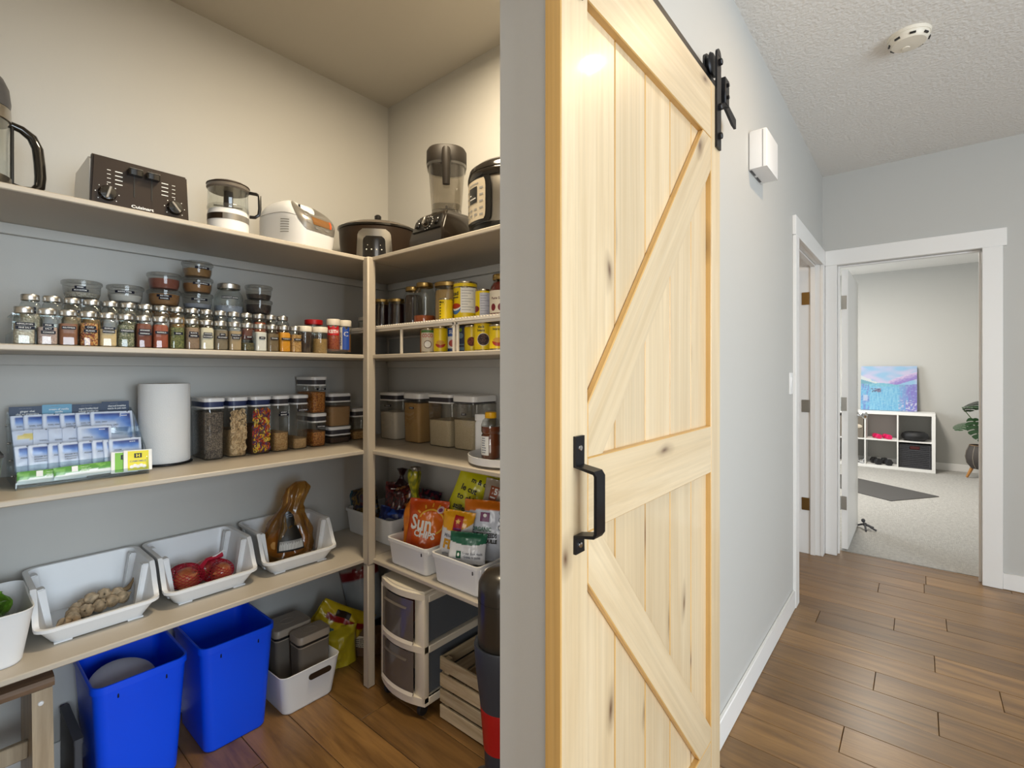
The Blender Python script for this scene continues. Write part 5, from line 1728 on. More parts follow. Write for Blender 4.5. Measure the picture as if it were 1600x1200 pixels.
for i, (x, y, z, lab) in enumerate(((0.236, 1.942, Z3 + 0.009, 'long green and white stick packet at the left of the front tier'), (0.312, 1.934, Z3 + 0.013, 'long green stick packet overlapping its neighbour in the front tier'))):
    s_ = thing('stick_packet', lab, 'packet', (x, y, z), 0, 'green stick packets', rot=(R(-10), R(-1 if i else 1), 0))
    if 'stick' not in CACHE:
        CACHE['stick'] = stick_mesh()
    part('packet', CACHE['stick'], M['paint'], s_)
    part('emblem', flat([[(-0.036, -0.0042, 0.018), (-0.022, -0.0042, 0.018), (-0.022, -0.0042, 0.034), (-0.036, -0.0042, 0.034)]]), M['print_w'], s_)
    part('small_print', bars(3, 0.03, 0.0022, 0.006, i).xf(Matrix.Translation((0.0, -0.0042, 0.028))), pbr('pale_green_print', (170, 206, 150), 0.5), s_)


def tag_pkt(x, y, z, w_, h_, edge, face, label, letters=None):
    s_ = thing('tea_sachet', label, 'tea bag', (x, y, z), 0, 'coloured sachets in the front tier', rot=(R(-12), R(2), R(-2)))
    part('envelope', MB().rrl([(0, w_, 0.002, 0.0005), (h_, w_, 0.002, 0.0005)], 1), edge, s_)
    part('printed_face', flat([[(-w_ * 0.36, -0.0014, 0.002), (w_ * 0.38, -0.0014, 0.002), (w_ * 0.38, -0.0014, h_ - 0.003), (-w_ * 0.36, -0.0014, h_ - 0.003)]]), face, s_)
    em = part('emblem', flat([[(-0.010, -0.0018, h_ * 0.62), (0.010, -0.0018, h_ * 0.62), (0.010, -0.0018, h_ * 0.84), (-0.010, -0.0018, h_ * 0.84)]]), M['print_k'], s_)
    part('emblem_mark', flat([[(-0.005, -0.0021, h_ * 0.66), (-0.002, -0.0021, h_ * 0.66), (-0.002, -0.0021, h_ * 0.80), (-0.005, -0.0021, h_ * 0.80)], [(0.002, -0.0021, h_ * 0.66), (0.005, -0.0021, h_ * 0.66), (0.005, -0.0021, h_ * 0.80), (0.002, -0.0021, h_ * 0.80)], [(-0.005, -0.0021, h_ * 0.715), (0.005, -0.0021, h_ * 0.715), (0.005, -0.0021, h_ * 0.745), (-0.005, -0.0021, h_ * 0.745)]]), face, em)
    if letters:
        text(letters, 0.0085, M['print_g'], s_, (0, -0.0019, h_ * 0.46), bold=0.0001)
        fl = MB()
        for q in range(5):
            fl.add(flat([disc_poly(-0.016 + 0.008 * q, h_ * (0.20 + 0.05 * (q % 2)), 0.0055, 10, -0.0018)]))
        part('flower_print', fl, M['print_w'], s_)
    return s_


tag_pkt(0.400, 1.928, Z3 + 0.010, 0.068, 0.066, M['print_w'], pbr('lime_green_face', (120, 186, 40), 0.4), 'lime green tea sachet half behind the yellow one')
tag_pkt(0.433, 1.922, Z3 + 0.012, 0.074, 0.066, M['print_w'], pbr('bright_yellow_face', (232, 220, 30), 0.4), 'bright yellow camomile sachet at the right end of the front tier', 'CAMOMILE')

# glass box with greens at the very left of the shelf
gb = thing('glass_food_box', 'clear glass box with green pouches at the left edge of the third shelf', 'box', (0.058, 1.930, Z3))
part('glass', basket(0.120, 0.17, 0.140, 0.19, lambda x, y: 0.105, 0.012, 0.003, 0.002, 0.004), M['glass'], gb)
part('rim', basket(0.143, 0.193, 0.144, 0.194, lambda x, y: 0.004, 0.012, 0.002, 0.001, 0.002).xf(Matrix.Translation((0, 0, 0.103))), M['darkgrey'], gb)
for i, (x, rz_) in enumerate(((-0.03, 8), (0.0, -5), (0.032, 4))):
    solo('green_pouch', MB().rrl([(0.002, 0.012, 0.09, 0.004), (0.05, 0.020, 0.10, 0.008), (0.125, 0.003, 0.105, 0.001)], 3), pbr('leaf_green_pouch', (96, 152 - 14 * i, 60), 0.4), ['green pouch at the left in the glass box', 'green pouch in the middle of the glass box', 'green pouch at the right in the glass box'][i], 'pouch', (0.058 + x, 1.93, Z3 + 0.0035), R(rz_), 'green pouches in the glass box')


# ================================================================== FOURTH SHELF
def sm(a, b, t):
    t = max(0.0, min(1.0, (t - a) / (b - a)))
    return t * t * (3 - 2 * t)


def stack_bin(x, y, label, rz=0.0):
    b = thing('stacking_bin', label, 'bin', (x, y, Z4), rz, 'white stacking bins')
    Hf = lambda px, py: 0.055 + 0.098 * sm(-0.125, -0.060, py)
    if 'stack_bin' not in CACHE:
        CACHE['stack_bin'] = basket(0.228, 0.255, 0.278, 0.290, Hf, 0.030, 0.004, 0.010, 0.010, 5, 14, 0.0, True).mesh('shell')
        po = MB().loft([[(-0.011, -0.014, 0.0), (0.011, -0.014, 0.0), (0.011, 0.014, 0.0), (-0.011, 0.014, 0.0)], [(-0.013, -0.016, 0.142), (0.013, -0.016, 0.142), (0.013, 0.016, 0.142), (-0.013, 0.016, 0.142)]])
        bmesh.ops.recalc_face_normals(po.bm, faces=po.bm.faces)
        bmesh.ops.bevel(po.bm, geom=list(po.bm.edges), offset=0.003, segments=2, affect='EDGES')
        CACHE['stack_post'] = po.mesh('stacking_post')
        CACHE['stack_foot'] = boxes([(-0.02, 0.02, -0.006, 0.006, 0.0, 0.004)]).mesh('foot')
        CACHE['stack_panel'] = MB().tube([(-0.085, 0, 0.125), (-0.085, 0, 0.065), (-0.07, 0, 0.045), (-0.05, 0, 0.038), (0.05, 0, 0.038), (0.07, 0, 0.045), (0.085, 0, 0.065), (0.085, 0, 0.125)], 0.0012, 4).mesh('moulded_line')
    part('shell', CACHE['stack_bin'], M['binwhite'], b, (0, 0, 0.003))
    for sx in (-1, 1):
        part('stacking_post', CACHE['stack_post'], M['binwhite'], b, (sx * 0.107, -0.048, 0.006), (0, sx * R(9), 0))
        part('stacking_post', CACHE['stack_post'], M['binwhite'], b, (sx * 0.107, 0.100, 0.006), (0, sx * R(9), 0))
        part('foot', CACHE['stack_foot'], M['binwhite'], b, (sx * 0.085, -0.120, 0))
        part('foot', CACHE['stack_foot'], M['binwhite'], b, (sx * 0.085, 0.120, 0))
    part('moulded_line', CACHE['stack_panel'], M['binwhite'], b, (0, 0.1355, 0.0), (R(-6), 0, 0))
    return b


stack_bin(0.338, 2.030, 'white stacking bin holding a garlic braid, left of the onion bin')
stack_bin(0.645, 2.030, 'white stacking bin holding onions in a red net')
stack_bin(0.968, 2.030, 'white stacking bin holding a bread bag, nearest the corner post', R(-2))
BF = Z4 + 0.0075       # inside floor of the bins

# garlic
garm = pbr('garlic_skin', (190, 168, 138), 0.6, bump=(90, 0.9, 0.006), var=(45, 0.5))


def bulb_mesh(seed):
    rn = random.Random(seed)
    mb = MB()
    k = rn.randint(7, 9)

    def fn(a, b):
        an = 2 * PI * a
        prof = [(0.0, 0.05), (0.10, 0.55), (0.30, 0.98), (0.5, 1.0), (0.68, 0.82), (0.82, 0.42), (0.90, 0.18), (1.0, 0.10)]
        for (z0, r0), (z1, r1) in zip(prof[:-1], prof[1:]):
            if z0 <= b <= z1:
                f = (b - z0) / (z1 - z0)
                r_ = r0 + (r1 - r0) * f
                break
        r_ *= 0.0195 * (1 + 0.16 * abs(math.cos(an * k / 2)) - 0.09)
        return (r_ * math.cos(an), r_ * math.sin(an), -0.017 + 0.046 * b)
    mb.grid(fn, 24, 14, wrap=True)
    return mb.mesh('bulb', 70)


for s in range(3):
    CACHE[('bulb', s)] = bulb_mesh(s)
gx, gy = 0.345, 2.045
gt = thing('garlic_braid', 'braid of pale brown garlic bulbs lying in the white bin', 'garlic', (gx, gy, BF + 0.004), R(14))
bl = [(-0.062, -0.012, 0.019, 80, 20), (-0.030, -0.022, 0.019, 70, -30), (0.004, -0.024, 0.020, 65, 10), (0.036, -0.020, 0.019, 75, 60), (-0.040, 0.014, 0.020, 70, 0), (-0.005, 0.012, 0.036, 60, 40), (0.030, 0.008, 0.038, 70, -20), (0.062, 0.000, 0.030, 75, 25), (0.066, -0.022, 0.019, 70, 80), (-0.020, 0.032, 0.019, 80, 70), (0.020, 0.034, 0.020, 75, 10)]
for i, (x, y, z, tx, tz) in enumerate(bl):
    part('bulb', CACHE[('bulb', i % 3)], garm, gt, (x, y, z), (R(tx), 0, R(tz)))
part('stalk', MB().tube([(0.05, 0.0, 0.030), (0.080, 0.004, 0.030), (0.100, 0.004, 0.034), (0.112, 0.006, 0.050), (0.116, 0.008, 0.062)], [0.010, 0.010, 0.008, 0.004, 0.0015], 8), pbr('dry_stalk', (140, 116, 84), 0.7), gt)
gl = thing('garlic_bulb', 'loose papery garlic bulb lying in the corner of the garlic bin', 'garlic', (0.262, 1.965, BF + 0.0185), 0, rot=(R(60), 0, R(40)))
part('bulb', CACHE[('bulb', 1)], garm, gl)
for i in range(4):
    part('loose_skin', MB().grid(lambda a, b: (0.021 * math.cos(2.2 * a + i * 1.6) * (0.6 + 0.5 * b), 0.021 * math.sin(2.2 * a + i * 1.6) * (0.6 + 0.5 * b), 0.012 + 0.022 * b), 5, 3), garm, gl)

# onions in a red net
onm = wood('onion_skin', (140, 62, 34), (192, 116, 74), 'Z', rough=0.28, gscale=60, stretch=0.12, dist=0.4, coat=0.4)


def onion_mesh():
    return MB().lathe([(0.004, -0.036), (0.014, -0.034), (0.030, -0.024), (0.040, -0.006), (0.040, 0.008), (0.032, 0.024), (0.018, 0.034), (0.008, 0.041), (0.005, 0.052), (0.003, 0.056)], 28)


CACHE['onion'] = onion_mesh().mesh('onion', 60)
nx, ny = 0.645, 2.02
for x, y, z, rx, rz_, sc_, lab in ((-0.055, -0.022, 0.040, 62, 20, 1.0, 'largest brown onion at the left end of the red net'), (0.050, -0.045, 0.036, 74, -50, 0.88, 'brown onion at the right front of the red net'), (0.020, 0.040, 0.036, 50, 120, 0.85, 'brown onion at the back of the red net'), (-0.035, 0.062, 0.034, 95, 160, 0.82, 'smaller onion hidden at the back of the net')):
    o = solo('onion', CACHE['onion'], onm, lab, 'onion', (nx + x, ny + y, BF + z), group='onions in the red net', rot=(R(rx), 0, R(rz_)))
    o.scale = (sc_, sc_, sc_)
netm = pbr('red_net', (176, 24, 52), 0.4)


def net_mesh(cx, cy, cz, rx, ry, rz_, nu, nv):
    mb = MB()
    for j in range(nu):
        for d in (-1, 1):
            pts = []
            for i in range(nv + 1):
                b = -0.48 * PI + 0.96 * PI * i / nv
                a = 2 * PI * (j / nu) + d * i * 0.26
                pts.append((cx + rx * math.cos(b) * math.cos(a), cy + ry * math.cos(b) * math.sin(a), cz + rz_ * math.sin(b)))
            mb.tube(pts, 0.0011, 3, caps=False)
    return mb


nt_ = thing('net_bag', 'red mesh net bag around the onions with white tie', 'net bag', (nx, ny, BF))
part('net', net_mesh(-0.050, 0.005, 0.041, 0.058, 0.072, 0.0405, 17, 17), netm, nt_, stuff=True)
part('net', net_mesh(0.045, -0.012, 0.037, 0.054, 0.074, 0.0365, 17, 17), netm, nt_, stuff=True)
part('gathered_net', MB().tube([(-0.01, -0.01, 0.06), (0.02, 0.01, 0.078), (0.05, 0.02, 0.074), (0.075, 0.025, 0.080)], [0.010, 0.007, 0.009, 0.012], 8), netm, nt_)
part('tie', MB().tube([(0.030, 0.012, 0.078), (0.055, 0.018, 0.082), (0.080, 0.022, 0.092), (0.088, 0.022, 0.088)], 0.0035, 6), M['white'], nt_)


# ------------------------------------------------------------------ bags
class Bag:
    """a filled pouch: front is -Y, width w, height h, thickness t"""

    def __init__(self, w, h, t, seed=0, crink=0.006, seal=0.10, flare=0.0, fq=9.0, bottom=0.35):
        self.w, self.h, self.t, self.seed, self.crink, self.seal, self.flare, self.fq, self.bottom = w, h, t, seed, crink, seal, flare, fq, bottom

    def d(self, u, v):
        if u <= 0 or u >= 1 or v >= 1:
            return 0.0
        pv_ = sm(1.0, 1.0 - self.seal * 3, v) * (self.bottom + (1 - self.bottom) * sm(0, 0.3, v))
        return self.t / 2 * (math.sin(PI * u) ** 0.65) * pv_

    def pt(self, u, v, side):
        x = (u - 0.5) * self.w * (1 - 0.05 * math.sin(PI * v) + self.flare * v)
        z = v * self.h
        n = 0.0
        if 0.02 < u < 0.98 and v < 0.995:
            p = Vector((u * self.fq * 0.6, v * self.fq * self.h / self.w * 0.6, self.seed * 3.7 + side))
            n = self.crink * (noise.noise(p) + 0.7 * (0.5 - abs(noise.noise(p * 1.9))) * 1.2) * min(1, 6 * u, 6 * (1 - u))
        elif v >= 0.995:
            n = 0.002 * math.sin(u * 40)
        z += 0.35 * self.crink * noise.noise(Vector((u * 5, v * 5, self.seed)))
        if v < 1e-6:
            z = 0.0
        return (x, side * self.d(u, v) + n, z)

    def mesh(self, colfn, name='pouch', nu=36, nv=36):
        mb = MB()
        mb.grid(lambda a, b: self.pt(a, b, -1), nu, nv)
        mb.grid(lambda a, b: self.pt(a, b, 1), nu, nv)
        bmesh.ops.remove_doubles(mb.bm, verts=mb.bm.verts, dist=2e-4)
        return mb.mesh(name, 75, colfn)

    def front(self, off=0.0016, cx=0.0, cz=0.0, rot=0.0):
        ca, sa = math.cos(rot), math.sin(rot)

        def fn(a, b):
            x, z = cx + a * ca - b * sa, cz + a * sa + b * ca
            u = x / (self.w * (1 - 0.05 * math.sin(PI * max(0, min(1, z / self.h))) + self.flare * z / self.h)) + 0.5
            v = z / self.h
            p = self.pt(max(0.0, min(1.0, u)), max(0.0, min(1.0, v)), -1)
            return (x, p[1] - off, z)
        return fn


def patch(bag, poly, off, cx=0, cz=0, rot=0, rings=4):
    """flat print of polygon outline laid on the bag front"""
    fn = bag.front(off, cx, cz, rot)
    mx = sum(p[0] for p in poly) / len(poly)
    mz = sum(p[1] for p in poly) / len(poly)
    mb = MB()
    c = mb.bm.verts.new(fn(mx, mz))
    prev = None
    n = len(poly)
    for k in range(1, rings + 1):
        f = k / rings
        ring = [mb.bm.verts.new(fn(mx + (p[0] - mx) * f, mz + (p[1] - mz) * f)) for p in poly]
        for i in range(n):
            j = (i + 1) % n
            if prev is None:
                mb.bm.faces.new((c, ring[i], ring[j]))
            else:
                mb.bm.faces.new((prev[i], ring[i], ring[j], prev[j]))
        prev = ring
    return mb


def circ(r, n=20, sx=1.0, sz=1.0):
    return [(r * sx * math.cos(2 * PI * i / n), r * sz * math.sin(2 * PI * i / n)) for i in range(n)]


def rect(w_, h_, n=4):
    pts = []
    for (ax, az), (bx, bz) in (((-1, -1), (1, -1)), ((1, -1), (1, 1)), ((1, 1), (-1, 1)), ((-1, 1), (-1, -1))):
        for i in range(n):
            f = i / n
            pts.append((w_ / 2 * (ax + (bx - ax) * f), h_ / 2 * (az + (bz - az) * f)))
    return pts


def twist_bag(prof, seed, amp, colfn, n=28, name='film', sx=1.0, sy=1.0, lean=(0, 0), fine=0.0):
    """a gathered bag: lathe outline with folds"""
    def fn(a, b):
        i = b * (len(prof) - 1)
        k = min(int(i), len(prof) - 2)
        f = i - k
        r_ = prof[k][0] * (1 - f) + prof[k + 1][0] * f
        z = prof[k][1] * (1 - f) + prof[k + 1][1] * f
        an = 2 * PI * a
        r2 = r_ * (1 + amp * math.sin(an * 7 + seed + b * 3) * 0.5 + amp * noise.noise(Vector((math.cos(an) * 2, math.sin(an) * 2, b * 6 + seed))) + fine * noise.noise(Vector((math.cos(an) * 6, math.sin(an) * 6, b * 14 + seed))))
        return (sx * r2 * math.cos(an) + lean[0] * b * b, sy * r2 * math.sin(an) + lean[1] * b * b, z)
    mb = MB()
    mb.grid(fn, n, 36, wrap=True)
    bm = mb.bm
    bmesh.ops.holes_fill(bm, edges=[e for e in bm.edges if e.is_boundary])
    return mb.mesh(name, 75, colfn)


# bread bag in the third bin
bb_ = thing('bread_bag', 'amber plastic bread bag with black label, knotted at the top', 'bag', (0.965, 2.035, BF), R(-8))
film = clear('amber_film', (232, 200, 140), 0.16, 0.6, 0.06, (186, 138, 66), 0.16)
part('film', twist_bag([(0.078, 0.001), (0.090, 0.012), (0.094, 0.050), (0.092, 0.10), (0.078, 0.145), (0.056, 0.180), (0.044, 0.205), (0.040, 0.228), (0.046, 0.258), (0.042, 0.284), (0.020, 0.305)], 2, 0.24, lambda c: (200, 150, 70), sx=1.0, sy=0.8, lean=(0.060, 0.01), n=44, fine=0.10), film, bb_)
part('bread', MB().ball((0, 0, 0.062), 0.088, 0.066, 0.060, 20, 12), pbr('bread_crust', (190, 140, 76), 0.7, bump=(50, 0.5, 0.006)), bb_)


def bread_front(a, b):
    an = -PI / 2 + a / 0.102
    r_ = 0.106 - 0.10 * sm(0.06, 0.20, b) * 0.62
    return (r_ * math.cos(an), 0.82 * r_ * math.sin(an) - 0.004, b)


lab = MB().grid(lambda a, b: bread_front(-0.062 + 0.105 * a * (1 - 0.12 * b), 0.050 + (0.150) * b - 0.02 * (2 * a - 1) ** 2 * b), 10, 10)
lo = part('black_label', lab, M['black'], bb_)
li = MB().grid(lambda a, b: tuple(Vector(bread_front(-0.055 + 0.092 * a, 0.058 + 0.034 * b)) + Vector((0, -0.002, 0))), 8, 4)
part('ingredients_panel', li, M['grey'], lo)
mb = MB()
rn = random.Random(8)
for q in range(30):
    x0 = -0.054 + 0.09 * q / 30
    mb.grid(lambda a, b: tuple(Vector(bread_front(x0 + 0.0012 * a, 0.059 + (0.020 + 0.011 * rn.random()) * b)) + Vector((0, -0.003, 0))), 1, 2)
part('small_print', mb, M['print_w'], lo)
part('small_print', bars(2, 0.030, 0.003, 0.008, 6).xf(Matrix.Translation((-0.005, -0.052, 0.188))), M['print_g'], lo)

# tall white bin with greens at the left edge
tb = thing('tall_bin', 'tall white plastic bin with bagged greens at the left edge of the fourth shelf', 'bin', (0.060, 1.965, Z4))
part('shell', basket(0.215, 0.235, 0.255, 0.275, lambda x, y: 0.146 + 0.006 * (y > 0), 0.035, 0.003, 0.0015, 0.003, 6, 6), M['binwhite'], tb)
gr_ = thing('greens_bag', 'clear crumpled bag of green leaves inside the tall white bin', 'bag', (0.060, 1.965, Z4 + 0.004))
rn = random.Random(12)
for i in range(26):
    a = rn.uniform(0, 2 * PI)
    q = 0.085 * math.sqrt(rn.random())
    cx, cy = q * math.cos(a), q * math.sin(a)
    lf = MB().grid(lambda u, v: ((u - 0.5) * 0.045 * math.sin(PI * min(0.98, 0.06 + v)), 0.012 * math.sin(PI * v) + 0.006 * math.sin(u * 9), v * 0.07), 5, 6)
    lf.xf(Matrix.Translation((cx, cy, 0.078 + rn.uniform(0, 0.028))) @ Matrix.Rotation(rn.uniform(0, 6.28), 4, 'Z') @ Matrix.Rotation(rn.uniform(0.3, 1.3), 4, 'X'))
    part('leaf', lf, pbr('salad_green', (96, 140, 40), 0.45, var=(60, 0.35)) if i == 0 else bpy.data.materials['salad_green'], gr_)
part('film', twist_bag([(0.070, 0.001), (0.080, 0.01), (0.086, 0.06), (0.080, 0.10), (0.05, 0.118), (0.01, 0.122)], 5, 0.16, lambda c: (240, 240, 240)), clear('crumpled_film', (240, 244, 242), 0.08, 0.6, 0.10, (210, 214, 212), 0.10), gr_)


# ------------------------------------------------------------------ bins on the right run
def snack_bin(x, y, w_, d_, h_, rz_, label, slot=True):
    """w_ along the bin's own X, front is -Y"""
    b = thing('storage_bin', label, 'bin', (x, y, Z4), rz_, 'white lipped storage bins')
    part('shell', basket(w_ - 0.030, d_ - 0.030, w_ - 0.012, d_ - 0.012, lambda px, py: h_, 0.016, 0.003, 0.006, 0.013, 4, 2), M['binwhite'], b)
    if slot:
        part('slot', boxes([(w_ / 2 - 0.034, w_ / 2 - 0.030, -d_ / 2 + 0.0045, -d_ / 2 + 0.010, h_ - 0.034, h_ - 0.022)]), M['gasket'], b)
        for sx in (-1, 1):
            part('clip', boxes([(sx * (w_ / 2 - 0.004) - 0.004, sx * (w_ / 2 - 0.004) + 0.004, -d_ / 2 + 0.014, -d_ / 2 + 0.034, h_ - 0.028, h_ - 0.012)], 0.002), M['binwhite'], b)
    return b


snack_bin(1.385, 1.553, 0.250, 0.365, 0.110, R(-90), 'white storage bin holding the orange snack bags')
snack_bin(1.385, 1.280, 0.250, 0.365, 0.112, R(-90), 'white storage bin holding seed pouches and the yellow chips bag')
snack_bin(1.385, 1.012, 0.250, 0.365, 0.112, R(-90), 'white storage bin partly hidden by the doorway edge')
snack_bin(1.435, 1.985, 0.370, 0.245, 0.118, R(-90), 'off-white storage bin of dark candy bags in the corner', slot=False)
IB = Z4 + 0.0045


def multicol(cols, f=40.0, seed=0):
    def fn(co):
        n = noise.noise(Vector((co.x * f, co.z * f, seed))) + 0.5 * noise.noise(Vector((co.x * f * 2.3, co.z * f * 2.3, seed + 5)))
        i = int((n + 1.0) / 2.0 * len(cols) * 1.3 - 0.15 * len(cols))
        return cols[max(0, min(len(cols) - 1, i))]
    return fn


# orange sun chips bag
B = Bag(0.172, 0.240, 0.080, 3, 0.008, 0.07, fq=7)


def sun_col(co):
    x, z = co.x / 0.172 + 0.5, co.z / 0.240
    g = math.hypot((x - 0.60), (z - 0.62) * 1.2)
    if g < 0.5:
        f = g / 0.5
        return tuple((236, 136, 30)[k] * (1 - f) + (206, 78, 22)[k] * f for k in range(3))
    return (200, 74, 22)


sb = thing('chip_bag', 'crinkled orange chip bag with white lettering and a sun drawing', 'snack bag', (1.300, 1.560, IB + 0.009), 0, 'snack bags in the white bins', rot=(R(-10), R(4), R(-60)))
part('pouch', B.mesh(sun_col), M['paint'], sb)
warp_text('Sun', 0.080, B.front(0.0035, -0.014, 0.146, R(-3)), M['print_w'], sb, bold=0.0024, sx=0.80)
warp_text('CHIPS', 0.036, B.front(0.0035, 0.004, 0.104, R(-6)), M['print_w'], sb, bold=0.0014, sx=0.92)
arc = [(0.050 * math.cos(R(a)), 0.050 * math.sin(R(a))) for a in range(-60, 170, 10)]
ar = MB()
fn = B.front(0.003, 0.026, 0.156)
ar.loft([[fn(p[0] * k_, p[1] * k_) for k_ in (0.92, 1.04)] for p in arc], False, False, closed=False)
suny = pbr('sun_yellow_print', (244, 190, 70), 0.4)
part('sun_print', ar, suny, sb)
ray_ = MB()
for a in (20, 45, 70, 95, 120, 145):
    c0, s0 = math.cos(R(a)), math.sin(R(a))
    ray_.loft([[fn(c0 * r_ - s0 * w_, s0 * r_ + c0 * w_) for w_ in (-0.003, 0.003)] for r_ in (0.058, 0.064, 0.072)], False, False, closed=False)
part('ray_print', ray_, suny, sb)
part('badge', patch(B, circ(0.014), 0.003, 0.058, 0.206), pbr('pink_badge', (226, 196, 204), 0.4), sb)
part('badge_ring', patch(B, circ(0.0075), 0.0042, 0.058, 0.206), pbr('mauve_badge', (140, 70, 120), 0.4), sb)

ob = thing('chip_bag', 'orange bag with a tied yellow green neck, behind the lettered orange bag', 'snack bag', (1.335, 1.650, IB), R(20), 'snack bags in the white bins')


def ob_col(co):
    if co.z > 0.235:
        n = noise.noise(co * 60)
        return (176, 170, 30) if n > 0 else (112, 120, 26)
    return (226, 130, 24) if noise.noise(co * 30) > -0.2 else (206, 110, 20)


part('film', twist_bag([(0.052, 0.001), (0.058, 0.02), (0.058, 0.10), (0.056, 0.17), (0.048, 0.205), (0.026, 0.232), (0.016, 0.250), (0.018, 0.275), (0.030, 0.315), (0.034, 0.345), (0.026, 0.362), (0.004, 0.366)], 1, 0.16, ob_col, sx=1.0, sy=0.8, lean=(0.0, 0.01)), M['paint'], ob)
part('foil_flash', twist_bag([(0.002, 0.352), (0.024, 0.358), (0.020, 0.372), (0.003, 0.374)], 3, 0.3, lambda c: (200, 200, 200), n=14, lean=(0.0, 0.011)), M['silverplastic'], ob)

# yellow chips bag, leaning
B = Bag(0.215, 0.270, 0.060, 6, 0.007, 0.06, fq=6)
yb = thing('chip_bag', 'large leaning yellow chips bag with black lettering', 'snack bag', (1.440, 1.475, IB + 0.100), 0, 'snack bags in the white bins', rot=(R(-8), R(22), R(-52)))
part('pouch', B.mesh(lambda co: (204, 200, 24) if co.z > 0.028 else (176, 170, 20)), M['paint'], yb)
for s, z, x, k_ in (('m & onion', 0.222, 0.012, 0.030), ('le cut', 0.180, -0.042, 0.034), ('to chips', 0.142, -0.030, 0.034), ('stilles', 0.098, -0.050, 0.030), ('lées', 0.066, -0.062, 0.030)):
    warp_text(s, k_, B.front(0.003, x, z), M['print_k'], yb, bold=0.0009, sx=0.9)
warp_text('mini', 0.022, B.front(0.003, 0.0, 0.026), M['print_k'], yb, bold=0.0008)

# pouches
B = Bag(0.190, 0.222, 0.055, 8, 0.004, 0.05)


def pump_col(co):
    x, z = co.x / 0.190 + 0.5, co.z / 0.222
    if z > 0.80 + 0.06 * math.sin((x - 0.1) * 3.4):
        return (206, 112, 26)
    return (206, 212, 226)


pb = thing('seed_pouch', 'white seed pouch with orange top behind the small green and white pouch', 'pouch', (1.372, 1.286, IB + 0.055), 0, 'pouches in the white bins', rot=(R(-10), R(3), R(-58)))
part('pouch', B.mesh(pump_col), M['paint'], pb)
part('purple_badge', patch(B, rect(0.036, 0.034), 0.003, -0.005, 0.162), pbr('purple_badge', (112, 44, 96), 0.4), pb)
part('heart_print', patch(B, circ(0.007), 0.0042, -0.005, 0.168), M['print_w'], pb)
warp_text('ORGANIC', 0.021, B.front(0.0032, -0.015, 0.116), pbr('green_letters', (60, 120, 90), 0.4), pb, bold=0.0006, sx=0.8)
warp_text('PUMPKIN SEEDS', 0.023, B.front(0.0032, -0.008, 0.094), M['print_k'], pb, bold=0.0008, sx=0.66)
warp_text('DE CITROUILLE', 0.019, B.front(0.0032, 0.000, 0.073), M['print_k'], pb, bold=0.0012, sx=0.72)
for z in (0.182, 0.155, 0.126):
    part('round_mark', patch(B, circ(0.0105), 0.003, 0.058, z), M['print_g'], pb)
    part('round_mark', patch(B, circ(0.007), 0.0042, 0.058, z), M['print_w'], pb)

B = Bag(0.125, 0.185, 0.050, 9, 0.004, 0.05)


def fl_col(co):
    x, z = co.x / 0.125 + 0.5, co.z / 0.185
    if z > 0.60 + 0.25 * (x - 0.35) ** 2 * 2:
        return (232, 166, 28)
    return (222, 222, 228)


fb = thing('seed_pouch', 'yellow and white pouch with red badge and large golden letters', 'pouch', (1.282, 1.362, IB + 0.062), 0, 'pouches in the white bins', rot=(R(-6), R(7), R(-58)))
part('pouch', B.mesh(fl_col), M['paint'], fb)
part('red_badge', patch(B, rect(0.034, 0.056), 0.003, 0.004, 0.142, R(-4)), pbr('red_badge', (176, 30, 36), 0.4), fb)
part('star_print', patch(B, [(0.011 * math.cos(R(90 + 36 * i)) * (1 if i % 2 == 0 else 0.5), 0.011 * math.sin(R(90 + 36 * i)) * (1 if i % 2 == 0 else 0.5)) for i in range(10)], 0.0044, 0.004, 0.150), suny, fb)
part('purple_strip', patch(B, rect(0.030, 0.008), 0.0044, 0.004, 0.122), pbr('purple_strip', (120, 40, 110), 0.4), fb)
warp_text('Milled Golden', 0.017, B.front(0.003, 0.0, 0.090, R(-4)), M['print_g'], fb, bold=0.0003, sx=0.9)
warp_text('FLAX', 0.046, B.front(0.003, 0.002, 0.058, R(-3)), pbr('gold_letters', (206, 150, 40), 0.4), fb, bold=0.0022, sx=0.85)
part('small_print', bars(1, 0.08, 0.003, 0.006, 2).xf(Matrix.Translation((0, -0.030, 0.028))), M['print_g'], fb)

B = Bag(0.140, 0.108, 0.045, 10, 0.003, 0.06)


def gw_col(co):
    x, z = co.x / 0.14 + 0.5, co.z / 0.108
    return (40, 104, 80) if z > 0.60 + 0.10 * (2 * x - 1) ** 2 else (222, 224, 230)


wp = thing('seed_pouch', 'small green and white pouch lying in front in the seed pouch bin', 'pouch', (1.258, 1.268, IB + 0.080), 0, 'pouches in the white bins', rot=(R(-14), R(3), R(-58)))
part('pouch', B.mesh(gw_col), M['paint'], wp)
part('green_badge', patch(B, rect(0.018, 0.026), 0.003, -0.028, 0.030), pbr('green_badge', (36, 96, 70), 0.4), wp)
part('badge_leaf', patch(B, circ(0.005, 12, 0.8, 1.3), 0.0042, -0.028, 0.031), M['print_w'], wp)
for k_ in range(2):
    warp_text(('To your Good Health', 'Graines de qualité')[k_], 0.0115, B.front(0.0035, 0.022, 0.036 - 0.0125 * k_), M['print_g'], wp, bold=0.0002, sx=0.72)

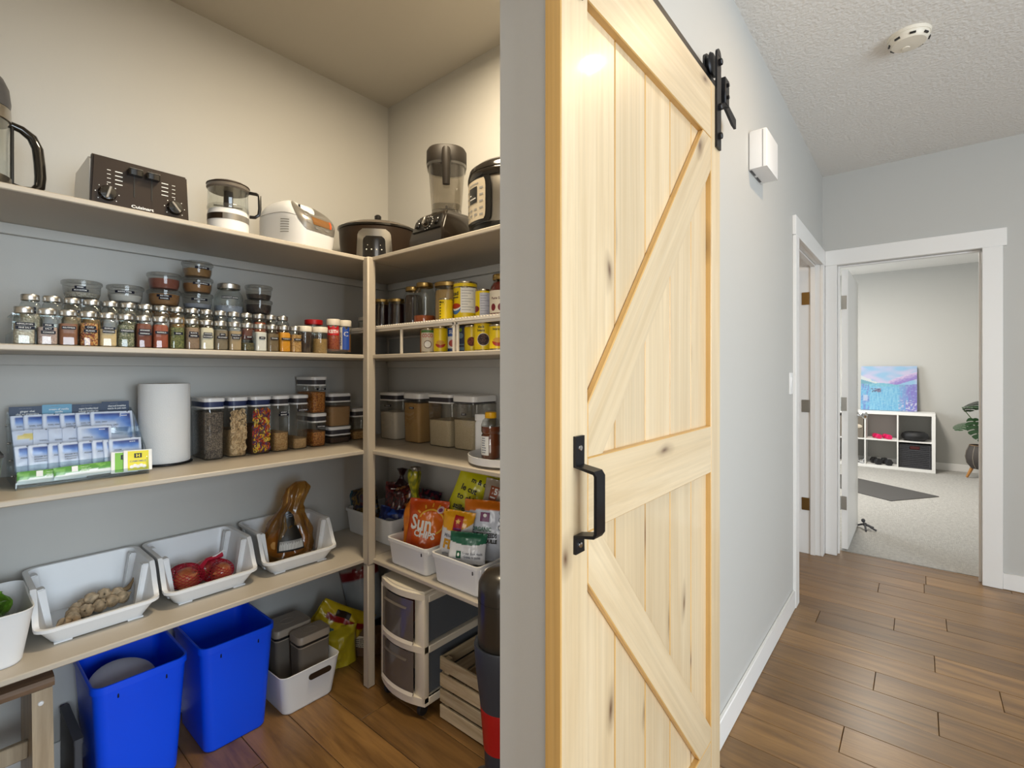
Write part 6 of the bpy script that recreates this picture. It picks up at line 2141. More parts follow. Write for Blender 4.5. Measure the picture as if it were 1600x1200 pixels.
B = Bag(0.160, 0.215, 0.055, 14, 0.003, 0.06)
gp = thing('snack_pouch', 'grey beige pouch with brown number badge beside the doorway edge', 'pouch', (1.480, 1.330, IB + 0.118), 0, 'pouches in the white bins', rot=(R(-4), R(12), R(-58)))
part('pouch', B.mesh(lambda co: (166, 152, 136) if co.z > 0.10 else (84, 74, 66)), M['paint'], gp)
part('brown_badge', patch(B, [(-0.018, -0.026), (0.010, -0.032), (0.019, 0.0), (0.019, 0.030), (-0.018, 0.030)], 0.003, -0.034, 0.160), pbr('brown_badge', (150, 78, 44), 0.4), gp)
warp_text('15', 0.034, B.front(0.0042, -0.034, 0.170), M['print_w'], gp, bold=0.0014, sx=0.9)
part('small_print', patch(B, rect(0.022, 0.006), 0.0042, -0.036, 0.146), M['print_w'], gp)
warp_text('NON', 0.024, B.front(0.0035, 0.034, 0.150), M['print_k'], gp, bold=0.0004, sx=0.9)
warp_text('On', 0.034, B.front(0.0035, -0.026, 0.108), M['print_k'], gp, bold=0.0004, sx=0.9)

yl = thing('snack_pouch', 'yellow pouch lying in the bin cut off by the doorway edge', 'pouch', (1.36, 1.02, IB), 0, 'pouches in the white bins', rot=(0, 0, R(-70)))
B = Bag(0.18, 0.10, 0.09, 21, 0.004, 0.08)
part('pouch', B.mesh(lambda co: (196, 160, 40)), M['paint'], yl)

# candy bags in the corner bin
cand = [
    (1.392, 2.085, 0.02, (0.170, 0.185, 0.07), (R(-6), R(-16), R(-70)), [(20, 84, 104), (24, 26, 40), (20, 22, 34), (116, 92, 36), (30, 40, 66), (70, 22, 34)], 'dark candy bag with teal end at the left of the corner bin'),
    (1.415, 1.885, 0.04, (0.150, 0.215, 0.07), (R(-4), R(4), R(-55)), [(64, 16, 22), (40, 12, 20), (96, 26, 26), (30, 14, 22), (150, 100, 60)], 'dark red shiny candy bag with white small print in the corner bin'),
    (1.365, 1.860, 0.02, (0.170, 0.130, 0.05), (R(-14), R(8), R(-60)), [(30, 50, 120), (22, 34, 90), (40, 80, 170)], 'blue candy bag at the front of the corner bin'),
    (1.485, 1.800, 0.06, (0.130, 0.165, 0.05), (R(-4), R(14), R(-40)), [(46, 30, 60), (30, 22, 44), (120, 40, 60), (60, 90, 90)], 'dark purple candy bag at the right of the corner bin'),
]
for i, (x, y, z, (w_, h_, t_), rot, cols, lab_) in enumerate(cand):
    c = thing('candy_bag', lab_, 'candy bag', (x, y, IB + z), 0, 'candy bags in the corner bin', rot=rot)
    B = Bag(w_, h_, t_, 30 + i, 0.007, 0.07, fq=9)
    if i == 0:
        f0 = multicol(cols[1:], 34, 4)
        fn0 = lambda co: cols[0] if co.x < -0.058 else f0(co)
    else:
        fn0 = multicol(cols, 34, i)
    part('pouch', B.mesh(fn0), M['paint'], c)
    if i == 1:
        for k_ in range(3):
            part('small_print', bars(1, 0.04, 0.004, 0.006, k_).xf(Matrix.Translation((-0.02, -0.022, 0.185 - 0.012 * k_))), M['print_w'], c)
        part('twisted_top', twist_bag([(0.030, 0.205), (0.012, 0.235), (0.010, 0.25), (0.022, 0.28), (0.004, 0.285)], 2, 0.3, lambda co: (40, 16, 20), n=14), M['paint'], c)
    if i == 2:
        part('small_print', patch(B, circ(0.022, 18, 1.3, 0.6), 0.003, -0.01, 0.07), M['print_g'], c)


# ================================================================== FLOOR OF THE PANTRY
def recycling_bin(x, y, label):
    b = thing('recycling_bin', label, 'bin', (x, y, 0.0008), 0, 'blue recycling bins')
    if 'rb' not in CACHE:
        CACHE['rb'] = basket(0.205, 0.265, 0.242, 0.312, lambda px, py: 0.378, 0.030, 0.003, 0.005, 0.022, 5, 2).mesh('shell')
        CACHE['rbh'] = boxes([(-0.0022, 0.0022, -0.001, 0.002, -0.007, 0.007)], 0.0008).mesh('grip_hole')
    part('shell', CACHE['rb'], M['blue'], b)
    for sx in (-1, 1):
        part('grip_hole', CACHE['rbh'], M['tape'], b, (sx * 0.062, -0.1545, 0.335), (R(-5), 0, 0))
        part('grip_hole', CACHE['rbh'], M['tape'], b, (sx * 0.062, 0.1545, 0.335))
    return b


recycling_bin(0.434, 2.022, 'blue recycling bin beside the wooden step stool, a plastic lid inside it')
recycling_bin(0.714, 2.010, 'blue recycling bin beside the white basket, its inside dark')
solo('plastic_lid', MB().lathe([(0.088, 0.0), (0.090, 0.004), (0.080, 0.010), (0.05, 0.014), (0.001, 0.015)], 36), pbr('frosted_lid', (186, 186, 200), 0.4), 'round frosted plastic lid leaning inside the blue recycling bin', 'lid', (0.405, 1.975, 0.318), rot=(R(24), R(6), 0))
solo('red_carton', MB().box(-0.05, 0.05, -0.04, 0.04, 0, 0.26, bev=0.002), pbr('dull_red_carton', (130, 50, 46), 0.6), 'dull red carton standing in the blue bin under the plastic lid', 'carton', (0.400, 2.03, 0.0045))

# step stool and a low dark box at the left edge
st = thing('step_stool', 'brown wooden step stool at the lower left edge', 'stool', (0.050, 2.000, 0))
M['stoolwood'] = wood('tan_stool_wood', (150, 132, 108), (190, 172, 146), 'Z', rough=0.5, gscale=30, stretch=0.08)
M['stooltop'] = wood('brown_stool_top', (104, 80, 60), (140, 112, 88), 'X', rough=0.5, gscale=30, stretch=0.08)
tp = MB().prism([(-0.150, 0.446), (-0.152, 0.458), (-0.146, 0.468), (-0.132, 0.472), (0.170, 0.472), (0.170, 0.446)], 'X', -0.185, 0.178)
bmesh.ops.recalc_face_normals(tp.bm, faces=tp.bm.faces)
part('top', tp, M['stooltop'], st)
for x, sx in ((-0.165, -1), (0.138, 1)):
    part('side_panel', MB().prism([(-0.125, 0.445), (-0.135, 0.0), (-0.08, 0.0), (-0.03, 0.10), (0.05, 0.10), (0.10, 0.0), (0.155, 0.0), (0.150, 0.445)], 'X', x, x + 0.024), M['stoolwood'], st)
    part('front_leg', MB().prism([(sx * 0.132, 0.444), (sx * 0.174, 0.444), (sx * 0.180, 0.0), (sx * 0.136, 0.0)], 'Y', -0.148, -0.126), M['stoolwood'], st)
part('crossbar', boxes([(-0.141, 0.138, -0.02, 0.0, 0.20, 0.25)], 0.003), M['stoolwood'], st)
part('screw_cap', MB().lathe([(0.0065, 0), (0.0055, 0.003), (0.001, 0.004)], 12).xf(Matrix.Rotation(R(90), 4, 'X')), M['white'], st, (0.150, -0.148, 0.408))
db = thing('dark_box', 'low dark grey box on the floor between step stool and blue bin', 'box', (0.292, 2.06, 0.0006))
part('box_body', MB().rrl([(0.0, 0.020, 0.235, 0.004), (0.205, 0.020, 0.235, 0.004)], 3), M['cardboard'], db)
part('box_lid', MB().rrl([(0.195, 0.023, 0.238, 0.005), (0.212, 0.023, 0.238, 0.005)], 3), M['cardboard'], db)

# white basket with two canisters of dry food
wbk = thing('floor_basket', 'white plastic basket with cut-out handle on the pantry floor', 'basket', (0.975, 1.985, 0.0008))
fm = basket(0.205, 0.260, 0.245, 0.300, lambda x, y: 0.152 + 0.006 * abs(y) / 0.15, 0.030, 0.0028, 0.001, 0.003, 6, 8)
part('shell', fm, M['binwhite'], wbk)
ho_ = MB().prism([(0.036 + 0.011 * math.cos(R(a)), 0.011 * math.sin(R(a))) for a in range(-90, 91, 20)] + [(-0.036 + 0.011 * math.cos(R(a)), 0.011 * math.sin(R(a))) for a in range(90, 271, 20)], 'Y', -0.0024, 0.0004)
part('handle_slot', ho_, M['dkbrown'], wbk, (0.030, -0.1488, 0.118), (R(-7), 0, 0))
M['taupe'] = pbr('taupe_plastic', (150, 138, 124), 0.4)
DG = 'dark canisters in the white basket'
for nm, (x0, x1, y0, y1, h_), lab_ in (('a', (0.900, 1.050, 1.990, 2.115, 0.262), 'larger dark canister with taupe lid at the back of the basket'), ('b', (0.945, 1.078, 1.886, 1.972, 0.254), 'narrow dark canister with taupe lid at the front of the basket')):
    w_, d_ = x1 - x0, y1 - y0
    c = thing('food_canister', lab_, 'canister', ((x0 + x1) / 2, (y0 + y1) / 2, 0.0044), R(0), DG)
    part('body', MB().rrl([(0.0, w_ * 0.92, d_ * 0.92, 0.014), (h_ - 0.040, w_, d_, 0.016)], 4, c1=False), M['smoke'], c)
    part('contents', MB().rrl([(0.002, w_ * 0.92 - 0.006, d_ * 0.92 - 0.006, 0.012), (h_ * 0.72, w_ * 0.97 - 0.006, d_ * 0.97 - 0.006, 0.012)], 4), grains('dark_kibble', [(64, 46, 34), (46, 34, 26), (86, 64, 46)], 160), c)
    part('gasket', MB().rrl([(h_ - 0.040, w_ - 0.003, d_ - 0.003, 0.016), (h_ - 0.026, w_ - 0.003, d_ - 0.003, 0.016)], 4), M['black'], c)
    part('collar', MB().rrl([(h_ - 0.044, w_ + 0.002, d_ + 0.002, 0.017), (h_ - 0.040, w_ + 0.002, d_ + 0.002, 0.017)], 4), M['taupe'], c)
    part('lid', MB().rrl([(h_ - 0.028, w_ + 0.008, d_ + 0.006, 0.020), (h_ - 0.004, w_ + 0.008, d_ + 0.006, 0.020), (h_, w_ + 0.002, d_, 0.018)], 5), M['taupe'], c)
    part('press_ring', MB().lathe([(0.024, h_), (0.024, h_ + 0.0012), (0.021, h_ + 0.0012), (0.021, h_)], 24, sx=1.3, c0=False, c1=False), M['taupe'], c)

# bags behind the basket
B = Bag(0.17, 0.270, 0.085, 41, 0.012, 0.08, fq=6)


def yb_col(co):
    x, z = co.x / 0.17 + 0.5, co.z / 0.27
    if abs(x - 0.34) < 0.07 and z > 0.12:
        return (140, 26, 26)
    if 0.56 < x < 0.92 and 0.10 < z < 0.34:
        return (30, 84, 96)
    return (196, 170, 28)


ye = thing('flour_bag', 'crumpled yellow bag with red stripe folded over behind the basket', 'bag', (1.115, 2.080, 0.225), 0, 'bags on the pantry floor', rot=(R(-12), R(122), R(-30)))
part('pouch', B.mesh(yb_col), M['paint'], ye)
part('dark_badge', patch(B, rect(0.026, 0.070), 0.004, -0.052, 0.105), M['dkbrown'], ye)
B = Bag(0.20, 0.165, 0.12, 43, 0.016, 0.06, fq=6, bottom=0.8)
ye2 = thing('flour_bag', 'crumpled plain yellow bag on the floor beside the white basket', 'bag', (1.175, 2.030, 0.001), 0, 'bags on the pantry floor', rot=(0, 0, R(-30)))
part('pouch', B.mesh(lambda co: (190, 172, 40)), M['paint'], ye2)
B = Bag(0.19, 0.40, 0.09, 45, 0.006, 0.06, fq=5)


def wr_col(co):
    z = co.z / 0.40
    if z > 0.86:
        return (150, 140, 130)
    if z > 0.74:
        return (126, 22, 28)
    return (166, 176, 184) if z > 0.2 else (40, 40, 46)


wr = thing('flour_bag', 'tall pale bag with dark red band standing in the back corner', 'bag', (1.420, 2.085, 0.012), 0, 'bags on the pantry floor', rot=(R(-4), R(-12), R(-35)))
part('pouch', B.mesh(wr_col), M['paint'], wr)
B = Bag(0.18, 0.12, 0.09, 46, 0.010, 0.08, fq=6, bottom=0.8)
lw_ = thing('flour_bag', 'low brown bag with pale printed panel behind the post', 'bag', (1.335, 1.975, 0.001), 0, 'bags on the pantry floor', rot=(R(-6), 0, R(-40)))
part('pouch', B.mesh(lambda co: (112, 88, 70)), M['paint'], lw_)
part('printed_panel', patch(B, rect(0.075, 0.050), 0.003, -0.035, 0.066), M['cream'], lw_)
part('small_print', bars(5, 0.06, 0.003, 0.008, 5).xf(Matrix.Translation((-0.035, -0.050, 0.082))), M['print_k'], lw_)
B = Bag(0.10, 0.12, 0.03, 48, 0.008, 0.08, fq=6)
gn = thing('green_packet', 'small green packet tucked on top of the pale bag in the corner', 'packet', (1.385, 2.155, 0.375), 0, None, rot=(0, R(-30), R(-20)))
part('pouch', B.mesh(lambda co: (84, 130, 40)), M['paint'], gn)

# plastic drawer cart
ct = thing('drawer_cart', 'off-white rolling cart with two smoked drawers under the right shelf', 'drawer cart', (1.385, 1.568, 0), R(-90))
CW, CD = 0.272, 0.365


def bowplan(w_, yf, yb_, bow, n=10):
    pts = [(-w_ / 2 + w_ * i / n, yf - bow * (1 - (2 * i / n - 1) ** 2)) for i in range(n + 1)]
    return pts + [(w_ / 2, yb_), (-w_ / 2, yb_)]


def bow(mb, w_, yf, yb_, b_, z0, z1, e=0.0):
    p = bowplan(w_, yf, yb_, b_)
    mb.prism(p, 'Z', z0, z1)
    return mb


tp = bow(MB(), CW, -CD / 2, CD / 2, 0.030, 0.452, 0.484)
bmesh.ops.recalc_face_normals(tp.bm, faces=tp.bm.faces)
bmesh.ops.bevel(tp.bm, geom=[e for e in tp.bm.edges if abs(e.verts[0].co.z - 0.484) < 1e-5 and abs(e.verts[1].co.z - 0.484) < 1e-5], offset=0.008, segments=3, affect='EDGES')
part('top', tp, M['cream'], ct)
for z0, z1 in ((0.252, 0.276), (0.052, 0.082)):
    part('shelf_frame', bow(MB(), CW, -CD / 2, CD / 2, 0.030, z0, z1), M['cream'], ct)
for sx in (-1, 1):
    x = sx * (CW / 2 - (0.028 if sx > 0 else 0.012))
    hw = 0.028 if sx > 0 else 0.012
    part('corner_post', MB().box(x - hw, x + hw, -CD / 2 - 0.004, -CD / 2 + 0.022, 0.06, 0.455, bev=0.004, seg=2), M['cream'], ct)
    part('corner_post', MB().box(sx * CW / 2 - 0.010 - sx * 0.010, sx * CW / 2 + 0.010 - sx * 0.010, CD / 2 - 0.03, CD / 2, 0.06, 0.455, bev=0.004), M['cream'], ct)
    for z in (0.262, 0.455, 0.070):
        part('side_rail', boxes([(sx * CW / 2 - 0.006 - sx * 0.004, sx * CW / 2 + 0.006 - sx * 0.004, -CD / 2 + 0.02, CD / 2 - 0.02, z - 0.014, z + 0.012)], 0.002), M['cream'], ct)
for z0, z1, it in ((0.280, 0.446, 0), (0.086, 0.248, 1)):
    xl, xr = -CW / 2 + 0.022, CW / 2 - 0.046
    cx = (xl + xr) / 2
    n = 12

    def dfront(a, b, d=0.0):
        x = xl + (xr - xl) * a
        return (x, -CD / 2 - 0.026 * (1 - (2 * x / CW) ** 2) - 0.003 + d, z0 + (z1 - z0) * b)
    dr = part('drawer', boxes([(xl + 0.004, xr - 0.004, -CD / 2 + 0.01, CD / 2 - 0.03, z0 + 0.002, z0 + 0.005), (xl + 0.002, xl + 0.005, -CD / 2 + 0.01, CD / 2 - 0.03, z0 + 0.002, z1 - 0.02), (xr - 0.005, xr - 0.002, -CD / 2 + 0.01, CD / 2 - 0.03, z0 + 0.002, z1 - 0.02)]), M['smokeside'], ct)
    part('drawer_front', MB().grid(dfront, n, 2), M['smoke'], dr)
    part('pull_ledge', MB().grid(lambda a, b: (xl + 0.03 + (xr - xl - 0.06) * a, dfront(0.2 + 0.6 * a, 0)[1] - 0.006 * b, z1 - 0.030 - 0.006 * b), 8, 2), M['smoke'], dr)
    part('base_ledge', MB().grid(lambda a, b: (xl + (xr - xl) * a, dfront(a, 0)[1] - 0.002 - 0.005 * (1 - b), z0 - 0.002 + 0.012 * b), 10, 2), M['cream'], dr)
part('side_window', boxes([(CW / 2 - 0.012, CW / 2 - 0.009, -CD / 2 + 0.022, CD / 2 - 0.03, 0.285, 0.442)]), M['smokeside'], ct)
part('side_window', boxes([(CW / 2 - 0.012, CW / 2 - 0.009, -CD / 2 + 0.022, CD / 2 - 0.03, 0.09, 0.245)]), M['smokeside'], ct)
for x in (-0.11, 0.10):
    for y in (-0.165, 0.15):
        cs = part('caster', MB().lathe([(0.020, -0.009), (0.0215, -0.006), (0.0215, 0.006), (0.020, 0.009)], 18).xf(Matrix.Rotation(R(90), 4, 'Y')), M['rub'], ct, (x, y, 0.0218))
        part('fork', boxes([(-0.012, 0.012, -0.010, 0.012, 0.012, 0.031)], 0.003), M['black'], cs)
for i, (x, y, z, sx, sy, sz, cl, lab_) in enumerate(((-0.06, -0.08, 0.287, 0.06, 0.05, 0.09, (150, 80, 66), 'reddish packet seen dimly in the upper drawer'), (0.02, -0.05, 0.287, 0.07, 0.04, 0.07, (190, 170, 150), 'pale packet seen dimly in the upper drawer'), (-0.02, -0.07, 0.093, 0.13, 0.05, 0.10, (186, 176, 160), 'pale carton seen dimly in the lower drawer'))):
    solo('packet', MB().box(-sx / 2, sx / 2, -sy / 2, sy / 2, 0, sz, bev=0.004), pbr('packet_card', cl, 0.6), lab_, 'packet', (1.385 + y, 1.568 - x, z), R(-90 + 12 * (i - 1)))

# wooden crate
cr = thing('wooden_crate', 'rough pale wooden slat crate on the pantry floor', 'crate', (1.412, 1.196, 0.0008), R(-90))
M['crate'] = wood('rough_crate_wood', (150, 128, 96), (206, 190, 158), 'X', rough=0.8, gscale=26, stretch=0.10, rnd=0.16, knots=(5.0, 0.06, (96, 74, 52)))
KW, KD = 0.420, 0.318
rn = random.Random(4)


def slat(l, w_, t_):
    mb = MB().box(-l / 2, l / 2, -t_ / 2, t_ / 2, -w_ / 2, w_ / 2, bev=0.0022)
    return mb


CACHE['slatA'] = slat(KW, 0.050, 0.010).mesh('slat', 30)
CACHE['slatB'] = slat(KD - 0.022, 0.050, 0.010).mesh('slat', 30)
for i in range(4):
    z = 0.027 + 0.060 * i
    for sy in (-1, 1):
        part('slat', CACHE['slatA'], M['crate'], cr, (0, sy * (KD / 2 - 0.005), z), (0, R(rn.uniform(-0.6, 0.6)), 0))
    for sx in (-1, 1):
        part('slat', CACHE['slatB'], M['crate'], cr, (sx * (KW / 2 - 0.005), 0, z), (0, 0, R(90)))
for sx in (-1, 1):
    for sy in (-1, 1):
        part('corner_block', MB().box(-0.012, 0.012, -0.012, 0.012, 0.002, 0.225, bev=0.002), M['crate'], cr, (sx * (KW / 2 - 0.024), sy * (KD / 2 - 0.024), 0))
for i in range(4):
    part('slat', CACHE['slatA'], M['crate'], cr, (0, -0.105 + 0.07 * i, 0.006), (R(90), 0, 0))
kraft = pbr('kraft_paper', (150, 116, 80), 0.8, bump=(40, 0.4, 0.01))
for i, (x, y, rz_, lean, lab_) in enumerate(((0.10, 0.03, 10, -16, 'folded brown paper bag leaning in the crate'), (0.045, 0.0, -14, -30, 'second brown paper bag leaning lower in the crate'))):
    solo('paper_bag', MB().rrl([(0, 0.20, 0.020, 0.004), (0.18, 0.20, 0.014, 0.004)], 2), kraft, lab_, 'paper bag', (1.412 + y, 1.196 + x, 0.016), group='paper bags in the crate', rot=(R(lean), 0, R(-90 + rz_)))
solo('dark_bottle', MB().lathe([(0.001, 0), (0.033, 0.001), (0.035, 0.006), (0.035, 0.13), (0.028, 0.155), (0.013, 0.18), (0.013, 0.23), (0.001, 0.231)], 24), pbr('dark_bottle', (50, 38, 26), 0.15, coat=0.4), 'dark bottle lying tilted in the crate', 'bottle', (1.40, 1.155, 0.016), rot=(R(18), R(-12), 0))

# upright vacuum cleaner
vc = thing('vacuum_cleaner', 'dark grey upright vacuum cleaner with red trim by the doorway edge', 'vacuum cleaner', (1.108, 0.962, 0.0), R(-50))
part('base', MB().rrl([(0.002, 0.20, 0.24, 0.04), (0.05, 0.20, 0.24, 0.05), (0.09, 0.13, 0.15, 0.05)], 6, cy=-0.01), M['darkgrey'], vc)
part('lower_body', MB().lathe([(0.050, 0.085), (0.058, 0.25), (0.066, 0.32), (0.080, 0.43), (0.086, 0.505), (0.084, 0.512), (0.078, 0.508)], 36), pbr('slate_plastic', (52, 57, 68), 0.5), vc)
part('red_trim', MB().lathe([(0.0575, 0.20), (0.0605, 0.24), (0.0655, 0.300), (0.0672, 0.322), (0.0664, 0.326), (0.058, 0.26)], 36, c0=False, c1=False), M['red'], vc)
part('dust_cup', MB().lathe([(0.070, 0.500), (0.0745, 0.515), (0.0735, 0.660), (0.072, 0.690), (0.064, 0.705), (0.050, 0.720), (0.02, 0.728), (0.001, 0.729)], 36, c0=False), pbr('smoked_cup', (52, 48, 43), 0.28, coat=0.15), vc)
part('cup_seam', MB().tube([(0.0742 * math.cos(2 * PI * i / 36), 0.0742 * math.sin(2 * PI * i / 36), 0.640) for i in range(36)], 0.0007, 4, closed=True), M['black'], vc)
part('handle_pole', MB().tube([(0.085, -0.02, 0.06), (0.088, -0.02, 0.60), (0.088, -0.02, 0.90)], 0.014, 10), M['darkgrey'], vc)
part('hand_grip', MB().tube([(0.088, -0.02, 0.90), (0.085, -0.02, 0.96), (0.06, -0.02, 1.0), (0.03, -0.02, 0.97)], 0.015, 10), M['black'], vc)
part('hose', MB().tube([(0.03, -0.075, 0.50), (0.04, -0.082, 0.56), (0.062, -0.06, 0.62), (0.072, -0.02, 0.60), (0.075, 0.03, 0.52)], 0.010, 10), M['black'], vc)


# ================================================================== EXERCISE ROOM
FZ = 0.0045
ku = thing('cube_shelf', 'low white cube shelf unit against the far wall of the exercise room', 'shelf', (8.325, -0.158, FZ))
KH, KX, KWD = 0.772, 0.372, 1.478
M['kwhite'] = pbr('white_laminate', (232, 231, 228), 0.45)
for nm, b_ in (('bottom_panel', (0, KX, 0, KWD, 0, 0.038)), ('top_panel', (0, KX, 0, KWD, KH - 0.038, KH)), ('side_panel', (0, KX, 0, 0.038, 0.0382, KH - 0.0382)), ('side_panel', (0, KX, KWD - 0.038, KWD, 0.0382, KH - 0.0382))):
    part(nm, MB().box(*b_, bev=0.0015), M['kwhite'], ku)
cellw = (KWD - 0.076 - 3 * 0.016) / 4
ys = []
y = 0.038
for i in range(4):
    ys.append((y, y + cellw))
    y += cellw
    if i < 3:
        part('divider', MB().box(0.001, KX - 0.002, y, y + 0.016, 0.0382, KH - 0.0382, bev=0.001), M['kwhite'], ku)
    y += 0.016
for a, b in ys:
    part('middle_shelf', MB().box(0.002, KX - 0.002, a + 0.0003, b - 0.0003, KH / 2 - 0.008, KH / 2 + 0.008, bev=0.001), M['kwhite'], ku)
ZM = FZ + KH / 2 + 0.0085
ZB = FZ + 0.0385
ky = lambda i: -0.158 + (ys[i][0] + ys[i][1]) / 2


def dumbbell(x, y, z, r, l, mat, label, rz, group, n=6):
    d = thing('dumbbell', label, 'dumbbell', (x, y, z + r * 0.87), rz, group)
    for s in (-1, 1):
        hm = MB().lathe([(r * 0.8, -0.22 * l), (r, -0.16 * l), (r, 0.10 * l), (r * 0.85, 0.16 * l)], n)
        hm.xf(Matrix.Translation((s * l * 0.36, 0, 0)) @ Matrix.Rotation(R(90 * s), 4, 'Y') @ Matrix.Rotation(R(30), 4, 'Z'))
        part('weight_head', hm.mesh('weight_head', 30), mat, d)
    part('grip', MB().lathe([(r * 0.30, -0.25 * l), (r * 0.36, 0), (r * 0.30, 0.25 * l)], 12).xf(Matrix.Rotation(R(90), 4, 'Y')), M['steel'] if n == 6 else mat, d)
    return d


pink = pbr('pink_vinyl', (216, 30, 96), 0.4)
dumbbell(8.45, 0.455, ZM, 0.034, 0.160, pink, 'pink dumbbell at the left in the upper middle cube', R(25), 'pink dumbbells in the cube shelf', 12)
dumbbell(8.45, 0.345, ZM, 0.034, 0.160, pink, 'pink dumbbell at the right in the upper middle cube', R(25), 'pink dumbbells in the cube shelf', 12)
dumbbell(8.455, 0.465, ZB, 0.046, 0.190, M['rub'], 'black hex dumbbell at the left in the lower middle cube', R(25), 'black dumbbells in the cube shelf')
dumbbell(8.455, 0.350, ZB, 0.046, 0.190, M['rub'], 'black hex dumbbell at the right in the lower middle cube', R(25), 'black dumbbells in the cube shelf')
bd_ = thing('balance_disc', 'black inflated balance cushion in the upper right cube', 'cushion', (8.455, ky(0), ZM))
part('cushion', MB().lathe([(0.05, 0.001), (0.10, 0.006), (0.135, 0.030), (0.146, 0.062), (0.134, 0.096), (0.105, 0.116), (0.07, 0.112), (0.035, 0.096), (0.001, 0.092)], 36, sx=0.9), M['rub'], bd_)
part('seam', MB().tube([(0.9 * 0.1462 * math.cos(2 * PI * i / 36), 0.1462 * math.sin(2 * PI * i / 36), 0.062) for i in range(36)], 0.003, 5, closed=True), M['rub'], bd_)
# woven basket
wv = pbr('charcoal_weave', (62, 62, 66), 0.7, bump=(160, 0.9, 0.004), var=(120, 0.35))
wk = thing('woven_basket', 'charcoal woven basket box in the lower right cube', 'basket', (8.36, ky(0), ZB))
bw = cellw - 0.012
part('basket_body', boxes([(0.006, 0.30, -bw / 2 + 0.006, bw / 2 - 0.006, 0, 0.315)], 0.003), wv, wk)
for i in range(13):
    z = 0.013 + i * 0.0242
    cut = 10 <= i <= 11
    for (a, b) in (((-bw / 2, -0.055), (0.055, bw / 2)) if cut else ((-bw / 2, bw / 2),)):
        pts = [(0.003 + 0.0022 * math.sin((k_ / 28) * 2 * PI * 9 + (i % 2) * PI), a + (b - a) * k_ / 28, z) for k_ in range(29)]
        part('weave_strand', MB().tube(pts, 0.0105, 5), wv, wk)
for s in (-1, 1):
    part('edge_strand', MB().tube([(0.002, s * (bw / 2 - 0.012), 0.004), (0.002, s * (bw / 2 - 0.012), 0.314)], 0.009, 6), wv, wk)
part('handle_hole', boxes([(-0.002, 0.010, -0.052, 0.052, 0.248, 0.290)], 0.006), pbr('dark_red_lining', (70, 22, 22), 0.8), wk)
# things in the third column, partly behind the open door
fb_ = thing('fabric_box', 'brown fabric box with beige round pull behind the open door edge', 'box', (8.37, ky(2), ZM))
part('box_body', MB().box(0, 0.28, -cellw / 2 + 0.012, cellw / 2 - 0.012, 0, 0.30, bev=0.006), pbr('brown_felt', (112, 104, 94), 0.9), fb_)
part('pull', MB().lathe([(0.001, 0.02), (0.03, 0.018), (0.052, 0.008), (0.055, 0)], 20, sy=0.55).xf(Matrix.Rotation(R(-90), 4, 'Y')), pbr('beige_pull', (206, 194, 176), 0.7), fb_, (0.0, -0.09, 0.155), (R(90), 0, 0))
dumbbell(8.42, 0.655, ZB, 0.036, 0.150, M['chrome'], 'chrome dumbbell in the lower cube beside the open door', R(60), None, 12)
gb_ = thing('fabric_box', 'grey fabric box in the lower cube behind the open door', 'box', (8.42, 0.80, ZB))
part('box_body', MB().box(0, 0.22, -0.06, 0.06, 0, 0.26, bev=0.006), pbr('grey_felt', (120, 118, 114), 0.9), gb_)

# painting: a loose lake scene in blues and violets


def paint_col(x, z):
    n1 = noise.noise(Vector((x * 4, z * 9, 1)))
    n2 = noise.noise(Vector((x * 26, z * 40, 4)))
    n3 = noise.noise(Vector((x * 40, z * 6, 8)))
    if z > 0.60 + 0.03 * n1:
        base = Vector((150, 196, 232))
        base = base.lerp(Vector((206, 200, 232)), max(0, min(1, 0.5 + n1 * 1.4)))
        m = z - (0.62 + 0.34 * max(0, x - 0.45) ** 0.8 * 1.2)
        if -0.16 < m < 0.0 and x > 0.5:
            base = Vector((150, 130, 206)).lerp(Vector((220, 200, 232)), max(0, min(1, 1 + m * 8 + n2 * 0.5)))
        if x < 0.45 and z < 0.78 - 0.5 * x + 0.02 * n2:
            base = Vector((214, 222, 226)) if z > 0.70 - 0.35 * x else Vector((110, 170, 190))
    else:
        base = Vector((104, 176, 224)).lerp(Vector((140, 206, 236)), max(0, min(1, 0.5 + n3)))
        if z > 0.54:
            base = base.lerp(Vector((120, 190, 206)), 0.6)
        if x > 0.68:
            base = base.lerp(Vector((134, 126, 206)), max(0, min(1, (x - 0.66) * 4 + n3 * 0.6)))
            if z < 0.24 and n2 > 0.18:
                base = Vector((216, 206, 232))
        if x < 0.16 and n3 > 0:
            base = base.lerp(Vector((96, 96, 190)), 0.5)
        if abs(x - 0.27) < 0.10 and 0.40 < z < 0.50 and n2 + n1 > -0.1:
            base = Vector((66, 74, 110)) if n2 > -0.1 else Vector((150, 140, 170))
        if abs(x - 0.09) < 0.04 and 0.2 < z < 0.34:
            base = base.lerp(Vector((230, 226, 240)), 0.6)
        base = base.lerp(Vector((190, 224, 240)), max(0, n2 * 0.7))
    return tuple(v * 0.86 for v in base)


PWD = 0.622
pa = thing('canvas_painting', 'unframed blue and violet lake painting leaning on top of the cube shelf', 'painting', (8.575, 0.338, FZ + KH + 0.0012), 0, rot=(R(-9.5), 0, R(-90)))
pg = MB().grid(lambda a, b: ((a - 0.5) * PWD, 0, b * 0.625), 90, 90)
pm = pg.mesh('painted_face', 0, lambda co: paint_col(co.x / PWD + 0.5, co.z / 0.625))
part('painted_face', pm, M['oil'], pa, (0, -0.0192, 0))
part('canvas_frame', MB().box(-PWD / 2, PWD / 2, -0.019, 0.012, 0, 0.625, bev=0.002), pbr('blue_canvas_edge', (150, 180, 210), 0.8), pa)

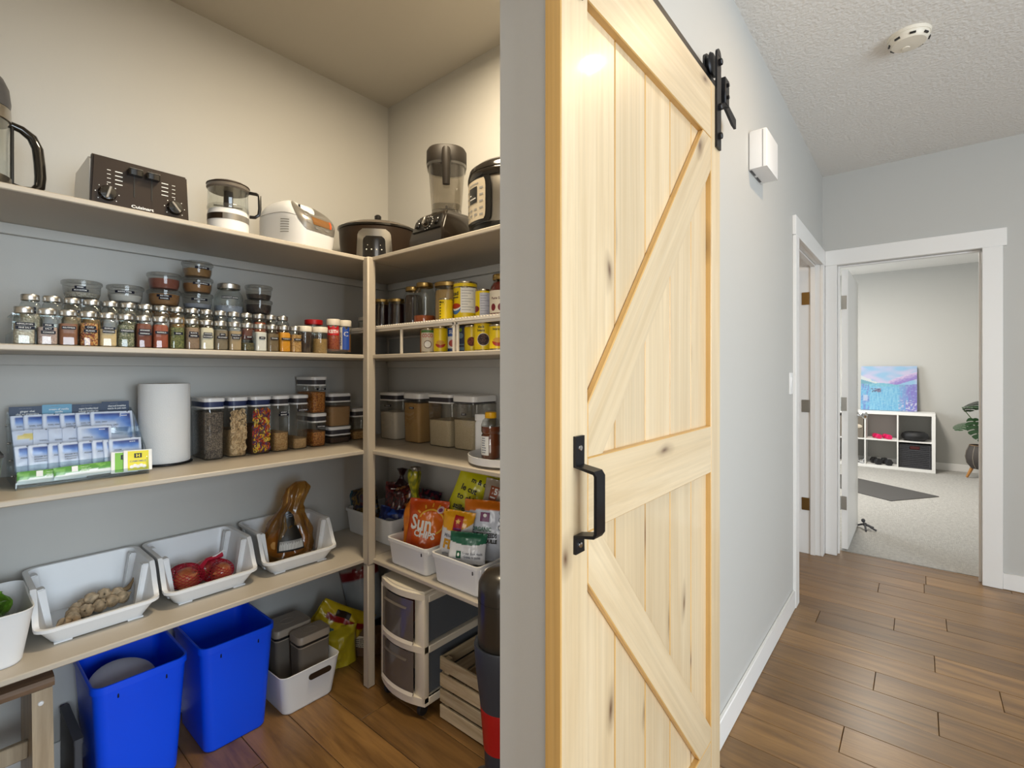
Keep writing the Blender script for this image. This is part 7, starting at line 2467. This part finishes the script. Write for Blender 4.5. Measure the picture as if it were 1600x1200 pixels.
# yoga mat
dm = Vector((0.575, 0.818, 0))
wm = Vector((0.818, -0.575, 0))
c0 = Vector((6.266, 0.224, 0))
ctr = c0 + dm * 0.86 + wm * 0.335
ym = MB().rrl([(0.0, 1.72, 0.67, 0.012), (0.006, 1.72, 0.67, 0.012)], 4)
solo('yoga_mat', ym, pbr('dark_grey_mat', (72, 70, 68), 0.55, bump=(400, 0.3, 0.001)), 'dark grey yoga mat lying diagonally on the carpet', 'mat', (ctr.x, ctr.y, FZ), math.atan2(dm.y, dm.x))

# little jointed gadget on the carpet
gd = thing('mini_tripod', 'small dark jointed tripod lying on the carpet near the open door', 'tripod', (5.02, 0.352, FZ), R(-10))
gd.scale = (0.72, 0.72, 0.8)
part('ball_head', MB().ball((0.02, 0.02, 0.082), 0.021), M['darkgrey'], gd)
part('hub', MB().ball((0, 0, 0.05), 0.024, 0.024, 0.02), M['darkgrey'], gd)
for a in (200, 265, 330, 60):
    ca, sa = math.cos(R(a)), math.sin(R(a))
    part('leg', MB().tube([(0.008 * ca, 0.008 * sa, 0.046), (0.04 * ca, 0.04 * sa, 0.040), (0.085 * ca, 0.085 * sa, 0.020), (0.115 * ca, 0.115 * sa, 0.010)], [0.010, 0.010, 0.009, 0.010], 8), M['darkgrey'], gd)

# potted monstera
pp = thing('potted_monstera', 'monstera plant in a dark round pot on wooden legs by the doorway casing', 'plant', (8.28, -0.575, FZ))
potm = pbr('charcoal_ceramic', (66, 60, 56), 0.7)
part('pot', MB().lathe([(0.03, 0.115), (0.085, 0.125), (0.132, 0.19), (0.146, 0.265), (0.136, 0.335), (0.108, 0.405), (0.100, 0.412), (0.096, 0.404), (0.10, 0.38), (0.001, 0.372)], 36, c0=True), potm, pp)
part('rim', MB().tube([(0.104 * math.cos(2 * PI * i / 36), 0.104 * math.sin(2 * PI * i / 36), 0.411) for i in range(36)], 0.004, 6, closed=True), pbr('bronze_rim', (150, 116, 80), 0.5), pp)
for k_ in range(8):
    a = R(45 * k_ + 12)
    pts = [(r_ * 1.004 * math.cos(a), r_ * 1.004 * math.sin(a), z) for r_, z in ((0.085, 0.125), (0.132, 0.19), (0.146, 0.265), (0.136, 0.335), (0.108, 0.405))]
    part('groove_line', MB().tube(pts, 0.0028, 5), pbr('pale_groove', (150, 140, 126), 0.7), pp)
for k_ in range(3):
    a = R(120 * k_ + 205)
    part('leg', MB().tube([(0.075 * math.cos(a), 0.075 * math.sin(a), 0.135), (0.125 * math.cos(a), 0.125 * math.sin(a), 0.004)], [0.019, 0.013], 10), M['stoolwood'] if k_ > 5 else pbr('honey_wood_leg', (176, 122, 60), 0.45), pp)


def monstera(size):
    """heart-shaped leaf with deep notches along both sides; stem end at the origin, tip along +Y"""
    mb = MB()
    for s in (-1, 1):
        lobes = 6
        for k_ in range(lobes):
            f0, f1 = k_ / lobes, (k_ + 0.80) / lobes

            def fn(a, b):
                f = f0 + (f1 - f0) * b
                wd = 0.50 * math.sin(PI * min(1, (f * 0.90 + 0.10))) ** 0.7
                y = -0.12 * a * (1 - f) + f * 1.0 + 0.10 * a * a
                x = s * wd * a * (1.0 - 0.10 * abs(2 * b - 1) * a)
                z = -0.16 * (abs(x) * 1.6) ** 2 - 0.30 * f * f
                return (x * size, y * size, z * size)
            mb.grid(fn, 6, 3)
    mb.loft([[(-0.012 * size, 0, 0.004), (0.012 * size, 0, 0.004)], [(-0.012 * size, 0.5 * size, -0.07 * size), (0.012 * size, 0.5 * size, -0.07 * size)], [(0, 0.99 * size, -0.29 * size), (0.002, 0.99 * size, -0.29 * size)]], False, False, closed=False)
    return mb


for i, (tx, ty, tz, sz, yaw, pitch) in enumerate(((0.02, 0.02, 0.62, 0.26, 155, -8), (-0.02, 0.16, 0.86, 0.25, 190, 18), (0.0, 0.12, 0.68, 0.20, 60, -10), (-0.06, 0.07, 0.74, 0.30, 130, -48), (0.0, -0.03, 0.84, 0.27, 175, -30), (0.04, -0.10, 0.72, 0.26, 260, -30), (0.05, 0.0, 0.95, 0.24, 300, -20), (-0.04, -0.06, 0.58, 0.24, 215, -45))):
    if i == 1:
        tx, ty, tz = -0.01, 0.17, 0.872
    part('stem', MB().tube([(0.01, 0, 0.375), (tx * 0.3, ty * 0.3, (0.375 + tz) / 2 + 0.06), (tx, ty, tz)], [0.008, 0.006, 0.005], 6), M['stem'], pp)
    part('leaf', monstera(sz), M['leaf'], pp, (tx, ty, tz), (R(pitch), 0, R(yaw)))
